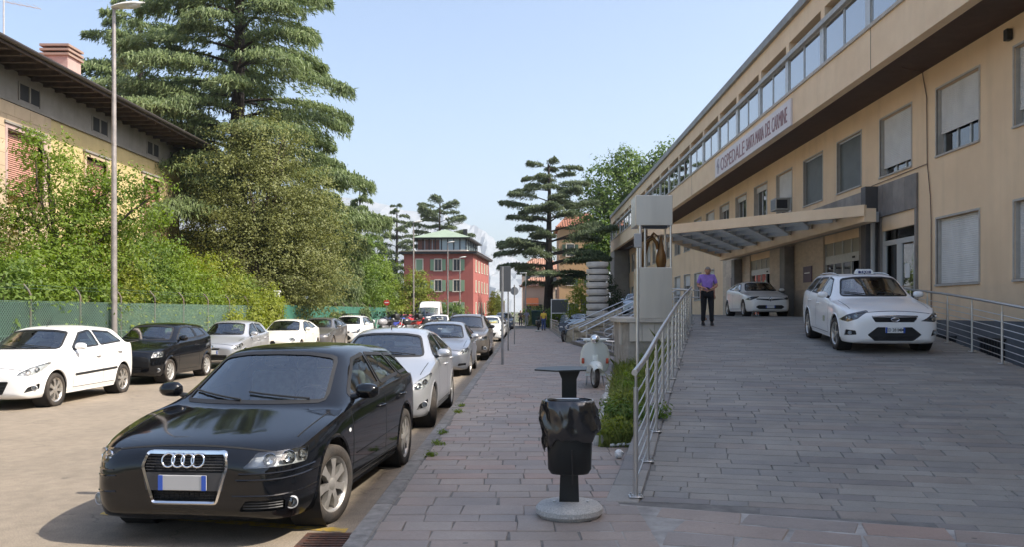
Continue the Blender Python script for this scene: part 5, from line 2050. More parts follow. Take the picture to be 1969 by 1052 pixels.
PASTRA = dict(L=4.25, W=1.75, H=1.46, wb=2.61, fw=.87, r=.315, clear=.16, nose_z=.74, hood=[(.5, .845), (.9, .92)], cowl=(1.14, .965), head=(1.98, 1.40), peak=(2.5, 1.46),
    rend=(3.80, 1.38), rglass=(4.08, 1.02), belt=[(0, .53), (.12, .64), (.4, .76), (.9, .86), (1.4, .92), (2.5, .965), (3.9, 1.02)], roofw=.60,
    win=[(1.68, 2.16, 2.50, 2.52), (2.58, 2.60, 3.34, 3.26), (3.42, 3.36, 3.80, 3.66)], doors=[(1.44, 1.44), (2.54, 2.54), (3.22, 3.42)], handles=[(2.36, .83), (3.22, .86)],
    lamps=[[(-.22, .60), (.10, .605), (.28, .70), (.25, .765), (.0, .735), (-.16, .67)]], bulbs=[(-.05, .66, .05), (.10, .69, .045)],
    grilles=[[(-.36, .60), (.36, .60), (.42, .685), (-.42, .685)], [(-.30, .27), (.30, .27), (.34, .36), (-.34, .36)]], bars=[1, 3], barmat=M_CHROME,
    intakes=[[(-.22, .29), (.06, .31), (.06, .37), (-.20, .36)]], plate=(.49, 'far'), paint=PAINT_GREYBLUE, wheel='alloy', spokes=5, badge=oval_badge(.642, .05, .045), mirror_dy=.03,
    mirrormat=PAINT_SILVER)
PSUV = dict(L=4.31, W=1.82, H=1.66, wb=2.67, fw=.84, r=.345, clear=.24, nose_z=.92, hood=[(.5, 1.01), (.9, 1.06)], cowl=(1.12, 1.10), head=(1.90, 1.58), peak=(2.4, 1.65),
   rend=(3.95, 1.60), rglass=(4.16, 1.16), belt=[(0, .68), (.12, .82), (.4, .95), (.9, 1.03), (1.4, 1.07), (2.5, 1.10), (3.9, 1.16)], roofw=.63, snub=.8,
   win=[(1.60, 2.06, 2.44, 2.46), (2.52, 2.54, 3.22, 3.20), (3.30, 3.28, 3.86, 3.74)], doors=[(1.42, 1.42), (2.48, 2.48), (3.18, 3.34)], handles=[(2.32, .98), (3.16, 1.0)],
   lamps=[[(-.20, .72), (.14, .73), (.22, .86), (-.10, .86)]], bulbs=[(-.06, .79, .06), (.08, .80, .05)],
   grilles=[[(-.36, .72), (.36, .72), (.38, .84), (-.38, .84)], [(-.46, .36), (.46, .36), (.50, .52), (-.50, .52)]], bars=[3, 3], grille_frames={0: (.018, M_CHROME)},
   intakes=[[(-.14, .38), (.12, .38), (.12, .52), (-.14, .52)]], fogs=[(.0, .45, .055)], plate=(.60, 'far'), paint=PAINT_BROWN, wheel='alloy', spokes=5, rails=(2.0, 3.9, M_BLKPL, .055),
   mirrormat=M_BLKPL, mirror_dy=.02, antenna=2.2)
PFOCUS = dict(L=4.56, W=1.84, H=1.54, wb=2.64, fw=.92, r=.325, clear=.16, nose_z=.82, hood=[(.5, .925), (.9, .99)], cowl=(1.14, 1.03), head=(1.98, 1.475), peak=(2.6, 1.54),
    rend=(4.20, 1.48), rglass=(4.44, 1.06), belt=[(0, .57), (.12, .69), (.4, .81), (.9, .90), (1.4, .95), (2.5, 1.0), (4.2, 1.05)], roofw=.615, bow=.30,
    win=[(1.72, 2.22, 2.60, 2.62), (2.68, 2.70, 3.42, 3.38), (3.50, 3.46, 4.16, 4.02)], doors=[(1.50, 1.50), (2.64, 2.64), (3.34, 3.54)], handles=[(2.46, .86), (3.32, .89)],
    lamps=[[(-.34, .625), (-.05, .60), (.14, .66), (.27, .80), (.20, .825), (-.10, .735)]], bulbs=[(-.06, .675, .05), (.09, .72, .042)], lampmat=M_LAMPDK,
    grilles=[[(-.36, .605), (.36, .605), (.42, .70), (-.42, .70)], [(-.36, .24), (.36, .24), (.50, .36), (.32, .51), (-.32, .51), (-.50, .36)]], bars=[1, 0],
    intakes=[[(-.16, .33), (.14, .36), (.12, .44), (-.12, .45)]], fogs=[(.0, .39, .032)], plate=(.455, 'ED 281MM'), paint=PAINT_WHITE, wheel='alloy', spokes=5,
    rails=(2.3, 4.15, M_ALU, .045), badge=oval_badge(.655, .075, .032, mat('badge_grey', (0.10, 0.10, 0.11), 0.3, metal=.5)), mirror_dy=.03, glass=M_CARGLASS, antenna=2.15, fat=.5)
PCLIO = dict(L=4.06, W=1.73, H=1.45, wb=2.59, fw=.84, r=.315, clear=.16, nose_z=.78, hood=[(.5, .88), (.8, .94)], cowl=(1.02, .99), head=(1.84, 1.39), peak=(2.35, 1.445),
    rend=(3.60, 1.37), rglass=(3.90, 1.05), belt=[(0, .55), (.12, .67), (.4, .80), (.9, .89), (1.4, .95), (2.5, 1.0), (3.8, 1.08)], roofw=.58, bow=.30,
    win=[(1.56, 2.04, 2.44, 2.46), (2.52, 2.54, 3.34, 3.20)], doors=[(1.38, 1.38), (2.48, 2.48), (3.10, 3.30)], handles=[(2.30, .85), (3.14, .92)],
    lamps=[[(-.30, .66), (.02, .62), (.24, .70), (.28, .78), (.0, .755)]], bulbs=[(-.03, .695, .04), (.11, .715, .036)], lampmat=M_LAMPDK,
    grilles=[[(-.55, .65), (.0, .60), (.55, .65), (.50, .69), (0, .67), (-.50, .69)], [(-.44, .28), (.44, .28), (.56, .36), (.46, .43), (-.46, .43), (-.56, .36)]], bars=[0, 2],
    plate=(.37, 'far'), paint=PAINT_WHITE, wheel='alloy', spokes=5, badge=lozenge_badge(.655), mirror_dy=.02)
PPANDA = dict(L=3.54, W=1.58, H=1.54, wb=2.30, fw=.66, r=.28, clear=.17, nose_z=.86, hood=[(.4, .94), (.6, .98)], cowl=(.80, 1.02), head=(1.44, 1.47), peak=(1.9, 1.535),
    rend=(3.30, 1.49), rglass=(3.46, 1.08), belt=[(0, .62), (.12, .76), (.4, .88), (.9, .95), (1.4, .98), (2.4, 1.0), (3.4, 1.02)], roofw=.59, bow=.24, snub=.7,
    win=[(1.22, 1.60, 2.00, 2.02), (2.08, 2.10, 2.70, 2.66), (2.78, 2.74, 3.12, 3.06)], doors=[(1.10, 1.10), (2.04, 2.04), (2.66, 2.76)], handles=[(1.90, .88), (2.60, .90)],
    lamps=[[(-.14, .66), (.12, .66), (.14, .82), (-.10, .82)]], bulbs=[(0, .74, .055)], grilles=[[(-.36, .32), (.36, .32), (.38, .46), (-.38, .46)]], bars=[2], paint=PAINT_PALEBLUE,
    wheel=.5, spokes=7, rimmat=M_HUBCAP, plate=(.52, 'far'), near=False)
PVAN = dict(L=5.6, W=2.05, H=2.62, wb=3.5, fw=.95, r=.35, clear=.24, nose_z=1.02, hood=[(.4, 1.14), (.6, 1.22)], cowl=(.78, 1.30), head=(1.55, 2.10), peak=(2.05, 2.58),
   rend=(5.30, 2.60), rglass=(5.52, 1.5), belt=[(0, .80), (.12, .95), (.4, 1.10), (.9, 1.22), (1.4, 1.26), (5.5, 1.26)], roofw=.84, bow=.26, snub=.8,
   win=[(1.30, 1.62, 2.15, 2.15)], win_hi=.45, doors=[(1.1, 1.1), (2.22, 2.22)], handles=[(2.1, 1.12)], lamps=[[(-.14, .78), (.12, .80), (.16, 1.02), (-.06, .98)]], bulbs=[(0, .88, .07)],
   grilles=[[(-.45, .72), (.45, .72), (.48, .86), (-.48, .86)], [(-.6, .34), (.6, .34), (.6, .46), (-.6, .46)]], bars=[2, 1], paint=PAINT_WHITE, wheel=.5, spokes=8, rimmat=M_HUBCAP,
   mirrormat=M_BLKPL, mirror_dz=.2, plate=(.58, 'far'), near=False)
def shade_extra(C, part, root):
 """printed folding sunshade behind the windscreen"""
 cz, hz = C.P['cowl'][1], C.P['head'][1]
 pts = []
 b = MB()
 n = 12
 top_, bot_ = [], []
 for i in range(n + 1):
  x = lerp(-.55, .55, i / n)
  a = C.proj('F', x, cz + .06, -.05 - .015 * (i % 2))
  c = C.proj('F', x * .92, hz - .14, -.05 - .015 * (i % 2))
  bot_.append(a)
  top_.append(c)
 b.loft([bot_, top_], closed=False, caps=False)
 part(b, 'sunshade', mat('sunshade_print', (0.75, 0.55, 0.12), 0.6, col2=(0.35, 0.45, 0.50), vscale=4, lo=.45, hi=.55))
def taxi_extra(C, part, root):
 q = C.proj('T', 0, 2.25)
 y0, z0 = q.y, q.z
 sg = MB()
 sg.loft([[(-.24, y0 - .09, z0 + .015), (.24, y0 - .09, z0 + .015), (.24, y0 + .09, z0 + .02), (-.24, y0 + .09, z0 + .02)],
    [(-.225, y0 - .07, z0 + .10), (.225, y0 - .07, z0 + .10), (.225, y0 + .07, z0 + .10), (-.225, y0 + .07, z0 + .10)],
    [(-.18, y0 - .04, z0 + .145), (.18, y0 - .04, z0 + .145), (.18, y0 + .04, z0 + .145), (-.18, y0 + .04, z0 + .145)]])
 sg.v = [(x * .78, y0 + (y - y0) * .8, z0 + (z - z0) * .85) for x, y, z in sg.v]
 s_ = part(sg, 'taxi_sign', M_WHITE, smooth=30)
 Mf = Matrix.Translation((0, y0 - .069, z0 + .058)) @ Matrix.Rotation(R(90 - 13), 4, 'X')
 bp = MB().box(-.13, .13, -.029, .029, -.002, .004, Mf)
 part(bp, 'sign_panel', mat('taxi_blue', (0.02, 0.03, 0.13), 0.4), s_)
 me = text_mesh('sign_text', 'TAXI', .078, M_WHITE, ext=.002, xscale=1.12, bold=0)
 t_ = put('sign_text', me, s_)
 t_.matrix_local = Matrix.Translation((0, y0 - .075, z0 + .058)) @ Matrix.Rotation(R(90 - 13), 4, 'X')
 b = MB()
 for dx in (-.2, .2):
  b.box(dx - .03, dx + .03, y0 - .05, y0 + .05, z0 - .02, z0 + .02)
 part(b, 'sign_foot', M_BLKPL, s_)
 part(C.patch('S-', [(1.75, .50), (1.93, .50), (1.93, .62), (1.75, .62)], .002, .1), 'door_sticker', mat('sticker_green', (0.30, 0.33, 0.22), 0.5))
 # chrome line over the upper grille
 part(C.strip('F', [(-.42, .712), (0, .722), (.42, .712)], .030, .002, raised=.010), 'chrome_strip', M_CHROME, smooth=60)
KG, LG = 'cars parked along the kerb', 'cars parked along the green fence'
# kerb row (loc = middle of the front bumper)
build_car(A3, 'shiny black hatchback with four ring emblem parked by the drain grate', 'car', KG, loc=(-2.47, 6.07), rz=R(-4.6), steer=R(-12))
build_car(var_(P207, paint=PAINT_SILVER), 'silver hatchback with wide black mouth grille parked behind the black one', 'car', KG, loc=(-2.24, 11.85), rz=R(-1.0), steer=R(14))
build_car(PASTRA, 'grey blue hatchback with chrome grille bar and pale mirrors', 'car', KG, loc=(-2.34, 21.9), rz=R(0), steer=R(-6))
build_car(PSUV, 'tall brown grey crossover with black roof rails', 'car', KG, loc=(-2.20, 29.0), rz=R(-1), steer=R(5))
build_car(var_(P207, paint=PAINT_WHITE, extra=shade_extra, near=False, mirrormat=M_BLKPL), 'white hatchback with a yellow printed sunshade in its windscreen', 'car', KG, loc=(-2.12, 47.5))
build_car(var_(PI30, paint=PAINT_SILVER, near=False), 'silver hatchback parked behind the white car with the sunshade', 'car', KG, loc=(-2.15, 55.5))
build_car(var_(PSUV, paint=PAINT_DARKBLUE, near=False), 'dark blue off-road car parked at the far end of the kerb', 'car', KG, loc=(-2.0, 76.0))
# fence row
build_car(var_(P207, paint=PAINT_WHITE, mould=(1.42, 3.05, .53, .05, M_BLKPL), rimmat=M_ALLOY, wheel='alloy', spokes=7), 'white hatchback with black door mouldings by the fence', 'car', LG, loc=(-9.37, 14.45), steer=R(0))
build_car(PC2, 'small black three door car with bright square headlights', 'car', LG, loc=(-9.36, 19.55))
build_car(PAYGO, 'small silver city car with five doors by the fence', 'car', LG, loc=(-9.33, 25.0))
build_car(PMITO, 'cream white three door car with round headlights', 'car', LG, loc=(-9.33, 31.0))
build_car(PI30, 'dark grey hatchback with chrome ringed grille by the fence', 'car', LG, loc=(-9.38, 36.4))
build_car(var_(PFOCUS, paint=PAINT_WHITE, rails=None, crossbars=(2.7, 3.5), near=False, plate=(.455, 'far'), badge=lambda C, p: None), 'white estate car carrying black roof bars', 'car', LG, loc=(-9.4, 43.0))
build_car(PVAN, 'high roofed white delivery van standing on the road', 'van', None, name='delivery_van', loc=(-7.9, 68.0), rz=R(2))
build_car(var_(PPANDA, paint=PAINT_WHITE, H=1.6), 'small white high roofed car standing beside the delivery van', 'car', None, loc=(-5.7, 55.0), rz=R(3))
# forecourt
build_car(var_(PFOCUS, extra=taxi_extra), 'white estate car with a TAXI sign on its roof coming down the ramp', 'taxi', None, name='taxi', loc=(7.08, 16.1), rz=R(-7.2), z=1.045, rx=R(3.4), steer=R(4))
build_car(PCLIO, 'white hatchback with large lozenge emblem parked under the canopy', 'car', None, loc=(9.46, 32.4), z=1.533)
build_car(PPANDA, 'pale blue boxy small car on the terrace beside the hospital', 'car', None, loc=(7.7, 60), z=1.533, rz=R(-12))
build_car(var_(PAYGO, paint=PAINT_PALEBLUE, near=False), 'pale blue small car behind the verge railing', 'car', None, loc=(3.6, 66), z=0.11, rz=R(-25))
build_car(var_(PPANDA, paint=mat('red_car_paint', (0.42, 0.02, 0.02), .3, coat=.6)), 'small red car parked behind the motorcycles', 'car', None, loc=(-9.3, 63), rz=R(0))
# ================================================================== villa on the left, fence, lamp posts
M_YELW = mat('yellow_render', (0.56, 0.44, 0.22), 0.9, var=0.12, vscale=1.2, streak=0.2)
M_ASHL = mat('cream_ashlar', (0.52, 0.40, 0.27), 0.9, var=0.15, vscale=1.5, rnd=0.05)
M_FRIEZE = mat('grey_frieze', (0.30, 0.275, 0.245), 0.9, var=0.25, vscale=1.0, streak=0.3)
M_PINKSH = mat('pink_shutter', (0.46, 0.25, 0.19), 0.7, var=0.12, vscale=3)
M_WOODDK = mat('dark_rafter_wood', (0.075, 0.052, 0.04), 0.85, var=0.4, vscale=4)
M_TILE = mat('roof_tiles_red', (0.36, 0.15, 0.09), 0.85, var=0.35, vscale=5)
M_PINKW = mat('pink_chimney', (0.46, 0.33, 0.295), 0.9, var=0.2, vscale=3)
VB = Vector((-17.5, 30, 0))
villa = empty('villa', VB, label='yellow villa with wide timber eaves and pink chimney behind the trees', cat='house')
def vb(m, name, matl, **kw):
 return m.build(name, matl, villa, loc=-VB, **kw)
VX = -17.5
vw = [(28.3, 30.4), (33.4, 35.1), (38.4, 40.1), (22.0, 24.0)]
m = MB()
m.box(VX - 11, VX - 0.4, 12, 42.5, 0, 10.2)
vb(m, 'core', M_YELW)
m = MB()
y = 30.9
for (a, b_) in [w for w in vw if w[0] > 30.9]:
 m.box(VX - 0.4, VX, y, a, 5.7, 7.95)
 y = b_
m.box(VX - 0.4, VX, y, 42.5, 5.7, 7.95)
m.box(VX - 0.4, VX, 30.9, 42.5, 0, 5.7)
m.box(VX - 0.4, VX, 30.9, 42.5, 7.95, 8.85)
vb(m, 'yellow_wall', M_YELW)
fz = MB()
fz.box(VX - 0.4, VX + 0.02, 12, 42.5, 8.95, 10.0)
vb(fz, 'frieze', M_FRIEZE)
vb(MB().box(VX - 0.4, VX + 0.10, 12, 42.55, 8.85, 8.95), 'ledge', M_FRIEZE)
# ashlar part: single blocks
yy = 24.2
zc = 0.0
ar = 0
for zi in range(11):
 z0, z1 = 4.0 + zi * 0.44, 4.0 + (zi + 1) * 0.44
 x = 24.2 + (0.45 if zi % 2 else 0)
 segs = [24.2] + [x + 0.9 * k for k in range(9) if 24.3 < x + 0.9 * k < 30.8] + [30.9]
 for a, b_ in zip(segs, segs[1:]):
  parts_ = [(a, b_)]
  if z1 > 5.75 and z0 < 7.9:
   parts_ = []
   if a < 28.3:
    parts_.append((a, min(b_, 28.3)))
   if b_ > 30.4:
    parts_.append((max(a, 30.4), b_))
  for (p, q) in parts_:
   if q - p > 0.04:
    vb(MB().box(VX - 0.4, VX + 0.06, p + 0.006, q - 0.006, z0 + 0.006, z1 - 0.006), 'ashlar_block', M_ASHL)
vb(MB().box(VX - 0.4, VX + 0.045, 12, 30.9, 0, 4.0), 'ashlar_base', M_ASHL)
vb(MB().box(VX - 0.41, VX + 0.045, 12, 24.2, 4.0, 8.85), 'ashlar_wall', M_ASHL)
vb(MB().box(VX - 0.40, VX + 0.03, 24.2, 28.3, 4.0, 8.84).box(VX - 0.40, VX + 0.03, 30.4, 30.9, 4.0, 8.84).box(VX - 0.40, VX + 0.03, 28.3, 30.4, 7.9, 8.84), 'ashlar_backing', mat('ashlar_joint', (0.26, 0.2, 0.14), 0.95))
# shuttered windows
for (a, b_) in vw[:3]:
 s_ = MB()
 n = 30
 prof = []
 for i in range(n):
  z = 7.9 - 2.15 * i / n
  prof += [(VX - 0.16, z), (VX - 0.13, z - 0.05)]
 s_.loft([[(x, a, z) for x, z in prof], [(x, b_, z) for x, z in prof]], closed=False, caps=False)
 w_ = vb(s_, 'shutter', M_PINKSH)
 vb(MB().box(VX - 0.3, VX + 0.07, a - 0.14, a, 5.7, 7.95).box(VX - 0.3, VX + 0.07, b_, b_ + 0.14, 5.7, 7.95).box(VX - 0.3, VX + 0.07, a - 0.14, b_ + 0.14, 7.95, 8.1), 'surround', M_PINKW if a < 30 else M_ASHL)
 vb(MB().box(VX - 0.3, VX + 0.12, a - 0.2, b_ + 0.2, 8.1, 8.18), 'lintel', M_FRIEZE)
for y in (29.0, 33.9, 38.8):
 vb(MB().box(VX + 0.021, VX + 0.028, y, y + 1.2, 9.1, 9.65), 'attic_window', M_DARK)
 vb(MB().box(VX + 0.028, VX + 0.06, y - 0.06, y, 9.05, 9.7).box(VX + 0.028, VX + 0.06, y + 0.56, y + 0.64, 9.1, 9.65).box(VX + 0.028, VX + 0.06, y + 1.2, y + 1.26, 9.05, 9.7), 'window_bars', M_FRIEZE)
# eaves: boarding, rafters, fascia, gutter, roof
vb(MB().box(VX - 0.4, VX + 1.5, 11, 43.6, 10.06, 10.12), 'eave_boarding', M_WOODDK)
rm = MB().box(0, 1.42, -0.06, 0.06, -0.10, 0.06).mesh('rafter', M_WOODDK)
y = 24.5
while y < 43:
 put('rafter', rm, villa, Vector((VX + 0.02, y, 10.0)) - VB)
 y += 0.75
vb(MB().box(VX + 1.5, VX + 1.56, 11, 43.6, 9.96, 10.2), 'fascia_board', M_WOODDK)
vb(MB().tube([(VX + 1.63, 11, 10.12), (VX + 1.63, 43.7, 10.12)], 0.075, 8), 'gutter', mat('gutter_copper', (0.06, 0.05, 0.045), 0.5, metal=0.4))
rf = MB()
P1, P2, P3, P4 = (VX + 1.6, 11, 10.2), (VX + 1.6, 43.6, 10.2), (VX - 12.5, 43.6, 10.2), (VX - 12.5, 11, 10.2)
R1, R2 = (VX - 5.5, 17, 12.9), (VX - 5.5, 37.5, 12.9)
rf.add([P1, P2, P3, P4, R1, R2], [(0, 1, 5, 4), (1, 2, 5), (2, 3, 4, 5), (3, 0, 4), (0, 3, 2, 1)])
roof = vb(rf, 'roof', M_TILE)
# chimney
ch = MB().box(-19.2, -18.2, 33.4, 34.4, 10.4, 11.95)
c_ = vb(ch, 'chimney', M_PINKW)
for k, z in enumerate((11.95, 12.13, 12.31)):
 MB().box(-19.28, -18.12, 33.32, 34.48, z, z + 0.09).build('chimney_slab', mat('chimney_brick', (0.30, 0.215, 0.175), 0.9), c_)
 if k < 2:
  MB().box(-19.1, -18.3, 33.5, 34.3, z + 0.09, z + 0.18).build('chimney_gap', M_DARK, c_)
an = empty('antenna_mast', (-19.0, 30.6, 11.0), label='thin television antenna with one boom on the villa roof', cat='antenna')
MB().cyl((0, 0, 0), (0, 0, 5.0), 0.03, 8).build('mast', M_ALU, an)
MB().cyl((0, 0, 2.05), (1.25, 0.2, 1.85), 0.014, 6).build('boom', M_ALU, an)
for k in range(5):
 MB().cyl((0.2 + 0.25 * k, -0.25, 2.02 - 0.04 * k), (0.2 + 0.25 * k, 0.3, 2.02 - 0.04 * k), 0.006, 5).build('element', M_ALU, an)
# ---- fence
FX = -11.05
M_POSTR = mat('rusty_fence_post', (0.15, 0.10, 0.075), 0.8, col2=(0.10, 0.11, 0.085), vscale=6)
M_WIRE = mat('green_wire', (0.10, 0.17, 0.13), 0.5, metal=0.2)
M_NET = screen_mat('green_shade_net', (0.03, 0.072, 0.054), 0.72)
M_NETTHIN = screen_mat('thin_green_net', (0.06, 0.15, 0.11), 0.30)
M_TARP = screen_mat('green_fabric', (0.04, 0.15, 0.105), 0.97)
fence = empty('chain_link_fence', (FX, 16.6, 0.08), label='green chain link fence with bent rusty posts and shade net', cat='fence')
FB = Vector((FX, 16.6, 0.08))
pm_ = MB()
pm_.tube([(0, 0, 0), (0, 0, 2.02), (-0.05, 0, 2.12), (-0.16, 0, 2.25)], 0.025, 8)
pme = pm_.mesh('post', M_POSTR, 50)
ys = [12.46 + 2.1 * k for k in range(12)]
for y in ys:
 put('post', pme, fence, Vector((FX, y, 0.08)) - FB)
for i, (a, b_) in enumerate(zip(ys, ys[1:])):
 net = MB()
 hgt = 1.86
 stp = 0.085
 wv = []
 n = int((b_ - a + hgt) / stp)
 r_ = 0.0045
 for k in range(n):
  c0 = a - hgt + k * stp
  for sg in (1, -1):
   # wire from low to high
   y0, z0, y1, z1 = (c0, 0.0, c0 + hgt, hgt)
   if y0 < a:
    z0 += a - y0
    y0 = a
   if y1 > b_:
    z1 -= y1 - b_
    y1 = b_
   if z1 - z0 < 0.02:
    continue
   if sg < 0:
    y0, y1 = a + b_ - y0, a + b_ - y1
   dx = 0.006 * sg
   net.add([(FX + .05 + dx, y0 - r_, z0 + .09), (FX + .05 + dx, y0 + r_, z0 + .09), (FX + .05 + dx + r_, y0, z0 + .09), (FX + .05 + dx, y1 - r_, z1 + .09), (FX + .05 + dx, y1 + r_, z1 + .09), (FX + .05 + dx + r_, y1, z1 + .09)],
     [(0, 1, 4, 3), (1, 2, 5, 4), (2, 0, 3, 5)])
 net.build('wire_net', M_WIRE, fence, loc=-FB, kind='stuff')
 dense = a < 22.0
 MB().box(FX - .02, FX - .017, a + .01, b_ - .01, .12, 1.93).build('shade_net', M_NET if dense else M_NETTHIN, fence, loc=-FB)
for z in (0.45, 1.2, 1.95):
 MB().cyl((FX + .045, ys[0], z), (FX + .045, ys[-1], z), 0.005, 5).build('line_wire', M_WIRE, fence, loc=-FB)
for dx, z in ((-.08, 2.24), (-.15, 2.32)):
 MB().cyl((FX + dx, ys[0], z), (FX + dx, ys[-1], z), 0.003, 5).build('line_wire', M_WIRE, fence, loc=-FB)
# second fence with green fabric
f2 = empty('fabric_fence', (FX, 38.2, 0.08), label='fence covered in plain bright green fabric beyond the white gate post', cat='fence')
F2 = Vector((FX, 38.2, 0.08))
y = 38.2
k = 0
while y < 66:
 put('post', pme, f2, Vector((FX, y, 0.08)) - F2)
 fb = MB()
 rows = []
 for j in range(5):
  z = .1 + j * .48
  rows.append([(FX + .05 + .02 * math.sin(i * 1.9 + j + k), y + i * .31, z) for i in range(8)])
 fb.loft(rows, closed=False, caps=False)
 fb.build('fabric_panel', M_TARP, f2, loc=-F2, smooth=179)
 y += 2.17
 k += 1
gp = empty('gate_post', (FX, 37.4, 0.08), label='white square gate post with pink bars beside the ivy', cat='post')
MB().bbox((0, 0, 1.25), (.2, .2, 2.5), .02).build('shaft', M_WHITE, gp)
MB().bbox((0, 0, 2.53), (.28, .28, .08), .02).build('cap', M_WHITE, gp)
for k in range(5):
 MB().box(-.015, .015, -.9 + .16 * k - .015, -.9 + .16 * k + .015, .1, 1.7).build('gate_bar', M_PINKW, gp)
MB().box(-.02, .02, -1.0, -.1, 1.5, 1.55).build('gate_rail', M_PINKW, gp)
# ---- street lamps
M_LPOST = mat('lamp_post_steel', (0.40, 0.36, 0.335), 0.5, metal=0.4, var=0.3, vscale=5)
M_LHEAD = mat('lamp_head', (0.62, 0.61, 0.58), 0.4, var=0.1, vscale=5)
def lamp_post(x, y, h, label, dirx=1, z=0.08):
 e = empty('street_lamp', (x, y, z), label=label, cat='lamp', group='street lamps')
 MB().tube([(0, 0, 0), (0, 0, h * .35), (0, 0, h - .15)], [.085, .075, .045], 12).build('pole', M_LPOST, e, 60)
 MB().tube([(0, 0, h - .2), (0, 0, h), (dirx * .12, 0, h + .05)], [.045, .04, .04], 8).build('arm', M_LPOST, e, 60)
 hd = MB()
 rows = []
 for i in range(9):
  t = i / 8
  w = .16 * math.sin(math.pi * min(1, t * 1.1 + .06)) ** .5 + .02
  hh = .085 * math.sin(math.pi * (t * .9 + .08)) ** .6
  xx = dirx * (-.05 + t * .86)
  zz = h + .04 + t * .14
  rows.append([(xx, w * math.cos(a), zz + (hh if math.sin(a) > 0 else hh * .5) * math.sin(a)) for a in [2 * math.pi * k / 12 for k in range(12)]])
 hd.loft(rows)
 hd.build('head', M_LHEAD, e, 60)
 gl_ = MB()
 gl_.loft([[(dirx * (.3 + .4 * t), .1 * math.cos(a), h + .06 + .065 * t - .075 * abs(math.sin(a)) * math.sin(math.pi * (.15 + .7 * t))) for a in [math.pi + math.pi * k / 8 for k in range(9)]] for t in (0, .33, .66, 1)], closed=False, caps=False)
 gl_.build('lamp_cover', mat('lamp_cover', (0.5, 0.5, 0.47), 0.3), e)
 return e
lamp_post(-10.87, 22.2, 9.65, 'tall tapered steel street lamp by the villa and the fence')
lamp_post(-9.95, 74.8, 9.7, 'thin pale street lamp rising among the motorcycles', z=0.0)
lamp_post(-8.9, 96.5, 9.7, 'thin pale street lamp behind the delivery van', z=0.0)
lamp_post(-7.9, 101.5, 8.3, 'street lamp standing before the corner of the red house', z=0.0)
ne = empty('no_entry_sign', (-10.95, 66.4, .08), label='round red no entry sign at the end of the fabric fence', cat='sign')
MB().cyl((0, 0, 0), (0, 0, 2.6), .03, 8).build('pole', mat('galvanised', (0.33, 0.335, 0.34), .5, metal=.6, var=.2, vscale=6), ne, 40)
MB().lathe([(.001, 0), (.24, 0), (.24, .02), (.001, .02)], 20, Matrix.Translation((0, -.04, 2.35)) @ Matrix.Rotation(R(90), 4, 'X')).build('disc', mat('sign_red', (0.5, 0.02, 0.02), .5), ne)
MB().box(-.16, .16, -.068, -.062, 2.31, 2.39).build('white_bar', M_WHITE, ne)
# ================================================================== trees and shrubs
rng = np.random.default_rng(11)
M_BARK = mat('bark', (0.10, 0.075, 0.055), 0.95, var=0.5, vscale=6, bump=0.6, bscale=14)
M_BARKDK = mat('dark_bark', (0.045, 0.036, 0.03), 0.95, var=0.5, vscale=6, bump=0.6, bscale=14)
LEAF_BRIGHT = leaf_mat('bright_leaves', (0.20, 0.27, 0.03), (0.085, 0.145, 0.018), 0.38)
LEAF_YEL = leaf_mat('yellow_green_leaves', (0.27, 0.29, 0.035), (0.13, 0.18, 0.025), 0.38)
LEAF_OLIVE = leaf_mat('olive_leaves', (0.25, 0.26, 0.085), (0.10, 0.12, 0.037), 0.36)
LEAF_MID = leaf_mat('mid_green_leaves', (0.15, 0.22, 0.035), (0.06, 0.11, 0.02), 0.34)
LEAF_DARK = leaf_mat('dark_leaves', (0.05, 0.08, 0.022), (0.02, 0.034, 0.01), 0.2)
LEAF_CEDAR = leaf_mat('cedar_needles', (0.215, 0.27, 0.105), (0.08, 0.115, 0.05), 0.30, scale=0.4)
LEAF_CEDARDK = leaf_mat('dark_cedar_needles', (0.145, 0.18, 0.085), (0.05, 0.075, 0.036), 0.25, scale=0.4)
def kites(P, A, B, size, asp):
 """leaf quads: centre P, long axis A, side axis B, length size, width asp*size"""
 n = len(P)
 s = size[:, None]
 t = P + A * s * 0.5
 b = P - A * s * 0.5
 l = P + B * s * asp * 0.5 + A * s * 0.05
 r = P - B * s * asp * 0.5 + A * s * 0.05
 V = np.stack([b, r, t, l], 1).reshape(-1, 3)
 F = np.arange(4 * n).reshape(n, 4)
 return V, F
def spikes(P, A, B, size, asp):
 """needle sprays as single thin triangles"""
 s = size[:, None]
 V = np.stack([P - A * s * .5 + B * s * asp * .5, P - A * s * .5 - B * s * asp * .5, P + A * s * .5], 1).reshape(-1, 3)
 return V, np.arange(3 * len(P)).reshape(-1, 3)
def unit(v):
 return v / np.maximum(1e-9, np.linalg.norm(v, axis=1))[:, None]
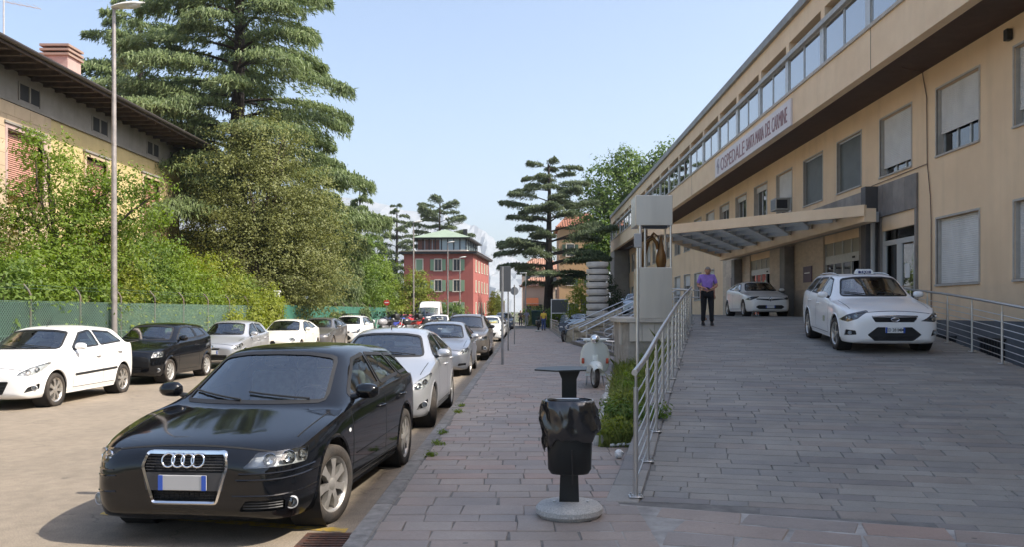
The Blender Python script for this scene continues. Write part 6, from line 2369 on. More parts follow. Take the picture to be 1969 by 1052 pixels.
def leaf_cloud(blobs, n_clump, per, leaf, clump_r, asp=0.55, shell=0.55, droop=0.2):
 """leaves in clumps spread through ellipsoids (cx, cy, cz, rx, ry, rz)"""
 vol = np.array([b[3] * b[4] * b[5] for b in blobs]) ** 0.75
 which = rng.choice(len(blobs), n_clump, p=vol / vol.sum())
 B = np.array(blobs)[which]
 d = unit(rng.normal(size=(n_clump, 3)))
 rad = shell + (1 - shell) * rng.random(n_clump) ** 0.6
 rad *= 1 + 0.22 * np.sin(d[:, 0] * 5.1 + B[:, 0]) * np.sin(d[:, 1] * 4.3 + B[:, 1]) * np.cos(d[:, 2] * 6 + 1.1) * 2
 C = B[:, :3] + d * B[:, 3:6] * rad[:, None]
 cr = clump_r * rng.uniform(0.5, 1.4, n_clump)
 ci = np.repeat(np.arange(n_clump), per)
 off = rng.normal(size=(n_clump * per, 3)) * np.array([1, 1, 0.6])
 P = C[ci] + off * cr[ci][:, None] * 0.5
 nrm = unit(off * 0.8 + d[ci] * 0.8 + np.array([0, 0, 0.7]) + rng.normal(size=off.shape) * 0.55)
 A = unit(np.cross(nrm, rng.normal(size=off.shape)))
 A[:, 2] -= droop
 A = unit(A)
 Bv = unit(np.cross(nrm, A))
 size = leaf * rng.uniform(0.6, 1.35, len(P))
 return kites(P, A, Bv, size, asp)
def grow_tree(name, label, cat, loc, blobs, n_clump, per, leaf, clump_r, lmat, trunk_r, trunk_h, bark=None, limbs=8, group=None, lean=(0, 0), asp=0.55, shell=0.55, parts=('trunk', 'crown'), stems=1):
 """blobs relative to loc; one tapered trunk with limbs into the blobs and a crown of single leaves"""
 e = empty(name, loc, label=label, cat=cat, group=group)
 t = MB()
 rr = random.Random(len(label) * 7 + int(loc[1] * 10))
 if stems == 1:
  t.tube([(0, 0, -0.3), (lean[0] * .3, lean[1] * .3, trunk_h * .4), (lean[0], lean[1], trunk_h), (lean[0] * 1.2, lean[1] * 1.2, trunk_h * 1.35)], [trunk_r * 1.25, trunk_r, trunk_r * .72, trunk_r * .3], 10)
 for k in range(limbs):
  b = blobs[k % len(blobs)]
  a = rr.uniform(0, 6.28)
  if stems > 1:
   p0 = Vector((b[0] * .8 + rr.uniform(-.3, .3), b[1] * .8 + rr.uniform(-.3, .3), -0.2))
  else:
   p0 = Vector((lean[0], lean[1], trunk_h * rr.uniform(.6, 1.2)))
  p3 = Vector((b[0] + b[3] * .6 * math.cos(a), b[1] + b[4] * .6 * math.sin(a), b[2] + b[5] * rr.uniform(-.2, .6)))
  p1 = p0.lerp(p3, .35) + Vector((0, 0, .12 * (p3 - p0).length))
  p2 = p0.lerp(p3, .7) + Vector((rr.uniform(-.2, .2), rr.uniform(-.2, .2), .08 * (p3 - p0).length))
  q = trunk_r * (.5 if stems == 1 else .6)
  t.tube([p0, p1, p2, p3], [q, q * .75, q * .5, q * .2], 6)
 t.build(parts[0], bark or M_BARK, e, 60)
 V, F = leaf_cloud(blobs, n_clump, per, leaf, clump_r, asp, shell)
 put(parts[1], np_mesh(parts[1], V, F, 4, lmat), e)
 return e
def cedar(name, label, loc, H, prof, lmat, n_br=70, dens=120, droop=0.35, z0=1.5, seed=1, tuft=0.34, trunk_r=0.45, bark=None, up=0.12, flat=0.25, group=None, bare=0.22, tier=0.0):
 """layered conifer: trunk, real branches and hanging needle sprays; prof = [(z, reach)]"""
 r = np.random.default_rng(seed)
 e = empty(name, loc, label=label, cat='tree', group=group)
 t = MB()
 wob = [(r.normal() * .05, r.normal() * .05) for _ in range(7)]
 t.tube([(wob[i][0], wob[i][1], -0.3 + H * i / 6) for i in range(7)], [trunk_r * (1.15 - i / 6.3) for i in range(7)], 10)
 t.build('trunk', bark or M_BARKDK, e, 60)
 bm_ = MB()
 PP, AA, SS = [], [], []
 ang = 0.0
 for k in range(n_br):
  f = (k + .5) / n_br
  z = z0 + (H * .985 - z0) * f ** 1.08
  if tier:
   z = z0 + round((z - z0) / tier) * tier + r.normal() * .13
  ang += 2.399963 + r.normal() * .25
  Lb = interp(prof, z) * r.uniform(.72, 1.12)
  if Lb < .15:
   continue
  ca, sa = math.cos(ang), math.sin(ang)
  n = 8
  path = []
  rise = up * r.uniform(.4, 1.6)
  for i in range(n + 1):
   s = i / n
   rad = Lb * s
   zz = z + Lb * (rise * s * 1.6 - droop * .55 * s ** 2.6)
   bend = .10 * Lb * s * s * math.sin(k * 1.7)
   path.append(Vector((ca * rad - sa * bend, sa * rad + ca * bend, zz)))
  br = max(.02, trunk_r * .30 * (1 - f * .7))
  bm_.tube(path, [br * (1 - .85 * i / n) for i in range(n + 1)], 5)
  m = max(10, int(dens * Lb * (0.55 + .09 * Lb)))
  s = bare + (1 - bare) * r.random(m) ** .75
  idx = np.minimum(n - 1, (s * n).astype(int))
  fr = s * n - idx
  PA = np.array([tuple(p) for p in path])
  base = PA[idx] * (1 - fr)[:, None] + PA[idx + 1] * fr[:, None]
  side = np.clip(r.normal(size=m), -1.7, 1.7) * .5
  wid = Lb * (.30 * np.sin(np.pi * np.clip(s * .92 + .06, 0, 1)) + .05)
  lat = side * wid
  base[:, 0] += -sa * lat + ca * np.abs(lat) * .45
  base[:, 1] += ca * lat + sa * np.abs(lat) * .45
  hang = -np.abs(r.normal(size=m)) * droop * (.30 + .06 * Lb) * .5 * (.4 + s) - np.abs(lat) * droop * .6
  base[:, 2] += hang + r.normal(size=m) * .06 * (1 if Lb > 2 else .5) + .05
  out = np.stack([np.full(m, ca), np.full(m, sa), np.zeros(m)], 1)
  lt = np.stack([np.full(m, -sa), np.full(m, ca), np.zeros(m)], 1)
  A = out * r.uniform(.2, 1, m)[:, None] + lt * (np.sign(side) * r.uniform(.1, 1.0, m))[:, None]
  A[:, 2] = -r.uniform(flat * .2, droop * 2.6, m) * (.5 + s) - .05
  PP.append(base)
  AA.append(unit(A + r.normal(size=(m, 3)) * .18))
  SS.append(tuft * r.uniform(.55, 1.35, m))
 bm_.build('branch', bark or M_BARKDK, e, 60, kind='stuff')
 P, A, S = np.concatenate(PP), np.concatenate(AA), np.concatenate(SS)
 nz = unit(r.normal(size=P.shape) + np.array([0, 0, .8]))
 B = unit(np.cross(A, nz))
 V1, F1 = spikes(P, A, B, S, .22)
 B2 = unit(np.cross(A, B))
 k2 = r.random(len(P)) < .9
 A2 = unit(A[k2] + r.normal(size=(k2.sum(), 3)) * .35)
 V2, F2_ = spikes(P[k2] + r.normal(size=(k2.sum(), 3)) * .06, A2, unit(np.cross(A2, B[k2])), S[k2] * .85, .24)
 put('crown', np_mesh('crown', np.concatenate([V1, V2]), np.concatenate([F1, F2_ + len(V1)]), 3, lmat), e)
 return e
# --- left side, behind the fence
cedar('cedar_tree', 'huge drooping cedar towering behind the villa roof', (-16.0, 47.0, 0), 25.5, [(0, 6.8), (2, 7.2), (7.5, 7.7), (10.7, 7.9), (13.4, 7.2), (16.3, 6.0), (19, 5.2), (22, 3.6), (25.5, .4)],
  LEAF_CEDAR, n_br=112, dens=170, droop=.55, z0=1.2, seed=3, tuft=.34, tier=.95, trunk_r=.55, up=.16)
cedar('cedar_tree', 'broad cedar standing behind the villa chimney', (-27.5, 60, 0), 26, [(0, 5), (10, 6), (16, 5.8), (20, 4.6), (26, .5)], LEAF_CEDAR, n_br=70, dens=110, droop=.5, z0=7, seed=13, tuft=.42, trunk_r=.45, up=.16, tier=1.1)
cedar('cedar_tree', 'pale green weeping conifer in front of the huge cedar', (-13.6, 55.5, 0), 12.5, [(0, 3.6), (3, 3.9), (6, 3.4), (9, 2.2), (12.5, .3)], LEAF_CEDAR, n_br=60, dens=280, droop=.65, z0=.8, seed=5, tuft=.32, trunk_r=.22, up=.10)
cedar('cedar_tree', 'conifer between the green fabric fence and the red house', (-14.2, 72, 0), 12.5, [(0, 3.2), (4, 3.6), (8, 2.8), (12.5, .4)], LEAF_CEDAR, n_br=56, dens=170, droop=.55, z0=1, seed=15, tuft=.36, trunk_r=.22, up=.12, tier=.8)
grow_tree('holm_oak', 'dense olive green oak before the huge cedar', 'tree', (-13.3, 41.5, 0), [(.5, 0, 4.2, 3.9, 3.0, 3.2), (-.2, 0, 7.6, 3.3, 2.6, 2.6), (.2, 0, 9.7, 2.0, 1.7, 1.8), (-1.5, 0, 5.2, 2.2, 2, 2.3), (2.2, 0, 6.2, 2.2, 2, 2.2), (1.9, 0, 3.0, 2.3, 2, 2.2)],
   2900, 28, .12, .5, LEAF_OLIVE, .3, 3.2, limbs=10)
grow_tree('locust_tree', 'bright green feathery tree reaching over the villa windows', 'tree', (-13.6, 24.4, 0), [(0, 0, 3.6, 2.4, 1.6, 1.5), (.5, 0, 5.3, 1.5, 1.2, 1.0), (-1.4, -.4, 4.7, 1.2, 1, .9), (1.6, .3, 4.6, 1.5, 1, .8), (-.3, 0, 6.3, .9, .8, .6), (1.5, 0, 5.7, .9, .6, .4), (2.6, .2, 5.3, .8, .5, .3), (-.9, 0, 6.9, .6, .5, .3)],
   820, 24, .105, .34, LEAF_BRIGHT, .13, 3.0, limbs=12, asp=.5)
grow_tree('plum_tree', 'reddish tinged leafy tree at the villa corner window', 'tree', (-14.6, 22.4, 0), [(-.8, 0, 3.7, 1.8, 1.4, .9), (-1.0, 0, 2.7, 2, 1.5, 1.0), (-1.9, 0, 4.5, .8, .7, .5)], 330, 20, .12, .4,
   leaf_mat('reddish_leaves', (0.15, 0.17, 0.03), (0.12, 0.07, 0.03), .3), .12, 2.6, limbs=7)
hx = [(14.8, 2.6), (16.6, 3.0), (18.6, 3.2), (20.5, 3.1), (22.6, 3.6), (24.8, 4.3), (27.0, 4.5), (29.2, 4.1), (31.4, 3.5), (33.6, 3.9), (35.9, 3.1)]
for i, (y, h) in enumerate(hx):
 lm = [LEAF_BRIGHT, LEAF_YEL, LEAF_MID, LEAF_BRIGHT][i % 4]
 over = .55 if i in (2, 3, 4, 9, 10) else .15
 nm = ['rounded bright shrub', 'yellow green leafy shrub', 'mid green bushy shrub'][i % 3]
 where = ['under the locust tree', 'spilling over the fence', 'in the hedge behind the fence', 'climbing the fence posts'][i % 4]
 grow_tree('hedge_shrub', nm + ' ' + where, 'shrub', (-12.55, y, 0), [(0, 0, h * .42, 1.25 + over * .4, 1.5, h * .42), (.3 * over, 0, h * .75, 1.0 + over * .4, 1.2, h * .28), (.9 * over + .1, .2, h * .55, .8, 1.1, h * .25), (-.5, .3, h * .9, .8, .9, h * .16)],
    520, 24, .10, .34, lm, .05, 1.2, limbs=6, group='hedge behind the fence', parts=('stem', 'foliage'), stems=3)
# ivy on the fence
e = empty('ivy', (FX, 34.6, .1), label='yellow green ivy covering the last fence posts beside the gate', cat='plant')
V, F = leaf_cloud([(.15, -.8, 1.2, .35, 1.2, 1.2), (.2, 1.2, 1.3, .4, 1.0, 1.3), (.15, -3.2, 1.0, .3, .9, .8), (.1, 2.1, 1.9, .4, .5, .8)], 520, 22, .10, .26, shell=.3)
put('foliage', np_mesh('foliage', V, F, 4, LEAF_YEL), e)
e = empty('creeper', (FX - .1, 28.0, .1), label='leafy creeper seen through the thin net of the fence', cat='plant')
V, F = leaf_cloud([(-.25, -4.2, .9, .25, 1.6, .9), (-.25, -1.4, .9, .25, 1.6, .95), (-.25, 1.6, 1.0, .25, 1.6, .95), (-.2, 4.0, 1.0, .25, 1.3, .9)], 620, 20, .10, .26, shell=.2)
put('foliage', np_mesh('foliage', V, F, 4, LEAF_YEL), e)
# further along the street
grow_tree('ash_tree', 'bright green tree rising over the green fabric fence', 'tree', (-13.2, 60.5, 0), [(0, 0, 4.5, 2.6, 2.2, 2.3), (.8, 0, 6.4, 1.8, 1.6, 1.4), (1.5, 0, 3.2, 1.8, 1.6, 1.6)], 620, 20, .17, .5, LEAF_MID, .16, 3, limbs=7)
grow_tree('ash_tree', 'leafy tree at the end of the green fabric fence', 'tree', (-12.4, 68.5, 0), [(0, 0, 3.6, 2.0, 1.8, 2.0), (.3, 0, 5.2, 1.4, 1.2, 1.2)], 420, 20, .17, .5, LEAF_BRIGHT, .14, 2.4, limbs=6)
grow_tree('hazel_tree', 'rounded yellow green tree in front of the red house', 'tree', (-11.4, 86, 0), [(0, 0, 2.6, 2.2, 1.8, 2.2), (.3, 0, 4.6, 1.5, 1.3, 1.5), (-1.2, 0, 3.6, 1.4, 1.2, 1.3)], 520, 20, .19, .5, LEAF_YEL, .14, 2, limbs=7)
grow_tree('yellow_bush', 'low yellow bush behind the motorcycles', 'shrub', (-11.6, 76, 0), [(0, 0, 1.2, 1.1, .9, 1.2)], 160, 18, .16, .4, LEAF_YEL, .05, .6, limbs=4, parts=('stem', 'foliage'))
grow_tree('clipped_bush', 'green bush below the red house wall', 'shrub', (-8.6, 98.5, 0), [(0, 0, 1.3, 2.0, 1, 1.4)], 170, 18, .2, .4, LEAF_MID, .05, .6, limbs=4, parts=('stem', 'foliage'))
cedar('cedar_tree', 'slender cedar left behind the red house roof', (-19.3, 126, 0), 18.2, [(0, 4), (6, 4.6), (10, 4.2), (14, 3.2), (17, 1.8), (18.2, .5)], LEAF_CEDARDK, n_br=52, dens=75, tier=1.2, droop=.35, z0=2, seed=8, tuft=.55, trunk_r=.35, up=.18)
cedar('cedar_tree', 'spreading cedar with flat top behind the green roof', (-14.4, 142, 0), 21.2, [(0, 4), (8, 5.5), (14, 5.6), (18, 4.8), (20, 3.6), (21.2, 1)], LEAF_CEDARDK, n_br=54, dens=70, tier=1.3, droop=.3, z0=4, seed=9, tuft=.6, trunk_r=.4, up=.22)
for i, (x, y, h) in enumerate([(-16.5, 92, 9), (-21, 104, 11), (-24, 118, 12), (-18.5, 80, 8), (-15.2, 74, 7)]):
 grow_tree('street_tree', ['dark leafy tree left of the red house', 'tall leafy tree beside the red house', 'broad tree behind the street trees', 'mid green tree beyond the fabric fence', 'low leafy tree beyond the fabric fence'][i], 'tree', (x, y, 0), [(0, 0, h * .5, 3, 2.6, h * .4), (.6, 0, h * .78, 2, 1.8, h * .22)], 380, 18, .26, .7,
    [LEAF_DARK, LEAF_MID, LEAF_DARK, LEAF_MID, LEAF_BRIGHT][i], .2, h * .4, limbs=5, group='trees beside the red house')
# right side
cedar('cedar_tree', 'flat layered dark cedar standing at the end of the pavement', (2.45, 86, 0), 17.2, [(0, 1), (4.5, 3.6), (6.5, 6.4), (8.5, 6.6), (10.5, 5.0), (12.5, 4.6), (14.6, 4.0), (16.3, 3.2), (17.2, 1.4)], LEAF_CEDARDK, n_br=54, dens=150, tier=1.1, droop=.30, z0=4.4, seed=21,
  tuft=.40, trunk_r=.50, up=.16, bare=.28)
grow_tree('plane_tree', 'tall bright plane tree rising behind the far hospital end', 'tree', (13.2, 107, 0), [(0, 0, 12, 5.2, 4, 5), (-1.5, 0, 17.5, 4.2, 3.4, 4.0), (-3.5, 0, 14, 3.2, 3, 4), (2.5, 0, 18, 3.6, 3, 3.6), (4.8, 0, 20.5, 2.6, 2.4, 2.6), (-.5, 0, 20.6, 2.6, 2.2, 2.0), (-3.0, -3, 9.5, 3, 3, 3.4)], 1300, 22, .38, .95, LEAF_MID, .45, 8, limbs=10)
grow_tree('dark_shrub', 'dark evergreen shrub against the far end of the hospital', 'shrub', (7.9, 80, 1.5), [(0, 0, 1.6, 1.3, 1.2, 1.7), (-.4, 0, 3.0, .9, .9, 1.0)], 260, 18, .16, .36, LEAF_DARK, .08, 1, limbs=4, parts=('stem', 'foliage'))
grow_tree('leafy_shrub', 'yellow green shrub beside the ringed concrete tower', 'shrub', (4.6, 72, .1), [(0, 0, 1.8, 1.2, 1, 1.8), (.2, 0, 3.4, .8, .8, .9)], 260, 18, .15, .36, LEAF_YEL, .06, 1, limbs=4, parts=('stem', 'foliage'))
for i, (x, y, w) in enumerate([(1.2, 94, 2.2), (3.6, 92, 1.6), (2.9, 80, 1.1)]):
 grow_tree('verge_shrub', ['wide shrub on the wall at the street end', 'shrub below the cedar trunk', 'low shrub on the verge near the cedar'][i], 'shrub', (x, y, .1), [(0, 0, 1.1, w, 1, 1.1)], 200, 18, .16, .36, LEAF_MID, .05, .6, limbs=3, parts=('stem', 'foliage'))
grow_tree('ivy_hedge', 'yellow green ivy hedge beside the red house', 'hedge', (-4.0, 112, 0), [(0, 0, 2.0, .9, 4, 2.2)], 330, 18, .2, .4, LEAF_YEL, .06, 1, limbs=3, parts=('stem', 'foliage'))
# --- weeds and grass on the bank
e = empty('bank_grass', (1.5, 14, .2), kind='stuff')
nb = 26000
u = rng.random(nb)
v = rng.random(nb) ** .9
iy = np.minimum(39, (u * 40).astype(int))
fy = u * 40 - iy
BK = np.array(BANK)
jx = np.minimum(7, (v * 8).astype(int))
fx = v * 8 - jx
def bil(a, b, c, d):
 return a * ((1 - fy) * (1 - fx))[:, None] + b * ((1 - fy) * fx)[:, None] + c * (fy * (1 - fx))[:, None] + d * (fy * fx)[:, None]
P = bil(BK[iy, jx], BK[iy, jx + 1], BK[iy + 1, jx], BK[iy + 1, jx + 1])
patch_ = 0.5 + 0.5 * np.sin(P[:, 0] * 5 + P[:, 1] * 1.9) * np.sin(P[:, 1] * 2.7 + 1)
keep = rng.random(nb) < (.2 + .8 * patch_) * np.clip(v * 6 - .25, .08, 1)
P = P[keep]
patch_ = patch_[keep]
hgt = (.04 + .17 * rng.random(len(P)) ** 2.0) * (.6 + .8 * patch_) * np.where(P[:, 1] < 21, 1, .7) * np.where(rng.random(len(P)) < .03, 2.4, 1)
a = rng.random(len(P)) * 6.283
lean_ = rng.normal(size=(len(P), 2)) * .45
tip = P + np.stack([lean_[:, 0] * hgt, lean_[:, 1] * hgt, hgt], 1)
w_ = .006 + .008 * rng.random(len(P))
sd = np.stack([np.cos(a) * w_, np.sin(a) * w_, np.zeros(len(P))], 1)
mid = (P + tip) / 2 + np.stack([-lean_[:, 0] * hgt * .15, -lean_[:, 1] * hgt * .15, hgt * .08], 1)
V = np.stack([P - sd, P + sd, mid + sd * .8, tip, mid - sd * .8], 1).reshape(-1, 3)
F = np.arange(5 * len(P)).reshape(-1, 5)
g_ = put('grass', np_mesh('grass', V, F, 5, leaf_mat('weed_grass', (0.27, 0.29, 0.09), (0.13, 0.18, 0.04), .35, scale=1.2)), None, kind='stuff')
bpy.data.objects.remove(e)
for i, (x, y, s) in enumerate([(1.25, 11.0, .30), (1.5, 12.6, .26), (1.9, 14.8, .34), (1.55, 10.5, .24), (2.2, 17.0, .34), (2.0, 13.6, .28), (2.9, 18.9, .4), (1.05, 10.15, .2)]):
 s0, t0 = to_st(x, y)
 z = SW + .05 + max(0, (x - right_edge(y))) * .25
 V, F = leaf_cloud([(x, y, z + s * .5, s, s, s * .55)], 40, 16, .055, .12, shell=.2)
 put('weed', np_mesh('weed', V, F, 4, [LEAF_MID, LEAF_YEL, LEAF_BRIGHT][i % 3]), None, kind='stuff', label='leafy weed tuft growing on the bank below the ramp railing', cat='weed', group='weeds on the bank')
for i, (x, y, s) in enumerate([(-1.06, 10.1, .09), (-1.08, 11.0, .07), (-1.05, 13.3, .08), (-1.04, 9.3, .05), (-1.08, 14.2, .06)]):
 V, F = leaf_cloud([(x, y, SW + .015, s, s * 1.6, .03)], 22, 12, .022, .045, shell=.1)
 put('kerb_weed', np_mesh('kerb_weed', V, F, 4, LEAF_BRIGHT), None, label='small green weed in the kerb joint', cat='weed', group='weeds along the kerb')
# ================================================================== houses at the end of the street, mountain
M_RED = mat('red_render', (0.37, 0.115, 0.098), 0.9, var=0.15, vscale=0.5, streak=0.15)
M_REDSHUT = mat('green_house_shutter', (0.20, 0.30, 0.20), 0.7)
M_GRNROOF = mat('green_copper_roof', (0.27, 0.34, 0.25), 0.6, var=0.15, vscale=1)
M_WINFR = mat('window_frame_pale', (0.62, 0.56, 0.48), 0.7)
M_BLKFR = mat('black_frame', (0.02, 0.022, 0.025), 0.5)
RB = Vector((-6.44, 104, 0))
red = empty('red_house', RB, rz=R(-4), label='red house with green shutters and glazed penthouse at the street end', cat='house')
# local: x to the right along the front (front corner right = 0), y away
rw_, rd_ = 8.7, 17.0
MB().box(-rw_, 0, 0, rd_, -.2, 9.0).build('wall', M_RED, red)
MB().box(-rw_ - .5, .5, -.5, rd_ + .5, 9.0, 9.22).build('eave', M_BLKFR, red)
MB().box(-rw_ - .55, .55, -.55, rd_ + .55, 9.22, 9.30).build('gutter', mat('eave_brown', (0.10, 0.07, 0.06), .8), red)
def rwin(x, z, w, h, shut=True, closed=False, side=False):
 M = Matrix.Rotation(R(90), 4, 'Z') if side else Matrix()
 if side:
  M = Matrix.Translation((0, x, 0)) @ M
  x0 = 0
 else:
  x0 = x
 f = MB()
 f.box(x0 - w / 2 - .12, x0 - w / 2, -.05, .02, z - .1, z + h + .12, M).box(x0 + w / 2, x0 + w / 2 + .12, -.05, .02, z - .1, z + h + .12, M)
 f.box(x0 - w / 2 - .12, x0 + w / 2 + .12, -.05, .02, z + h, z + h + .12, M).box(x0 - w / 2 - .18, x0 + w / 2 + .18, -.09, .02, z - .12, z, M)
 wo = f.build('window', M_WINFR, red)
 MB().box(x0 - w / 2, x0 + w / 2, -.012, -.004, z, z + h, M).build('pane', M_REDSHUT if closed else mat('house_pane', (0.05, 0.06, 0.07), 0.08, spec=.8), wo)
 if shut and not closed:
  for sg in (-1, 1):
   MB().box(x0 + sg * (w / 2 + .14 + .22) - .22, x0 + sg * (w / 2 + .14 + .22) + .22, -.08, -.03, z - .02, z + h + .02, M).build('shutter', M_REDSHUT, wo)
 if not closed and not side:
  MB().box(x0 - .025, x0 + .025, -.02, -.012, z, z + h, M).build('mullion', M_WINFR, wo)
for xc, cl in ((-6.75, True), (-4.4, False), (-2.05, False)):
 rwin(xc, 6.95, .78, 1.35, closed=cl)
 rwin(xc, 4.25, .78, 1.35)
 rwin(xc, 1.5, .78, 1.35, shut=xc > -5)
for yc in (2.5, 5.5, 8.5, 11.5, 14.5):
 for z in (6.95, 4.25, 1.5):
  rwin(yc, z, .7, 1.3, closed=True, side=True)
# the penthouse
ph = MB()
MB().box(-7.4, -1.0, 1.4, 12.5, 9.3, 9.6).build('penthouse_base', M_WINFR, red)
MB().box(-7.25, -1.15, 1.55, 12.3, 9.6, 11.0).build('penthouse_glass', mat('penthouse_pane', (0.30, 0.38, 0.42), 0.1, spec=.8), red)
for k in range(9):
 x = lerp(-7.35, -1.1, k / 8)
 MB().box(x - .06, x + .06, 1.42, 1.54, 9.6, 11.0).build('penthouse_post', M_BLKFR, red)
for k in range(3):
 MB().box(-7.25 + k * .95, -6.4 + k * .95, 1.50, 1.53, 9.65, 10.9).build('brown_panel', mat('brown_panel', (0.13, 0.06, 0.045), .7), red)
for k in range(7):
 y = lerp(1.5, 12.3, k / 6)
 MB().box(-1.14, -1.02, y - .06, y + .06, 9.6, 11.0).build('penthouse_post', M_BLKFR, red)
MB().box(-7.9, -.5, .9, 13.0, 11.0, 11.14).build('penthouse_eave', M_BLKFR, red)
MB().add([(-7.95, .85, 11.14), (-.45, .85, 11.14), (-.45, 13.05, 11.14), (-7.95, 13.05, 11.14), (-4.2, 4.6, 12.5), (-4.2, 9.3, 12.5)],
   [(0, 1, 4), (1, 2, 5, 4), (2, 3, 5), (3, 0, 4, 5), (0, 3, 2, 1)]).build('penthouse_roof', M_GRNROOF, red)
MB().box(-1.9, -1.4, 4.4, 4.9, 11.3, 12.5).build('chimney', M_BLKFR, red)
M_PEACHH = mat('ochre_house_render', (0.52, 0.34, 0.19), 0.9, var=0.12, vscale=.4, streak=.2)
def far_house(name, label, x0, x1, y0, d, h, wallm, roofm, rows, cols, ridge, roof=True, shut=None):
 e = empty(name, (x0, y0, 0), label=label, cat='house')
 w = x1 - x0
 MB().box(0, w, 0, d, -.2, h).build('wall', wallm, e)
 if roof:
  MB().add([(-.5, -.5, h), (w + .5, -.5, h), (w + .5, d + .5, h), (-.5, d + .5, h), (w * .25, d * .5, h + ridge), (w * .75, d * .5, h + ridge)],
     [(0, 1, 5, 4), (1, 2, 5), (2, 3, 4, 5), (3, 0, 4), (0, 3, 2, 1)]).build('roof', roofm, e)
  n = int((w + 1) / .35)
  tb = MB()
  for k in range(n + 1):
   x = -.5 + k * (w + 1) / n
   f = min(1, x / (w * .25)) if x < w * .25 else (min(1, (w - x) / (w * .25)) if x > w * .75 else 1)
   f = max(0, min(1, f))
   tb.tube([(x, -.55, h + .04), (x, -.5 + (d * .5 + .5) * f, h + ridge * f + .06)], .075, 5)
  tb.build('tile_rows', roofm, e, kind='stuff')
 else:
  MB().box(-.4, w + .4, -.4, d + .4, h, h + .25).build('cornice', M_WINFR, e)
 for r_ in range(rows):
  for c_ in range(cols):
   xc = w * (c_ + .5) / cols
   z = 1.2 + r_ * (h - 1) / rows
   f = MB()
   f.box(xc - .62, xc - .5, -.06, .02, z - .1, z + 1.7).box(xc + .5, xc + .62, -.06, .02, z - .1, z + 1.7).box(xc - .62, xc + .62, -.06, .02, z + 1.6, z + 1.75).box(xc - .7, xc + .7, -.1, .02, z - .12, z)
   wo = f.build('window', M_WINFR, e)
   MB().box(xc - .5, xc + .5, -.02, -.005, z, z + 1.6).build('pane', mat('house_pane', (0.05, 0.06, 0.07), 0.08, spec=.8), wo)
   if shut:
    for sg in (-1, 1):
     MB().box(xc + sg * .88 - .24, xc + sg * .88 + .24, -.09, -.03, z, z + 1.6).build('shutter', shut, wo)
 return e
far_house('ochre_house', 'tall ochre house behind the dark cedar', 4.7, 10.8, 116, 10, 13.5, M_PEACHH, M_TILE, 3, 2, 2.5, shut=mat('dark_green_shutter', (0.05, 0.09, 0.06), .7))
far_house('pink_house', 'pale pink house with red tiled roof beyond the cedar', -.6, 6.2, 146, 9, 9.2, mat('pale_pink_render', (0.58, 0.44, 0.36), .9, var=.1, vscale=.5), mat('faded_tiles', (0.46, 0.25, 0.17), .85, var=.3, vscale=2), 3, 3, 2.2)
far_house('low_house', 'low cream house with orange awning at the street end', -.4, 4.6, 128, 7, 5.6, mat('cream_render', (0.62, 0.53, 0.42), .9, var=.1, vscale=.5), mat('faded_tiles', (0.46, 0.25, 0.17), .85), 1, 3, 1.4)
aw = empty('awning', (.0, 126.6, 2.2), label='orange fabric awning on the low cream house', cat='awning')
MB().loft([[(0, 1.2, 1.6), (2.0, 1.2, 1.6)], [(0, .4, 1.4), (2, .4, 1.4)], [(0, -.6, .7), (2, -.6, .7)], [(0, -.65, .4), (2, -.65, .4)]], closed=False, caps=False).build('cloth', mat('orange_cloth', (0.65, 0.20, 0.07), .8), aw)
MB().cyl((0, -.6, .68), (2, -.6, .68), .03, 6).build('front_bar', M_ALU, aw)
# walls closing the street, glass bus shelter like panels
MB().box(.3, 3.6, 96.5, 96.9, -.2, 1.25).build('boundary_wall', mat('grey_boundary_wall', (0.32, 0.30, 0.27), .9, var=.3, vscale=1, streak=.3), None, label='low grey wall closing the street behind the pedestrians', cat='wall')
MB().box(-6.0, -2.9, 118.2, 118.7, -.2, 3.2).build('yard_wall', mat('yard_wall', (0.42, 0.36, 0.27), .9, var=.3, vscale=1), None, label='tall ochre yard wall beside the ivy hedge', cat='wall')
MB().box(5.6, 8.7, 84.2, 84.5, 1.5, 3.0).build('terrace_wall', mat('terrace_wall', (0.30, 0.275, 0.24), .9, var=.3, vscale=1), None, label='grey wall on the terrace at the hospital end', cat='wall')
sb = empty('notice_case', (3.2, 78, .1), label='white framed notice case on the verge by the cedar', cat='notice board')
MB().box(-.75, .75, -.05, .05, 1.5, 2.7).build('panel', mat('notice_dark', (0.06, 0.065, 0.07), .3), sb)
MB().box(-.82, -.75, -.07, .07, 0, 2.77).box(.75, .82, -.07, .07, 0, 2.77).box(-.75, .75, -.07, .07, 2.7, 2.77).box(-.75, .75, -.07, .07, 1.43, 1.5).build('frame', M_WHITE, sb)
for k, x in enumerate((1.25, 2.35)):
 cs = empty('waste_container', (x, 91, .1), label=['dark green waste container left of the cedar trunk', 'dark green waste container right of the cedar trunk'][k], cat='container')
 MB().loft([[(-.5, -.45, .2), (.5, -.45, .2), (.5, .45, .2), (-.5, .45, .2)], [(-.58, -.55, 1.5), (.58, -.55, 1.5), (.58, .55, 1.5), (-.58, .55, 1.5)]]).build('bin', mat('container_green', (0.03, 0.075, 0.06), .5), cs)
 MB().bbox((0, 0, 1.62), (1.2, 1.15, .24), .08).build('lid', mat('container_lid', (0.04, 0.09, 0.10), .5), cs)
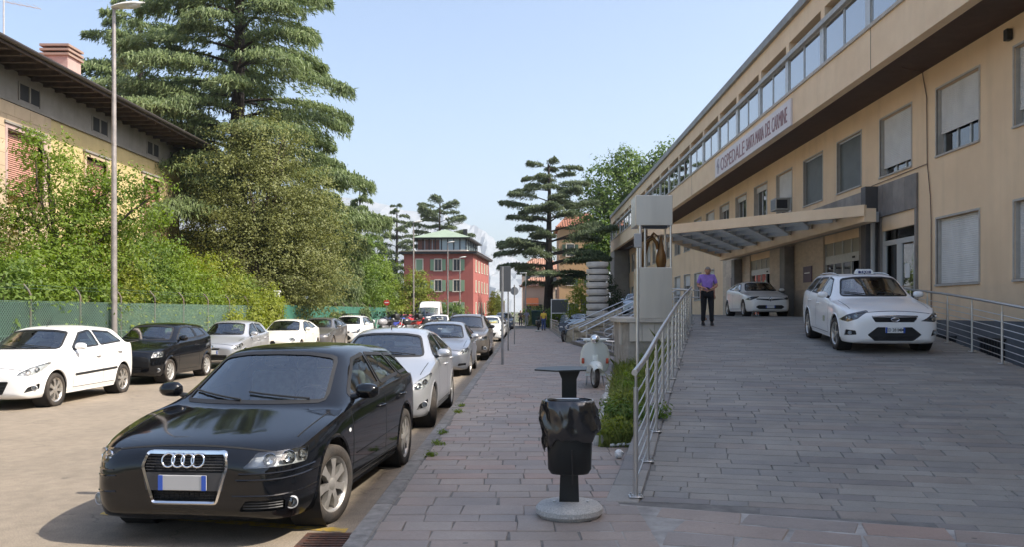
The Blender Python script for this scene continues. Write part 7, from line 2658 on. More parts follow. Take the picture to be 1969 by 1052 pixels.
# mountain ridge far behind
ridge = [(-2400, 470), (-1900, 470), (-1400, 460), (-1000, 440), (-620, 400), (-420, 370), (-330, 352), (-250, 330), (-190, 305), (-150, 282), (-120, 245), (-60, 205), (30, 175), (160, 150), (400, 140), (800, 160), (1500, 200), (2400, 260)]
m = MB()
rows = []
for j in range(9):
 f = j / 8
 row_ = []
 for i, (x, z) in enumerate([(lerp(a[0], b_[0], t), lerp(a[1], b_[1], t)) for a, b_ in zip(ridge, ridge[1:]) for t in (0, .33, .66)]):
  n_ = math.sin(i * 1.7 + j) * math.sin(i * .63) * 18 * f * (1 - f * .55)
  row_.append((x + 22 * math.sin(i * 2.3 + j * 1.9) * (1 - f), 2900 + 900 * f ** 1.2 + 60 * math.sin(i * .9 + j), max(-5, z * 1.22 * f ** .85 + n_)))
 rows.append(row_)
m.loft(rows, closed=False, caps=False)
m.build('mountain', mat('hazed_rock', (0.20, 0.23, 0.25), .95, var=.4, vscale=.01, col2=(0.29, 0.30, 0.31)), kind='structure')  # pale blue-grey base colour carries part of the distance haze
# ================================================================== railings, stairs, pylon, street furniture
def rail_run(name, label, path, zf, post_gap, rods, h=1.08, group=None, post_r=.021, first_plate=True, overhang=.12):
 """stainless railing along path [(x, y)]; zf(x, y) = ground level"""
 P = [Vector((p[0], p[1])) for p in path]
 x0, y0 = path[0]
 B = Vector((x0, y0, zf(x0, y0)))
 e = empty(name, B, label=label, cat='railing', group=group)
 seg = [(P[i], P[i + 1], (P[i + 1] - P[i]).length) for i in range(len(P) - 1)]
 tot = sum(s[2] for s in seg)
 def at(d):
  for a, b_, l in seg:
   if d <= l + 1e-6:
    return a.lerp(b_, max(0, d) / l)
   d -= l
  return seg[-1][1]
 n = max(1, round(tot / post_gap))
 pp = MB()
 pp.cyl((0, 0, 0.008), (0, 0, h - .14), post_r, 12)
 pp.cyl((0, 0, h - .14), (0, 0, h - .02), post_r * .55, 8)
 pme_ = pp.mesh('post', M_STEEL, 40)
 bp = MB().bbox((0, 0, .008), (.12, .12, .012), .003, seg=1)
 for sx in (-.04, .04):
  for sy in (-.04, .04):
   bp.cyl((sx, sy, .012), (sx, sy, .03), .009, 6)
 bme = bp.mesh('base_plate', M_STEEL, 40)
 for k in range(n + 1):
  q = at(tot * k / n)
  z = zf(q.x, q.y)
  p_ = put('post', pme_, e, Vector((q.x, q.y, z)) - B)
  put('base_plate', bme, p_)
 m = max(2, int(tot / .6))
 pts = [at(tot * k / m) for k in range(m + 1)]
 hp = [(q.x, q.y, zf(q.x, q.y) + h) for q in pts]
 d0 = (Vector(hp[0]) - Vector(hp[1])).normalized() * overhang
 hp = [tuple(Vector(hp[0]) + d0)] + hp
 MB().tube(hp, .026, 12).build('handrail', M_STEEL, e, 40, loc=-B)
 for k in range(rods):
  f = lerp(.14, h - .20, k / (rods - 1))
  MB().tube([(q.x, q.y, zf(q.x, q.y) + f) for q in pts], .0075, 6).build('rod', M_STEEL, e, 40, loc=-B)
 return e
def zramp(x, y):
 s_, t_ = to_st(x, y)
 return ramp_z(min(21.5, s_))
rail_run('ramp_railing', 'stainless railing with thin rods along the left edge of the ramp', [st(.2, .25), st(18.4, .25)], zramp, 1.32, 7)
rail_run('yard_railing', 'stainless railing between the ramp and the sunken yard', [st(.3, 5.80), st(19.6, 5.80)], zramp, 1.82, 7, h=1.05)
q = st(18.4, .25)
rail_run('terrace_railing', 'short stainless railing from the ramp top to the planter', [q, (3.86, 27.2)], lambda x, y: lerp(1.35, 1.50, (y - 24.9) / 2.4), 1.3, 6, h=1.0)
# landing in front of the side door
ld = empty('door_landing', (10.5, 24.8, 0), label='small concrete landing with rail below the glazed side door', cat='landing')
MB().box(-.45, .46, -1.3, 1.1, 0.01, 1.5).build('slab', M_PLINTH, ld)
MB().tube([(-.4, -1.2, 1.5), (-.4, -1.2, 2.42), (.4, -1.2, 2.42)], .022, 8).build('rail', M_STEEL, ld)
MB().tube([(-.4, -1.2, 2.0), (.4, -1.2, 2.0)], .012, 6).build('rod', M_STEEL, ld)
# ---- stairs up to the terrace
NST = 9
M_STEP = mat('step_stone', (0.26, 0.235, 0.215), .75, var=.35, vscale=3, rnd=.08, bump=.15)
def stair_line(k, f):
 a = Vector((lerp(2.3, 5.4, k / NST), 41.5))
 b_ = Vector((lerp(3.25, 5.4, k / NST), 28.4))
 return a.lerp(b_, f)
stairs = MB().prism([(p.x, p.y, -.2) for p in (stair_line(0, 0), stair_line(0, 1), stair_line(NST, 1), stair_line(NST, 0))], (0, 0, .25)).build('stairs', M_MORTAR, kind='structure')
for k in range(NST):
 z = SW + (k + 1) * (1.53 - SW) / NST
 a, b_, c_, d_ = stair_line(k, 0), stair_line(k, 1), stair_line(NST, 1), stair_line(NST, 0)
 dx = Vector((-.03, 0))
 z0 = z - (1.53 - SW) / NST
 MB().prism([(p.x, p.y, z0 + .001) for p in (a, b_, c_, d_)], (0, 0, z - z0 - .045)).build('riser', M_STEP, stairs)
 MB().prism([(p.x, p.y, z - .044) for p in (a + dx, b_ + dx, c_, d_)], (0, 0, .044)).build('tread', M_STEP, stairs)
def stair_rail(name, label, f, double=True, curl=True, full=1.0):
 e = empty(name, (stair_line(0, f).x, stair_line(0, f).y, SW), label=label, cat='handrail')
 B = Vector((stair_line(0, f).x, stair_line(0, f).y, SW))
 zz = lambda k: SW + k * (1.53 - SW) / NST
 for j, off in enumerate((0, .35) if double else (0,)):
  p0 = stair_line(-.6, f) + Vector((0, -off))
  p1 = stair_line(NST * full, f) + Vector((0, -off))
  p2 = p1 + Vector((.9, 0))
  for lvl, r_ in ((.95, .024), (.70, .020)):
   a = Vector((p0.x, p0.y, SW + lvl))
   c_ = Vector((p1.x, p1.y, zz(NST * full) + lvl))
   pth = [a, c_]
   if full > .9:
    pth.append(Vector((p2.x, p2.y, 1.53 + lvl)))
   MB().tube(pth, r_, 10).build('handrail', M_STEEL, e, 60, loc=-B)
  if curl:
   ap, bp_ = Vector((p0.x, p0.y, SW + .95)), Vector((p0.x, p0.y, SW + .70))
   c0 = (ap + bp_) / 2
   MB().tube([c0 + Vector((-.125 * math.sin(t), 0, .125 * math.cos(t))) for t in [math.pi * i / 8 for i in range(9)]], .022, 10).build('end_bend', M_STEEL, e, 60, loc=-B)
  for k in (0.1, NST * .5 * full, NST * full - .2):
   q = stair_line(k, f) + Vector((0, -off))
   zf_ = SW + math.floor(max(0, k)) * (1.53 - SW) / NST
   MB().cyl((q.x, q.y, zf_), (q.x, q.y, SW + k * (1.53 - SW) / NST + .95), .022, 10).build('post', M_STEEL, e, 40, loc=-B)
  if j == 0:
   for i in range(4):
    lv = .12 + .14 * i
    q0, q1 = stair_line(NST * .5 * full, f), stair_line(NST * full, f)
    MB().tube([(q0.x, q0.y, SW + NST * .5 * full * (1.53 - SW) / NST + lv), (q1.x, q1.y, zz(NST * full) + lv)], .008, 6).build('rod', M_STEEL, e, 40, loc=-B)
 return e
stair_rail('stair_handrail', 'double stainless handrail on the far side of the stairs', .02, double=False)
stair_rail('stair_handrail', 'double stainless handrail in the middle of the stairs with rounded ends', .36)
stair_rail('stair_handrail', 'stainless handrail on the near stair side with curled end by the planter', .86, double=False)
# ---- planter and steel pylon with bronze
pl = empty('stone_planter', (3.0, 23.5, 0), label='pale stone planter wall with ledge below the steel pylon', cat='planter')
PB = Vector((3.0, 23.5, 0))
M_PST = mat('planter_stone', (0.55, 0.50, 0.42), .8, col2=(0.44, 0.40, 0.34), vscale=2, rnd=.1, bump=.15)
out = [(2.62, 19.7), (2.42, 19.78), (2.32, 20.0), (2.5, 23.6), (2.95, 27.6), (3.78, 27.6), (3.62, 19.7)]
MB().prism([(x, y, .1) for x, y in out], (0, 0, 1.36)).build('core', mat('planter_core', (0.40, 0.36, 0.30), .9, var=.4, vscale=3), pl, loc=-PB)
for k in range(4):
 xa, xb = lerp(2.44, 3.62, k / 4), lerp(2.44, 3.62, (k + 1) / 4)
 MB().box(xa + .005, xb - .005, 19.655, 19.697, 1.02, 1.455).build('stone_panel', M_PST, pl, loc=-PB)
for k in range(8):
 ya, yb = lerp(20.05, 27.5, k / 8), lerp(20.05, 27.5, (k + 1) / 8)
 xa = lerp(2.32, 2.95, (ya - 20) / 7.6)
 xb = lerp(2.32, 2.95, (yb - 20) / 7.6)
 MB().prism([(xa - .05, ya + .01, .92), (xa - .006, ya + .01, .92), (xb - .006, yb - .01, .92), (xb - .05, yb - .01, .92)], (0, 0, .53)).build('stone_panel', M_PST, pl, loc=-PB)
cap = [(2.6, 19.58), (2.36, 19.68), (2.2, 19.95), (2.36, 23.6), (2.84, 27.7), (3.82, 27.7), (3.68, 19.58)]
MB().prism([(x, y, 1.465) for x, y in cap], (0, 0, .09)).build('ledge', M_PST, pl, loc=-PB)
py = empty('steel_pylon', (3.1, 20.0, 1.555), label='tall brushed steel pylon framing a bronze sculpture beside the ramp', cat='sign pylon')
M_BRUSH = mat('brushed_steel', (0.55, 0.52, 0.47), .34, metal=.75, var=.12, vscale=3, rvar=.08, stretch=(1, 1, .1))
MB().bbox((0, .45, .62), (.80, .9, 1.24), .01, seg=1).build('lower_box', M_BRUSH, py)
MB().bbox((-.03, .45, 2.60), (.88, .9, .72), .01, seg=1).build('upper_box', M_BRUSH, py)
for (x, y) in ((-.36, .04), (-.30, .84), (.37, .04), (.37, .84), (-.24, .06)):
 MB().cyl((x, y, 1.24), (x, y, 2.24), .028 if x > -.3 else .04, 10).build('post', M_STEEL, py, 40)
MB().box(-.30, .28, .02, .1, 2.17, 2.235).build('top_strip', M_DARK, py)  # near-black strip just below the upper box
M_BRZ = mat('bronze', (0.20, 0.105, 0.04), .38, metal=.85, var=.3, vscale=4)
bz = MB()
bz.tube([(-.26, .45, 1.24), (-.25, .45, 1.55), (-.16, .45, 1.88), (0, .45, 1.98), (.10, .45, 1.86), (.13, .45, 1.7)], [.03, .045, .05, .055, .05, .04], 8)
bz.tube([(-.2, .5, 1.24), (-.17, .5, 1.6), (-.08, .5, 1.95), (.04, .5, 2.1), (.15, .5, 2.0)], [.02, .03, .035, .03, .02], 8)
bz.lathe([(.001, 1.245), (.10, 1.26), (.135, 1.4), (.12, 1.56), (.07, 1.72), (.045, 1.86), (.02, 2.0), (.001, 2.04)], 18, Matrix.Translation((.20, .42, 0)) @ Matrix.Shear('XY', 4, (-.0, 0)))
bz.build('sculpture', M_BRZ, py, 60)
sp = empty('sign_pole', (2.02, 15.1, .35), label='thin steel pole with small grey box rising from the grass bank', cat='pole')
MB().cyl((0, 0, -.2), (0, 0, 2.75), .030, 10).build('pole', M_STEEL, sp, 40)
MB().bbox((0, -.02, 2.66), (.13, .10, .25), .012).build('sign_box', mat('grey_box', (0.34, 0.34, 0.34), .5), sp)
MB().prism([(-.26, 0, 2.50), (-.06, 0, 2.56), (-.06, 0, 2.60)], (0, .12, 0)).build('bracket', M_BLKPL, sp)
# ---- pavement sign posts seen from behind
M_GALV = mat('galvanised', (0.33, 0.335, 0.34), .5, metal=.6, var=.2, vscale=6)
for i, (x, y, h, lb) in enumerate([(-.69, 25.3, 2.98, 'bare galvanised post on the pavement opposite the steel pylon'), (-.70, 34.4, 3.5, 'galvanised post carrying a tall sign seen from its grey back'), (-.53, 41.0, 2.9, 'galvanised post with small round sign seen from behind')]):
 e = empty('sign_post', (x, y, SW), label=lb, cat='sign post', group='pavement posts')
 MB().cyl((0, 0, -.1), (0, 0, h), .03 if i else .038, 10).build('pole', M_GALV, e, 40)
 if i == 1:
  MB().bbox((-.12, -.05, 2.95), (.46, .02, 1.08), .008, seg=1).build('sign_plate', mat('sign_back', (0.10, 0.105, 0.11), .5, metal=.3), e)
  MB().box(-.2, .1, -.045, -.01, 2.7, 2.74).build('bracket', M_GALV, e)
  MB().box(-.2, .1, -.045, -.01, 3.2, 3.24).build('bracket', M_GALV, e)
 if i == 2:
  MB().lathe([(.001, 0), (.2, 0), (.2, .02), (.001, .02)], 20, Matrix.Translation((0, .06, 2.6)) @ Matrix.Rotation(R(90), 4, 'X')).build('sign_plate', M_GALV, e)
e = empty('pedestrian_lamp', (.05, 82, SW), label='short grey lamp on a thin pole at the pavement end', cat='lamp')
MB().cyl((0, 0, 0), (0, 0, 5.4), .05, 8).build('pole', M_GALV, e, 40)
MB().bbox((-.25, 0, 5.45), (.7, .22, .12), .04).build('head', M_LHEAD, e, 60)
# ---- ringed concrete tower
tw = empty('vent_tower', (4.12, 48.0, .1), label='round concrete ventilation tower of stacked rings', cat='ventilation tower')
M_RING = mat('ring_concrete', (0.62, 0.60, 0.56), .85, var=.25, vscale=2, streak=.3, rnd=.06)
rgm = MB().lathe([(.001, 0), (.56, 0), (.565, .06), (.63, .085), (.635, .30), (.62, .315), (.001, .315)], 32).mesh('ring', M_RING, 30)
MB().cyl((0, 0, 0), (0, 0, 4.5), .50, 24).build('core', mat('tower_core', (0.09, 0.085, 0.08), .9), tw)
for k in range(11):
 put('ring', rgm, tw, (0, 0, .12 + k * .405))
# low rubble wall rising to the tower
rw2 = empty('rubble_wall', (2.5, 44.4, .1), label='low beige stone wall climbing towards the ringed tower', cat='wall')
rr = random.Random(5)
M_RUB = mat('rubble_stone', (0.50, 0.43, 0.31), .9, col2=(0.38, 0.33, 0.25), vscale=5, rnd=.15, bump=.4)
MB().prism([(-.35, -.15, 0), (2.6, -.15, 0), (2.6, -.15, 1.75), (-.35, -.15, .8)], (0, .4, 0)).build('core', M_RUB, rw2)
for k in range(26):
 x = rr.uniform(-.2, 2.4)
 zt = lerp(.8, 1.75, (x + .35) / 2.95)
 z = rr.uniform(.15, zt - .12)
 MB().bbox((x, -.17, z), (rr.uniform(.25, .45), rr.uniform(.08, .16), rr.uniform(.18, .3)), .04, Matrix.Translation((0, 0, 0))).build('stone', M_RUB, rw2, 60)
# ---- bin with bag
def make_bin(loc, label, rz=0.0, full=True):
 e = empty('litter_bin', loc, rz=rz, label=label, cat='bin')
 M_BINBL = mat('bin_black_metal', (0.012, 0.014, 0.014), .38, var=.3, vscale=9)
 M_BAG = mat('black_bag_plastic', (0.010, 0.010, 0.011), .22, spec=1.0)
 b = MB()
 b.lathe([(.001, 0), (.235, 0), (.262, .03), (.262, .065), (.235, .095), (.18, .108), (.001, .108)], 36)
 b.build('foot', mat('exposed_aggregate', (0.58, 0.56, 0.52), .9, col2=(0.34, 0.33, 0.31), vscale=90, bump=.5, bscale=110), e, 40)
 p = MB()
 p.loft([[(-.078, -.02, .105), (.078, -.02, .105), (.078, .035, .105), (-.078, .035, .105)], [(-.070, -.02, .35), (.070, -.02, .35), (.070, .035, .35), (-.070, .035, .35)],
   [(-.058, -.02, .8), (.058, -.02, .8), (.058, .035, .8), (-.058, .035, .8)], [(-.058, -.02, 1.07), (.058, -.02, 1.07), (.058, .035, 1.07), (-.058, .035, 1.07)],
   [(-.085, -.03, 1.135), (.085, -.03, 1.135), (.085, .045, 1.135), (-.085, .045, 1.135)]])
 p.build('post', M_BINBL, e, 30)
 t = MB()
 t.loft([[(-.27, -.10, 1.141), (-.10, -.16, 1.136), (.13, -.14, 1.142), (.145, .10, 1.150), (-.06, .14, 1.152), (-.24, .06, 1.147)], [(-.27, -.10, 1.152), (-.10, -.16, 1.147), (.13, -.14, 1.153), (.145, .10, 1.161), (-.06, .14, 1.163), (-.24, .06, 1.158)]])
 t.build('ash_plate', M_BINBL, e)
 c = MB()
 N = 28
 def ring(z, rx, ry, cy=-.16, sq=.75):
  out_ = []
  for k in range(N):
   a = 2 * math.pi * k / N
   cx, sy = math.cos(a), math.sin(a)
   f = (abs(cx) ** 3.2 + abs(sy) ** 3.2) ** (-1 / 3.2)
   out_.append((rx * cx * f, cy + ry * sy * f, z))
  return out_
 c.loft([ring(.36, .11, .08), ring(.365, .145, .10), ring(.40, .166, .125), ring(.6, .172, .132), ring(.9, .175, .135), ring(.9, .165, .125), ring(.5, .16, .12)])
 c.build('bucket', M_BINBL, e, 40)
 c = MB()
 c.tube(ring(.915, .178, .138), .009, 6, closed=True)
 c.build('rim', M_STEEL, e, 60)
 # bag: lining folded over the rim, crumpled skirt with uneven hem
 from mathutils import noise as nz_
 n2 = 84
 prof_ = [(.78, .150, .115), (.90, .168, .128), (.925, .182, .142), (.918, .198, .160), (.89, .206, .172)] + [(lerp(.87, .585, i / 11), lerp(.210, .200, (i / 11) ** 2), lerp(.178, .182, i / 11)) for i in range(12)]
 rows_ = []
 for j, (z, rx, ry) in enumerate(prof_):
  am = max(0, min(1, (j - 1) / 5))
  row_ = []
  for k in range(n2):
   a = 2 * math.pi * k / n2
   cx, sy = math.cos(a), math.sin(a)
   f = (abs(cx) ** 2.5 + abs(sy) ** 2.5) ** (-1 / 2.5)
   q3 = Vector((cx * 2.1 + 7, sy * 2.1, z * 5.5 + cx * 1.5))
   w = (1 - abs(nz_.noise(q3)) * 2.6) * .6 + (1 - abs(nz_.noise(q3 * 2.3)) * 2.6) * .35 + .25 * math.sin(a * 6 + z * 9)
   q = 1 + am * .115 * (w - .42)
   low_ = max(0, (j - 5) / 11)
   hem = low_ * (.055 * math.sin(a * 1.0 + 2.4) + .03 * math.sin(a * 3 + 1) + .03 * nz_.noise(q3 * 1.7))
   if cx > .5:
    q *= 1 + .55 * (cx - .5) * low_
    hem += .06 * low_ * (cx - .5)
   q *= 1 - .10 * max(0, low_ - .75) * 4
   row_.append((rx * cx * f * q - .012, -.16 + ry * sy * f * q, z + hem))
  rows_.append(row_)
 m_ = MB().loft(rows_, closed=True, caps=False)
 m_.build('bag', M_BAG, e, 55)
 MB().tube([(.015, -.305, .56), (.02, -.30, .36), (.018, -.28, .30)], .006, 5).build('tie_string', M_BLKPL, e)
 for sx in (-.1, .12):
  MB().cyl((sx * 1.2, -.02, .10), (sx * 1.2, -.02, .118), .012, 6).build('bolt', M_STEEL, e)
 return e
make_bin((.345, 6.60, SW), 'black bin with hanging black bag on round concrete foot', R(-2))
make_bin((1.05, 67.0, SW), 'black bin on the pavement far off near the cedar')
# ---- litter and painted edging stones
rr = random.Random(9)
c = MB()
N = 10
rows_ = []
for j in range(7):
 th = math.pi * j / 6
 rows_.append([(.052 * math.sin(th) * math.cos(2 * math.pi * k / N) * rr.uniform(.75, 1.15) + .001, .05 * math.sin(th) * math.sin(2 * math.pi * k / N) * rr.uniform(.75, 1.15), .05 + .05 * math.cos(th) * rr.uniform(.9, 1.1)) for k in range(N)])
c.loft(rows_)
c.build('crumpled_paper', M_WHITE, None, loc=(1.02, 9.15, SW), label='crumpled white paper lying on the pavement by the bank', cat='litter')
M_EDGE = mat('white_edging', (0.60, 0.58, 0.54), .85, col2=(0.30, 0.28, 0.24), vscale=7, bump=.3)
y = 10.1
i = 0
while y < 20:
 x = right_edge(y) - .02
 L_ = rr.uniform(.18, .42)
 MB().bbox((0, 0, 0), (rr.uniform(.08, .12), L_, .13), .02).build('edging_stone', M_EDGE, None, 60, loc=(x, y, SW + .045), rot=(rr.uniform(-.08, .08), rr.uniform(-.1, .1), -.116 + rr.uniform(-.12, .12)),
                 label='whitewashed edging stone along the grass bank', cat='edging stone', group='whitewashed edging stones')
 y += L_ + rr.uniform(.15, .75)
 i += 1
MB().tube([(1.0, 9.93, SW + .02), (1.2, 9.93, SW + .035), (1.34, 9.93, SW + .03)], .018, 6).build('white_pipe', M_WHITE, None, label='short white pipe lying at the near end of the bank', cat='pipe')
# ================================================================== scooters, motorcycles, people
def ell(b, c, r, n=14, m=8, M=None, p=2.0):
 rows = []
 for j in range(m + 1):
  th = math.pi * j / m
  s_, co = math.sin(th), math.cos(th)
  rows.append([(c[0] + r[0] * (s_ + .002) * math.cos(2 * math.pi * k / n), c[1] + r[1] * (s_ + .002) * math.sin(2 * math.pi * k / n), c[2] + r[2] * co) for k in range(n)])
 b.loft(rows, M=M)
 return b
def bike_wheel(parent, y, r, w, rot=0.0, x=0.0, spokes=6):
 we = empty('wheel', (x, y, r), rz=rot, parent=parent)
 t = MB().lathe([(r * .72, -w * .35), (r * .86, -w * .5), (r * .96, -w * .36), (r, 0), (r * .96, w * .36), (r * .86, w * .5), (r * .72, w * .35)], 28, axis='X')
 t.build('tyre', M_TYRE, we, 50)
 m = MB().lathe([(r * .73, -w * .36), (r * .66, -w * .25), (r * .66, w * .25), (r * .73, w * .36)], 24, axis='X')
 for k in range(spokes):
  m.box(-.012, .012, -.015, .015, .03, r * .68, Matrix.Rotation(2 * math.pi * k / spokes, 4, 'X'))
 m.lathe([(.001, -w * .5), (.05, -w * .45), (.05, w * .45), (.001, w * .5)], 14, axis='X')
 m.build('rim', M_HUBCAP, we, 40)
 return we
PAINT_VESPA = mat('pale_mint_white_paint', (0.66, 0.70, 0.66), .35, coat=.6)
ve = empty('vespa_scooter', (1.46, 17.55, SW), rz=R(-4), label='white classic scooter parked facing down the pavement by the grass bank', cat='scooter')
ve.name = 'classic_scooter'
bike_wheel(ve, .0, .235, .10, R(14), spokes=5)
bike_wheel(ve, 1.22, .235, .10, 0, spokes=5)
fd = MB()
rows = []
for i in range(9):
 t = lerp(-.55, 1.15, i / 8)
 yy, zz = .0 - .30 * math.sin(t + .2) * .95 + .02, .235 + .31 * math.cos(t * .9) * .98
 wd = .14 * (1 - .35 * abs(t) / 1.2)
 rows.append([(wd * math.cos(a), yy - .02 * math.sin(a), zz + .09 * math.sin(a) - .05) for a in [math.pi * k / 8 for k in range(9)]])
fd.loft(rows, closed=False, caps=False, M=Matrix.Rotation(R(14), 4, 'Z'))
fd.build('front_fender', PAINT_VESPA, ve, 179)
sh = MB()
rows = []
for (z, w, y, cv) in [(.30, .16, .20, .02), (.36, .245, .19, .03), (.48, .29, .16, .05), (.62, .30, .12, .06), (.76, .285, .08, .06), (.88, .235, .05, .05), (.95, .15, .03, .03), (.975, .06, .02, .0)]:
 rows.append([(w * lerp(-1, 1, k / 12), y + cv * (abs(lerp(-1, 1, k / 12)) ** 2.2) * 1.6 - .03 * math.exp(-(lerp(-1, 1, k / 12) / .3) ** 2), z) for k in range(13)])
sh.loft(rows, closed=False, caps=False)
s_o = sh.build('leg_shield', PAINT_VESPA, ve, 179)
md = s_o.modifiers.new('thick', 'SOLIDIFY')
md.thickness = .025
for sg in (-1, 1):
 MB().bbox((sg * .255, .155, .56), (.058, .05, .115), .012).build('indicator', mat('red_indicator', (0.42, 0.07, 0.03), .3), ve, 60)
 MB().tube([(0, .03, 1.0), (sg * .2, .06, 1.01), (sg * .36, .12, 1.0)], [.045, .03, .02], 8).build('handlebar', PAINT_VESPA, ve, 60)
 MB().tube([(sg * .24, .07, 1.005), (sg * .38, .13, 1.0)], .024, 8).build('grip', M_BLKPL, ve, 60)
 MB().tube([(sg * .22, .02, .985), (sg * .40, .06, .975)], .008, 6).build('lever', M_CHROME, ve)
ell(MB(), (0, .02, 1.02), (.105, .12, .10)).build('headset', PAINT_VESPA, ve, 179)
MB().lathe([(.001, -.015), (.06, -.012), (.075, .004), (.08, .02), (.075, .03)], 18, Matrix.Translation((0, -.09, 1.02)) @ Matrix.Rotation(R(90), 4, 'X') @ Matrix.Scale(-1, 4, (0, 0, 1))).build('headlight', M_CHROME, ve, 60)
MB().bbox((0, .075, .60), (.13, .05, .32), .03).build('horn_cover', PAINT_VESPA, ve, 60)
MB().bbox((0, .045, .555), (.085, .012, .045), .005).build('horn_grille', mat('horn_grille', (0.22, 0.23, 0.22), .5), ve)
MB().box(-.20, .20, .22, .75, .24, .28).build('floor_board', PAINT_VESPA, ve)
for sg in (-1, 1):
 ell(MB(), (sg * .20, 1.15, .50), (.13, .42, .22)).build('side_cowl', PAINT_VESPA, ve, 179)
ell(MB(), (0, 1.1, .52), (.16, .45, .26)).build('rear_body', PAINT_VESPA, ve, 179)
MB().bbox((0, .98, .79), (.27, .70, .10), .045).build('seat', M_BLKPL, ve, 60)
MB().tube([(-.16, .62, .24), (-.19, .58, .0)], .014, 8).build('stand', M_GALV, ve)
MB().tube([(.16, .62, .24), (.19, .58, .0)], .014, 8).build('stand', M_GALV, ve)
MB().bbox((.03, .0, .36), (.05, .07, .26), .015).build('fork', M_GALV, ve, 60)
# dark maxi scooter by the stairs
ms = empty('maxi_scooter', (2.02, 44.2, SW), rz=R(-10), label='dark maxi scooter with windscreen parked at the foot of the stairs', cat='scooter')
bike_wheel(ms, 0, .29, .13, R(-8))
bike_wheel(ms, 1.45, .29, .13)
M_DKPAINT = mat('dark_scooter_paint', (0.02, 0.022, 0.026), .3, coat=.6)
MB().loft([[(-.10, -.02, .42), (.10, -.02, .42), (.12, .5, .34), (-.12, .5, .34)], [(-.24, -.02, .62), (.24, -.02, .62), (.26, .5, .55), (-.26, .5, .55)], [(-.30, .06, .85), (.30, .06, .85), (.25, .45, .8), (-.25, .45, .8)], [(-.2, .12, 1.02), (.2, .12, 1.02), (.2, .36, 1.0), (-.2, .36, 1.0)]]).build('front_fairing', M_DKPAINT, ms, 60)
for sg in (-1, 1):
 MB().bbox((sg * .13, .01, .78), (.16, .05, .09), .03).build('headlight', M_LAMPIN, ms, 60)
 MB().tube([(sg * .1, .3, 1.05), (sg * .36, .34, 1.08)], .022, 8).build('handlebar', M_BLKPL, ms)
 MB().tube([(sg * .22, .22, 1.05), (sg * .34, .16, 1.22)], .012, 6).build('mirror_stalk', M_BLKPL, ms)
 ell(MB(), (sg * .38, .15, 1.26), (.085, .03, .055)).build('mirror', M_BLKPL, ms, 179)
MB().loft([[(-.2, .10, 1.0), (0, .05, 1.02), (.2, .10, 1.0)], [(-.2, .2, 1.25), (0, .14, 1.28), (.2, .2, 1.25)], [(-.13, .3, 1.42), (0, .25, 1.45), (.13, .3, 1.42)]], closed=False, caps=False).build('windscreen', M_TINTGLASS, ms, 179)
MB().bbox((0, .12, .60), (.16, .5, .10), .04).build('front_mudguard', M_DKPAINT, ms, 60)
ell(MB(), (0, 1.15, .68), (.24, .62, .24)).build('rear_body', M_DKPAINT, ms, 179)
MB().bbox((0, .95, .86), (.32, .95, .14), .06).build('seat', M_BLKPL, ms, 60)
MB().box(-.2, .2, .4, .9, .28, .36).build('floor_board', M_BLKPL, ms)
def motorcycle(loc, rz, col, name_, label, screen=True):
 e = empty('motorcycle', loc, rz=rz, label=label, cat='motorcycle', group='motorcycles parked by the fence')
 pm = mat(name_, col, .3, coat=.7)
 bike_wheel(e, 0, .31, .12, R(12))
 bike_wheel(e, 1.42, .31, .15)
 b = MB()
 for sg in (-1, 1):
  b.tube([(sg * .1, 0, .31), (sg * .1, .28, .95)], .024, 8)
 b.build('fork', M_GALV, e, 40)
 MB().bbox((0, .70, .42), (.36, .50, .42), .06).build('engine', mat('engine_grey', (0.12, 0.12, 0.125), .5, metal=.5), e, 60)
 ell(MB(), (0, .66, .80), (.19, .33, .18)).build('tank', pm, e, 179)
 if screen:
  MB().loft([[(-.08, -.02, .66), (.08, -.02, .66), (.10, .3, .5), (-.10, .3, .5)], [(-.22, .02, .78), (.22, .02, .78), (.25, .45, .7), (-.25, .45, .7)], [(-.20, .12, .95), (.20, .12, .95), (.2, .4, .92), (-.2, .4, .92)], [(-.10, .24, 1.05), (.10, .24, 1.05), (.1, .38, 1.02), (-.1, .38, 1.02)]]).build('fairing', pm, e, 60)
 MB().lathe([(.001, 0), (.09, .0), (.1, .05), (.06, .12)], 16, Matrix.Translation((0, .0, .84)) @ Matrix.Rotation(R(-90), 4, 'X')).build('headlight', M_LAMPIN, e, 60)
 MB().tube([(-.36, .38, 1.02), (-.15, .28, 1.04), (.15, .28, 1.04), (.36, .38, 1.02)], .016, 8).build('handlebar', M_BLKPL, e, 60)
 MB().bbox((0, 1.12, .80), (.26, .62, .11), .05, Matrix.Translation((0, 0, -.06)) @ Matrix.Rotation(R(4), 4, 'X')).build('seat', M_BLKPL, e, 60)
 MB().bbox((0, 1.55, .86), (.2, .36, .10), .04, Matrix.Rotation(R(3), 4, 'X')).build('tail', pm, e, 60)
 MB().loft([[(-.14, .14, 1.0), (0, .1, 1.01), (.14, .14, 1.0)], [(-.15, .26, 1.2), (0, .21, 1.22), (.15, .26, 1.2)], [(-.1, .34, 1.32), (0, .3, 1.34), (.1, .34, 1.32)]], closed=False, caps=False).build('windscreen', M_TINTGLASS, e, 179)
 if not screen:
  MB().bbox((0, 1.6, 1.05), (.42, .34, .3), .08).build('top_case', M_BLKPL, e, 60)
 MB().tube([(.16, .8, .3), (.2, 1.2, .36), (.22, 1.65, .55)], [.04, .05, .06], 10).build('exhaust', M_GALV, e, 60)
 for sg in (-1, 1):
  MB().tube([(sg * .25, .3, 1.04), (sg * .33, .24, 1.18)], .01, 6).build('mirror_stalk', M_BLKPL, e)
  ell(MB(), (sg * .35, .235, 1.21), (.07, .025, .045)).build('mirror', M_BLKPL, e, 179)
 e.rotation_euler = (0, R(-9), rz)
 e.scale = (1.15, 1.15, 1.22)
 return e
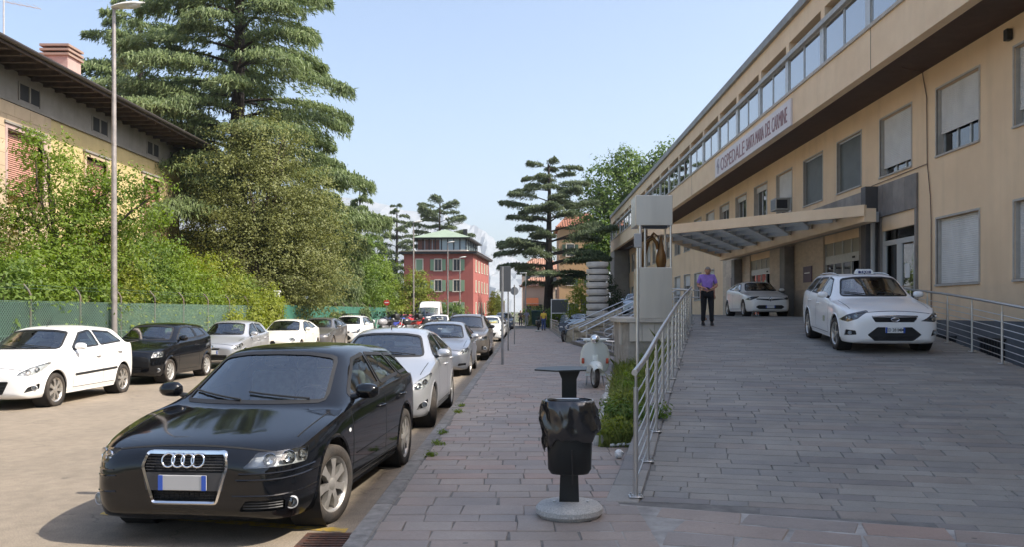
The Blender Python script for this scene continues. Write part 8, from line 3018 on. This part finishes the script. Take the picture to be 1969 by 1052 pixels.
MB().box(-10.7, -6.1, 48.0, 57.0, -.2, .12).build('parking_island', M_CONC, kind='structure')
for i, (y, c, nm, lb, sc_) in enumerate([(48.9, (.30, .30, .31), 'silver_bike_paint', 'silver motorcycle next to the white estate car', False), (50.2, (.03, .03, .034), 'black_bike_paint', 'black motorcycle between the silver and the blue one', True),
           (51.5, (.05, .08, .45), 'blue_bike_paint', 'blue motorcycle with full fairing', True), (52.8, (.035, .035, .04), 'black_bike_paint', 'black motorcycle between the blue and the red one', False),
           (54.2, (.55, .03, .03), 'red_bike_paint', 'bright red motorcycle with full fairing beside the dark one', True), (55.8, (.60, .04, .04), 'red_bike_paint2', 'red motorcycle nearest to the delivery van', True),
           (57.4, (.03, .03, .035), 'black_bike_paint', 'black motorcycle last in the row', True)]):
 motorcycle((-8.8 + .36 * i, 49.0 + .85 * i, .12), R(-38 + 9 * (i % 3)), c, nm, lb, sc_)
# ---- people
M_SKIN = mat('skin', (0.48, 0.24, 0.155), .55, var=.1, vscale=8)
def skin_mesh(name, verts, edges, radii, matl, sub=2, root=0):
 me = bpy.data.meshes.new(name)
 me.from_pydata([tuple(v) for v in verts], edges, [])
 o = bpy.data.objects.new(name, me)
 md_ = o.modifiers.new('skin', 'SKIN')
 md_.use_smooth_shade = True
 if not me.skin_vertices:
  me.attributes
 for i, r_ in enumerate(radii):
  sv = me.skin_vertices[0].data[i]
  sv.radius = r_ if isinstance(r_, tuple) else (r_, r_)
  sv.use_root = (i == root)
 ms_ = o.modifiers.new('sub', 'SUBSURF')
 ms_.levels = sub
 out_ = scratch_mesh(o)
 bpy.data.objects.remove(o)
 bpy.data.meshes.remove(me)
 out_.materials.clear()
 out_.materials.append(matl)
 out_.polygons.foreach_set('use_smooth', [True] * len(out_.polygons))
 return out_
def head_mesh(skin):
 """head about the origin, face towards -Y; height .235"""
 b = MB()
 n, m = 20, 14
 rows_ = []
 for j in range(m + 1):
  th = math.pi * j / m
  z = .118 * math.cos(th)
  row_ = []
  for k in range(n):
   a = 2 * math.pi * k / n
   x = .076 * math.sin(th) * math.cos(a)
   y = .096 * math.sin(th) * math.sin(a)
   if z < 0:
    x *= 1 - .25 * (-z / .118)
    if y > 0:
     y *= 1 - .45 * (-z / .118)
   if y < 0:
    f = max(0, 1 - abs(x) / .03)
    if -.045 < z < .02:
     y -= .022 * f * (1 - abs(z + .02) / .045 * .7)      # nose
    g = max(0, 1 - ((abs(x) - .032) / .018) ** 2)
    if -.005 < z < .03 and y < -.05:
     y += .010 * g                                        # eye sockets
    if -.085 < z < -.06 and abs(x) < .03 and y < -.04:
     y -= .006
   row_.append((x + (.0005 if j in (0, m) else 0) * math.cos(a), y + (.0005 if j in (0, m) else 0) * math.sin(a), z))
  rows_.append(row_)
 b.loft(rows_)
 for sg in (-1, 1):
  ell(b, (sg * .078, .01, -.005), (.012, .022, .034), 8, 6)
 return b.mesh('head', skin, 179)
def hand(parent, wrist, dirv, up, curl, skin, sg):
 """palm with four fingers and a thumb as one skinned piece"""
 d = Vector(dirv).normalized()
 u = Vector(up)
 u = (u - d * u.dot(d)).normalized()
 s_ = d.cross(u) * sg
 w = Vector(wrist)
 V = [w, w + d * .045, w + d * .085]
 E = [(0, 1), (1, 2)]
 Rr = [(.026, .022), (.036, .016), (.036, .014)]
 for k, (ln, off) in enumerate([(.072, -.030), (.082, -.010), (.076, .011), (.058, .030)]):
  i0 = len(V)
  p0 = w + d * .086 + s_ * off
  dd = (d * math.cos(curl) - u * math.sin(curl))
  p1 = p0 + (d * math.cos(curl * .5) - u * math.sin(curl * .5)) * ln * .5
  p2 = p1 + dd * ln * .5
  V += [p0, p1, p2]
  E += [(2, i0), (i0, i0 + 1), (i0 + 1, i0 + 2)]
  Rr += [.0095, .009, .0075]
 i0 = len(V)
 V += [w + d * .035 - s_ * .036, w + d * .065 - s_ * .058 - u * .012, w + d * .09 - s_ * .056 - u * .026]
 E += [(1, i0), (i0, i0 + 1), (i0 + 1, i0 + 2)]
 Rr += [.013, .011, .009]
 return skin_mesh('hand', V, E, Rr, skin, 1)
def person(loc, rz, label, J, shirt, trous, shoe, hair, sleeve='short', height=1.75, hands=True, headtilt=0.0, skin=None, legs_bare_from=None, child_parts=True, bald=False):
 skin = skin or M_SKIN
 e = empty('person', loc, rz=rz, label=label, cat='person')
 k = height / 1.75
 J = {a: Vector(b) * k for a, b in J.items()}
 order = ['pelvis', 'waist', 'chest', 'neckb', 'neck', 'headc', 'shl', 'ell', 'wrl', 'shr', 'elr', 'wrr', 'hipl', 'knl', 'anl', 'hipr', 'knr', 'anr']
 ed = [('pelvis', 'waist'), ('waist', 'chest'), ('chest', 'neckb'), ('neckb', 'neck'), ('neck', 'headc'), ('chest', 'shl'), ('shl', 'ell'), ('ell', 'wrl'), ('chest', 'shr'), ('shr', 'elr'), ('elr', 'wrr'),
   ('pelvis', 'hipl'), ('hipl', 'knl'), ('knl', 'anl'), ('pelvis', 'hipr'), ('hipr', 'knr'), ('knr', 'anr')]
 rad = dict(pelvis=(.14, .10), waist=(.14, .105), chest=(.155, .105), neckb=(.07, .06), neck=(.052, .052), headc=(.05, .05), shl=.06, ell=.045, wrl=.028, shr=.06, elr=.045, wrr=.028, hipl=.095, knl=.062, anl=.04, hipr=.095, knr=.062, anr=.04)
 ix = {n: i for i, n in enumerate(order)}
 def sk(nm, names, grow, matl, extra=None, sub=2):
  V = [J[n] for n in names]
  idx = {n: i for i, n in enumerate(names)}
  E = [(idx[a], idx[b]) for a, b in ed if a in idx and b in idx]
  Rr = []
  for n in names:
   r_ = rad[n]
   r_ = r_ if isinstance(r_, tuple) else (r_, r_)
   Rr.append(((r_[0] + grow) * k, (r_[1] + grow) * k))
  if extra:
   for (a, p, r_) in extra:
    V.append(Vector(p))
    E.append((idx[a], len(V) - 1))
    Rr.append((r_ * k, r_ * k))
  return put(nm, skin_mesh(nm, V, E, Rr, matl, sub), e)
 sk('body', order, -.004, skin)
 hm = put('head', head_mesh(skin), e, J['headc'] + Vector((0, -.02, .03)) * k, (headtilt, 0, 0))
 hm.scale = (k, k, k)
 # hair shell over the skull
 hb_ = MB()
 n, m_ = 18, 8
 rows_ = []
 for j in range(m_ + 1):
  th = (math.pi * .60) * j / m_
  row_ = []
  for q in range(n):
   a = 2 * math.pi * q / n
   x, y, z = .082 * math.sin(th) * math.cos(a), .102 * math.sin(th) * math.sin(a), .124 * math.cos(th)
   if y < -.03:
    z = max(z, .055 if not bald else .095)
    y = max(y, -.085)
   row_.append((x + .0005 * math.cos(a), y + .0005 * math.sin(a), z + .004))
  rows_.append(row_)
 hb_.loft(rows_, closed=True, caps=False)
 hb_.build('hair', hair, hm, 179)
 tors = ['pelvis', 'waist', 'chest', 'shl', 'shr', 'neckb']
 ex = [('shl', J['shl'].lerp(J['ell'], .80), .062 if sleeve == 'short' else .056), ('shr', J['shr'].lerp(J['elr'], .80), .062 if sleeve == 'short' else .056)]
 sk('shirt', tors, .016, shirt, ex)
 lg = ['pelvis', 'hipl', 'knl', 'anl', 'hipr', 'knr', 'anr']
 if legs_bare_from:
  sv = {n: J[n].copy() for n in ('anl', 'anr')}
  for a, b in (('anl', 'knl'), ('anr', 'knr')):
   J[a] = J[a].lerp(J[b], legs_bare_from)
  sk('trousers', lg, .020, trous)
  J.update(sv)
 else:
  sk('trousers', lg, .020, trous)
 for a in ('anl', 'anr'):
  q = J[a]
  ft = MB()
  ft.loft([[(q.x - .042, q.y + .07, q.z - .085 * k), (q.x + .042, q.y + .07, q.z - .085 * k), (q.x + .036, q.y + .06, q.z + .01), (q.x - .036, q.y + .06, q.z + .01)],
     [(q.x - .048, q.y - .05, q.z - .085 * k), (q.x + .048, q.y - .05, q.z - .085 * k), (q.x + .040, q.y - .05, q.z + .0), (q.x - .040, q.y - .05, q.z + .0)],
     [(q.x - .050, q.y - .13, q.z - .085 * k), (q.x + .050, q.y - .13, q.z - .085 * k), (q.x + .042, q.y - .13, q.z - .04), (q.x - .042, q.y - .13, q.z - .04)],
     [(q.x - .030, q.y - .19, q.z - .085 * k), (q.x + .030, q.y - .19, q.z - .085 * k), (q.x + .026, q.y - .185, q.z - .06), (q.x - .026, q.y - .185, q.z - .06)]])
  ft.build('shoe', shoe, e, 60)
 if hands:
  for (w, el_, sg) in (('wrl', 'ell', 1), ('wrr', 'elr', -1)):
   d = (J[w] - J[el_]).normalized()
   put('hand', hand(e, J[w] - d * .01, d, (0, 0, 1), .75, skin, sg), e)
 return e
J_MAN = dict(pelvis=(0, 0, .93), waist=(0, -.01, 1.10), chest=(0, .0, 1.30), neckb=(0, -.01, 1.45), neck=(0, -.05, 1.51), headc=(0, -.10, 1.56), shl=(-.185, .01, 1.405), ell=(-.265, .0, 1.13), wrl=(-.09, -.20, 1.07),
    shr=(.185, .01, 1.405), elr=(.27, -.02, 1.12), wrr=(.06, -.22, 1.03), hipl=(-.095, 0, .90), knl=(-.105, -.02, .49), anl=(-.115, .03, .09), hipr=(.095, 0, .90), knr=(.11, -.05, .49), anr=(.125, -.04, .09))
sx, sy = 5.22, 24.1
s_, t_ = to_st(sx, sy)
person((sx, sy, ramp_z(s_) + .003), R(-6), 'person in purple polo shirt and black trousers looking down at their hands', J_MAN, mat('purple_cotton', (0.31, 0.19, 0.58), .85, var=.2, vscale=9, bump=.3, bscale=14),
  mat('black_trousers', (0.012, 0.012, 0.015), .85, var=.3, vscale=7), mat('black_shoe', (0.012, 0.011, 0.011), .5), mat('grey_hair', (0.20, 0.17, 0.14), .8), headtilt=R(32), bald=True)
ph = MB().bbox((0, 0, 0), (.075, .14, .012), .004).build('mobile_phone', M_BLKPL, None, 40, loc=(sx - .02, sy - .25, ramp_z(s_) + 1.06), rot=(R(25), 0, R(20)), label='dark mobile phone held by the person in purple', cat='phone')
J_ST = dict(J_MAN)
J_ST.update(headc=(0, -.03, 1.58), neck=(0, -.02, 1.51), ell=(-.25, .03, 1.14), wrl=(-.25, -.02, .88), elr=(.25, .03, 1.14), wrr=(.25, -.02, .88))
s2, _ = to_st(5.66, 26.1)
person((5.66, 26.1, ramp_z(min(21.5, s2)) + .003), R(10), 'person in white trousers standing behind the one in purple', J_ST, mat('beige_top', (0.42, 0.36, 0.30), .85), mat('white_trousers', (0.68, 0.67, 0.63), .85), mat('brown_shoe', (0.20, 0.09, 0.04), .6),
  mat('dark_hair', (0.02, 0.014, 0.01), .7), height=1.55, legs_bare_from=.55)
J_SIT = dict(pelvis=(0, .05, .12), waist=(0, .03, .28), chest=(0, -.02, .48), neckb=(0, -.06, .62), neck=(0, -.09, .67), headc=(0, -.13, .72), shl=(-.18, -.03, .57), ell=(-.24, -.16, .34), wrl=(-.10, -.34, .28), shr=(.18, -.03, .57), elr=(.24, -.16, .34), wrr=(.10, -.34, .30),
    hipl=(-.09, .02, .12), knl=(-.12, -.40, .12), anl=(-.12, -.42, -.24), hipr=(.09, .02, .12), knr=(.12, -.40, .14), anr=(.12, -.42, -.24))
q = stair_line(7.35, .60)
person((q.x + .15, q.y, SW + 8 * (1.53 - SW) / NST + .03), R(-80), 'person in pink top sitting on the upper stairs by the planter', J_SIT, mat('pink_top', (0.50, 0.20, 0.18), .85), mat('dark_jeans', (0.03, 0.035, 0.06), .85), mat('black_shoe', (0.012, 0.011, 0.011), .5),
  mat('black_hair', (0.010, 0.008, 0.008), .6), headtilt=R(15), hands=False)
q = stair_line(7.35, .44)
person((q.x + .15, q.y, SW + 8 * (1.53 - SW) / NST + .03), R(-95), 'person in dark shirt sitting on the stairs beside the one in pink', J_SIT, mat('dark_shirt', (0.03, 0.03, 0.04), .85), mat('dark_jeans', (0.03, 0.035, 0.06), .85), mat('black_shoe', (0.012, 0.011, 0.011), .5),
  mat('black_hair', (0.010, 0.008, 0.008), .6), headtilt=R(20), hands=False)
for i, (x, y, c, tr, lb) in enumerate([(-.52, 93, (.05, .045, .05), (.05, .05, .07), 'person in dark clothes walking at the end of the street'), (.15, 92, (.45, .42, .60), (.45, .43, .42), 'person in pale top walking at the end of the street')]):
 person((x, y, .12 if x > -1.1 else 0), R(170 * i), lb, J_ST, mat('far_top_%d' % i, c, .85), mat('far_trousers_%d' % i, tr, .85), mat('black_shoe', (0.012, 0.011, 0.011), .5), mat('dark_hair', (0.02, 0.014, 0.01), .7), hands=False)
person((1.55, 71, SW), R(160), 'person in yellow top standing by the verge railing', J_ST, mat('yellow_top', (0.65, 0.45, 0.06), .85), mat('blue_jeans', (0.05, 0.08, 0.20), .85), mat('black_shoe', (0.012, 0.011, 0.011), .5), mat('dark_hair', (0.02, 0.014, 0.01), .7), hands=False)
rail_run('verge_railing', 'low grey railing along the verge beyond the stairs', [(2.25, 52.0), (2.2, 74.0)], lambda x, y: .10, 2.2, 4, h=.95)
hz = bpy.data.materials.new('haze_air')
hz.use_nodes = True
nt = hz.node_tree
nt.nodes.remove(nt.nodes['Principled BSDF'])
pv = nt.nodes.new('ShaderNodeVolumePrincipled')
pv.inputs['Color'].default_value = (0.80, 0.87, 0.95, 1)
pv.inputs['Density'].default_value = 0.00018
pv.inputs['Anisotropy'].default_value = 0.2
nt.links.new(pv.outputs[0], nt.nodes['Material Output'].inputs['Volume'])
MB().box(-2600, 2600, -650, 4300, -3, 640).build('haze', hz, kind='stuff')
bpy.data.scenes.remove(SCRATCH)
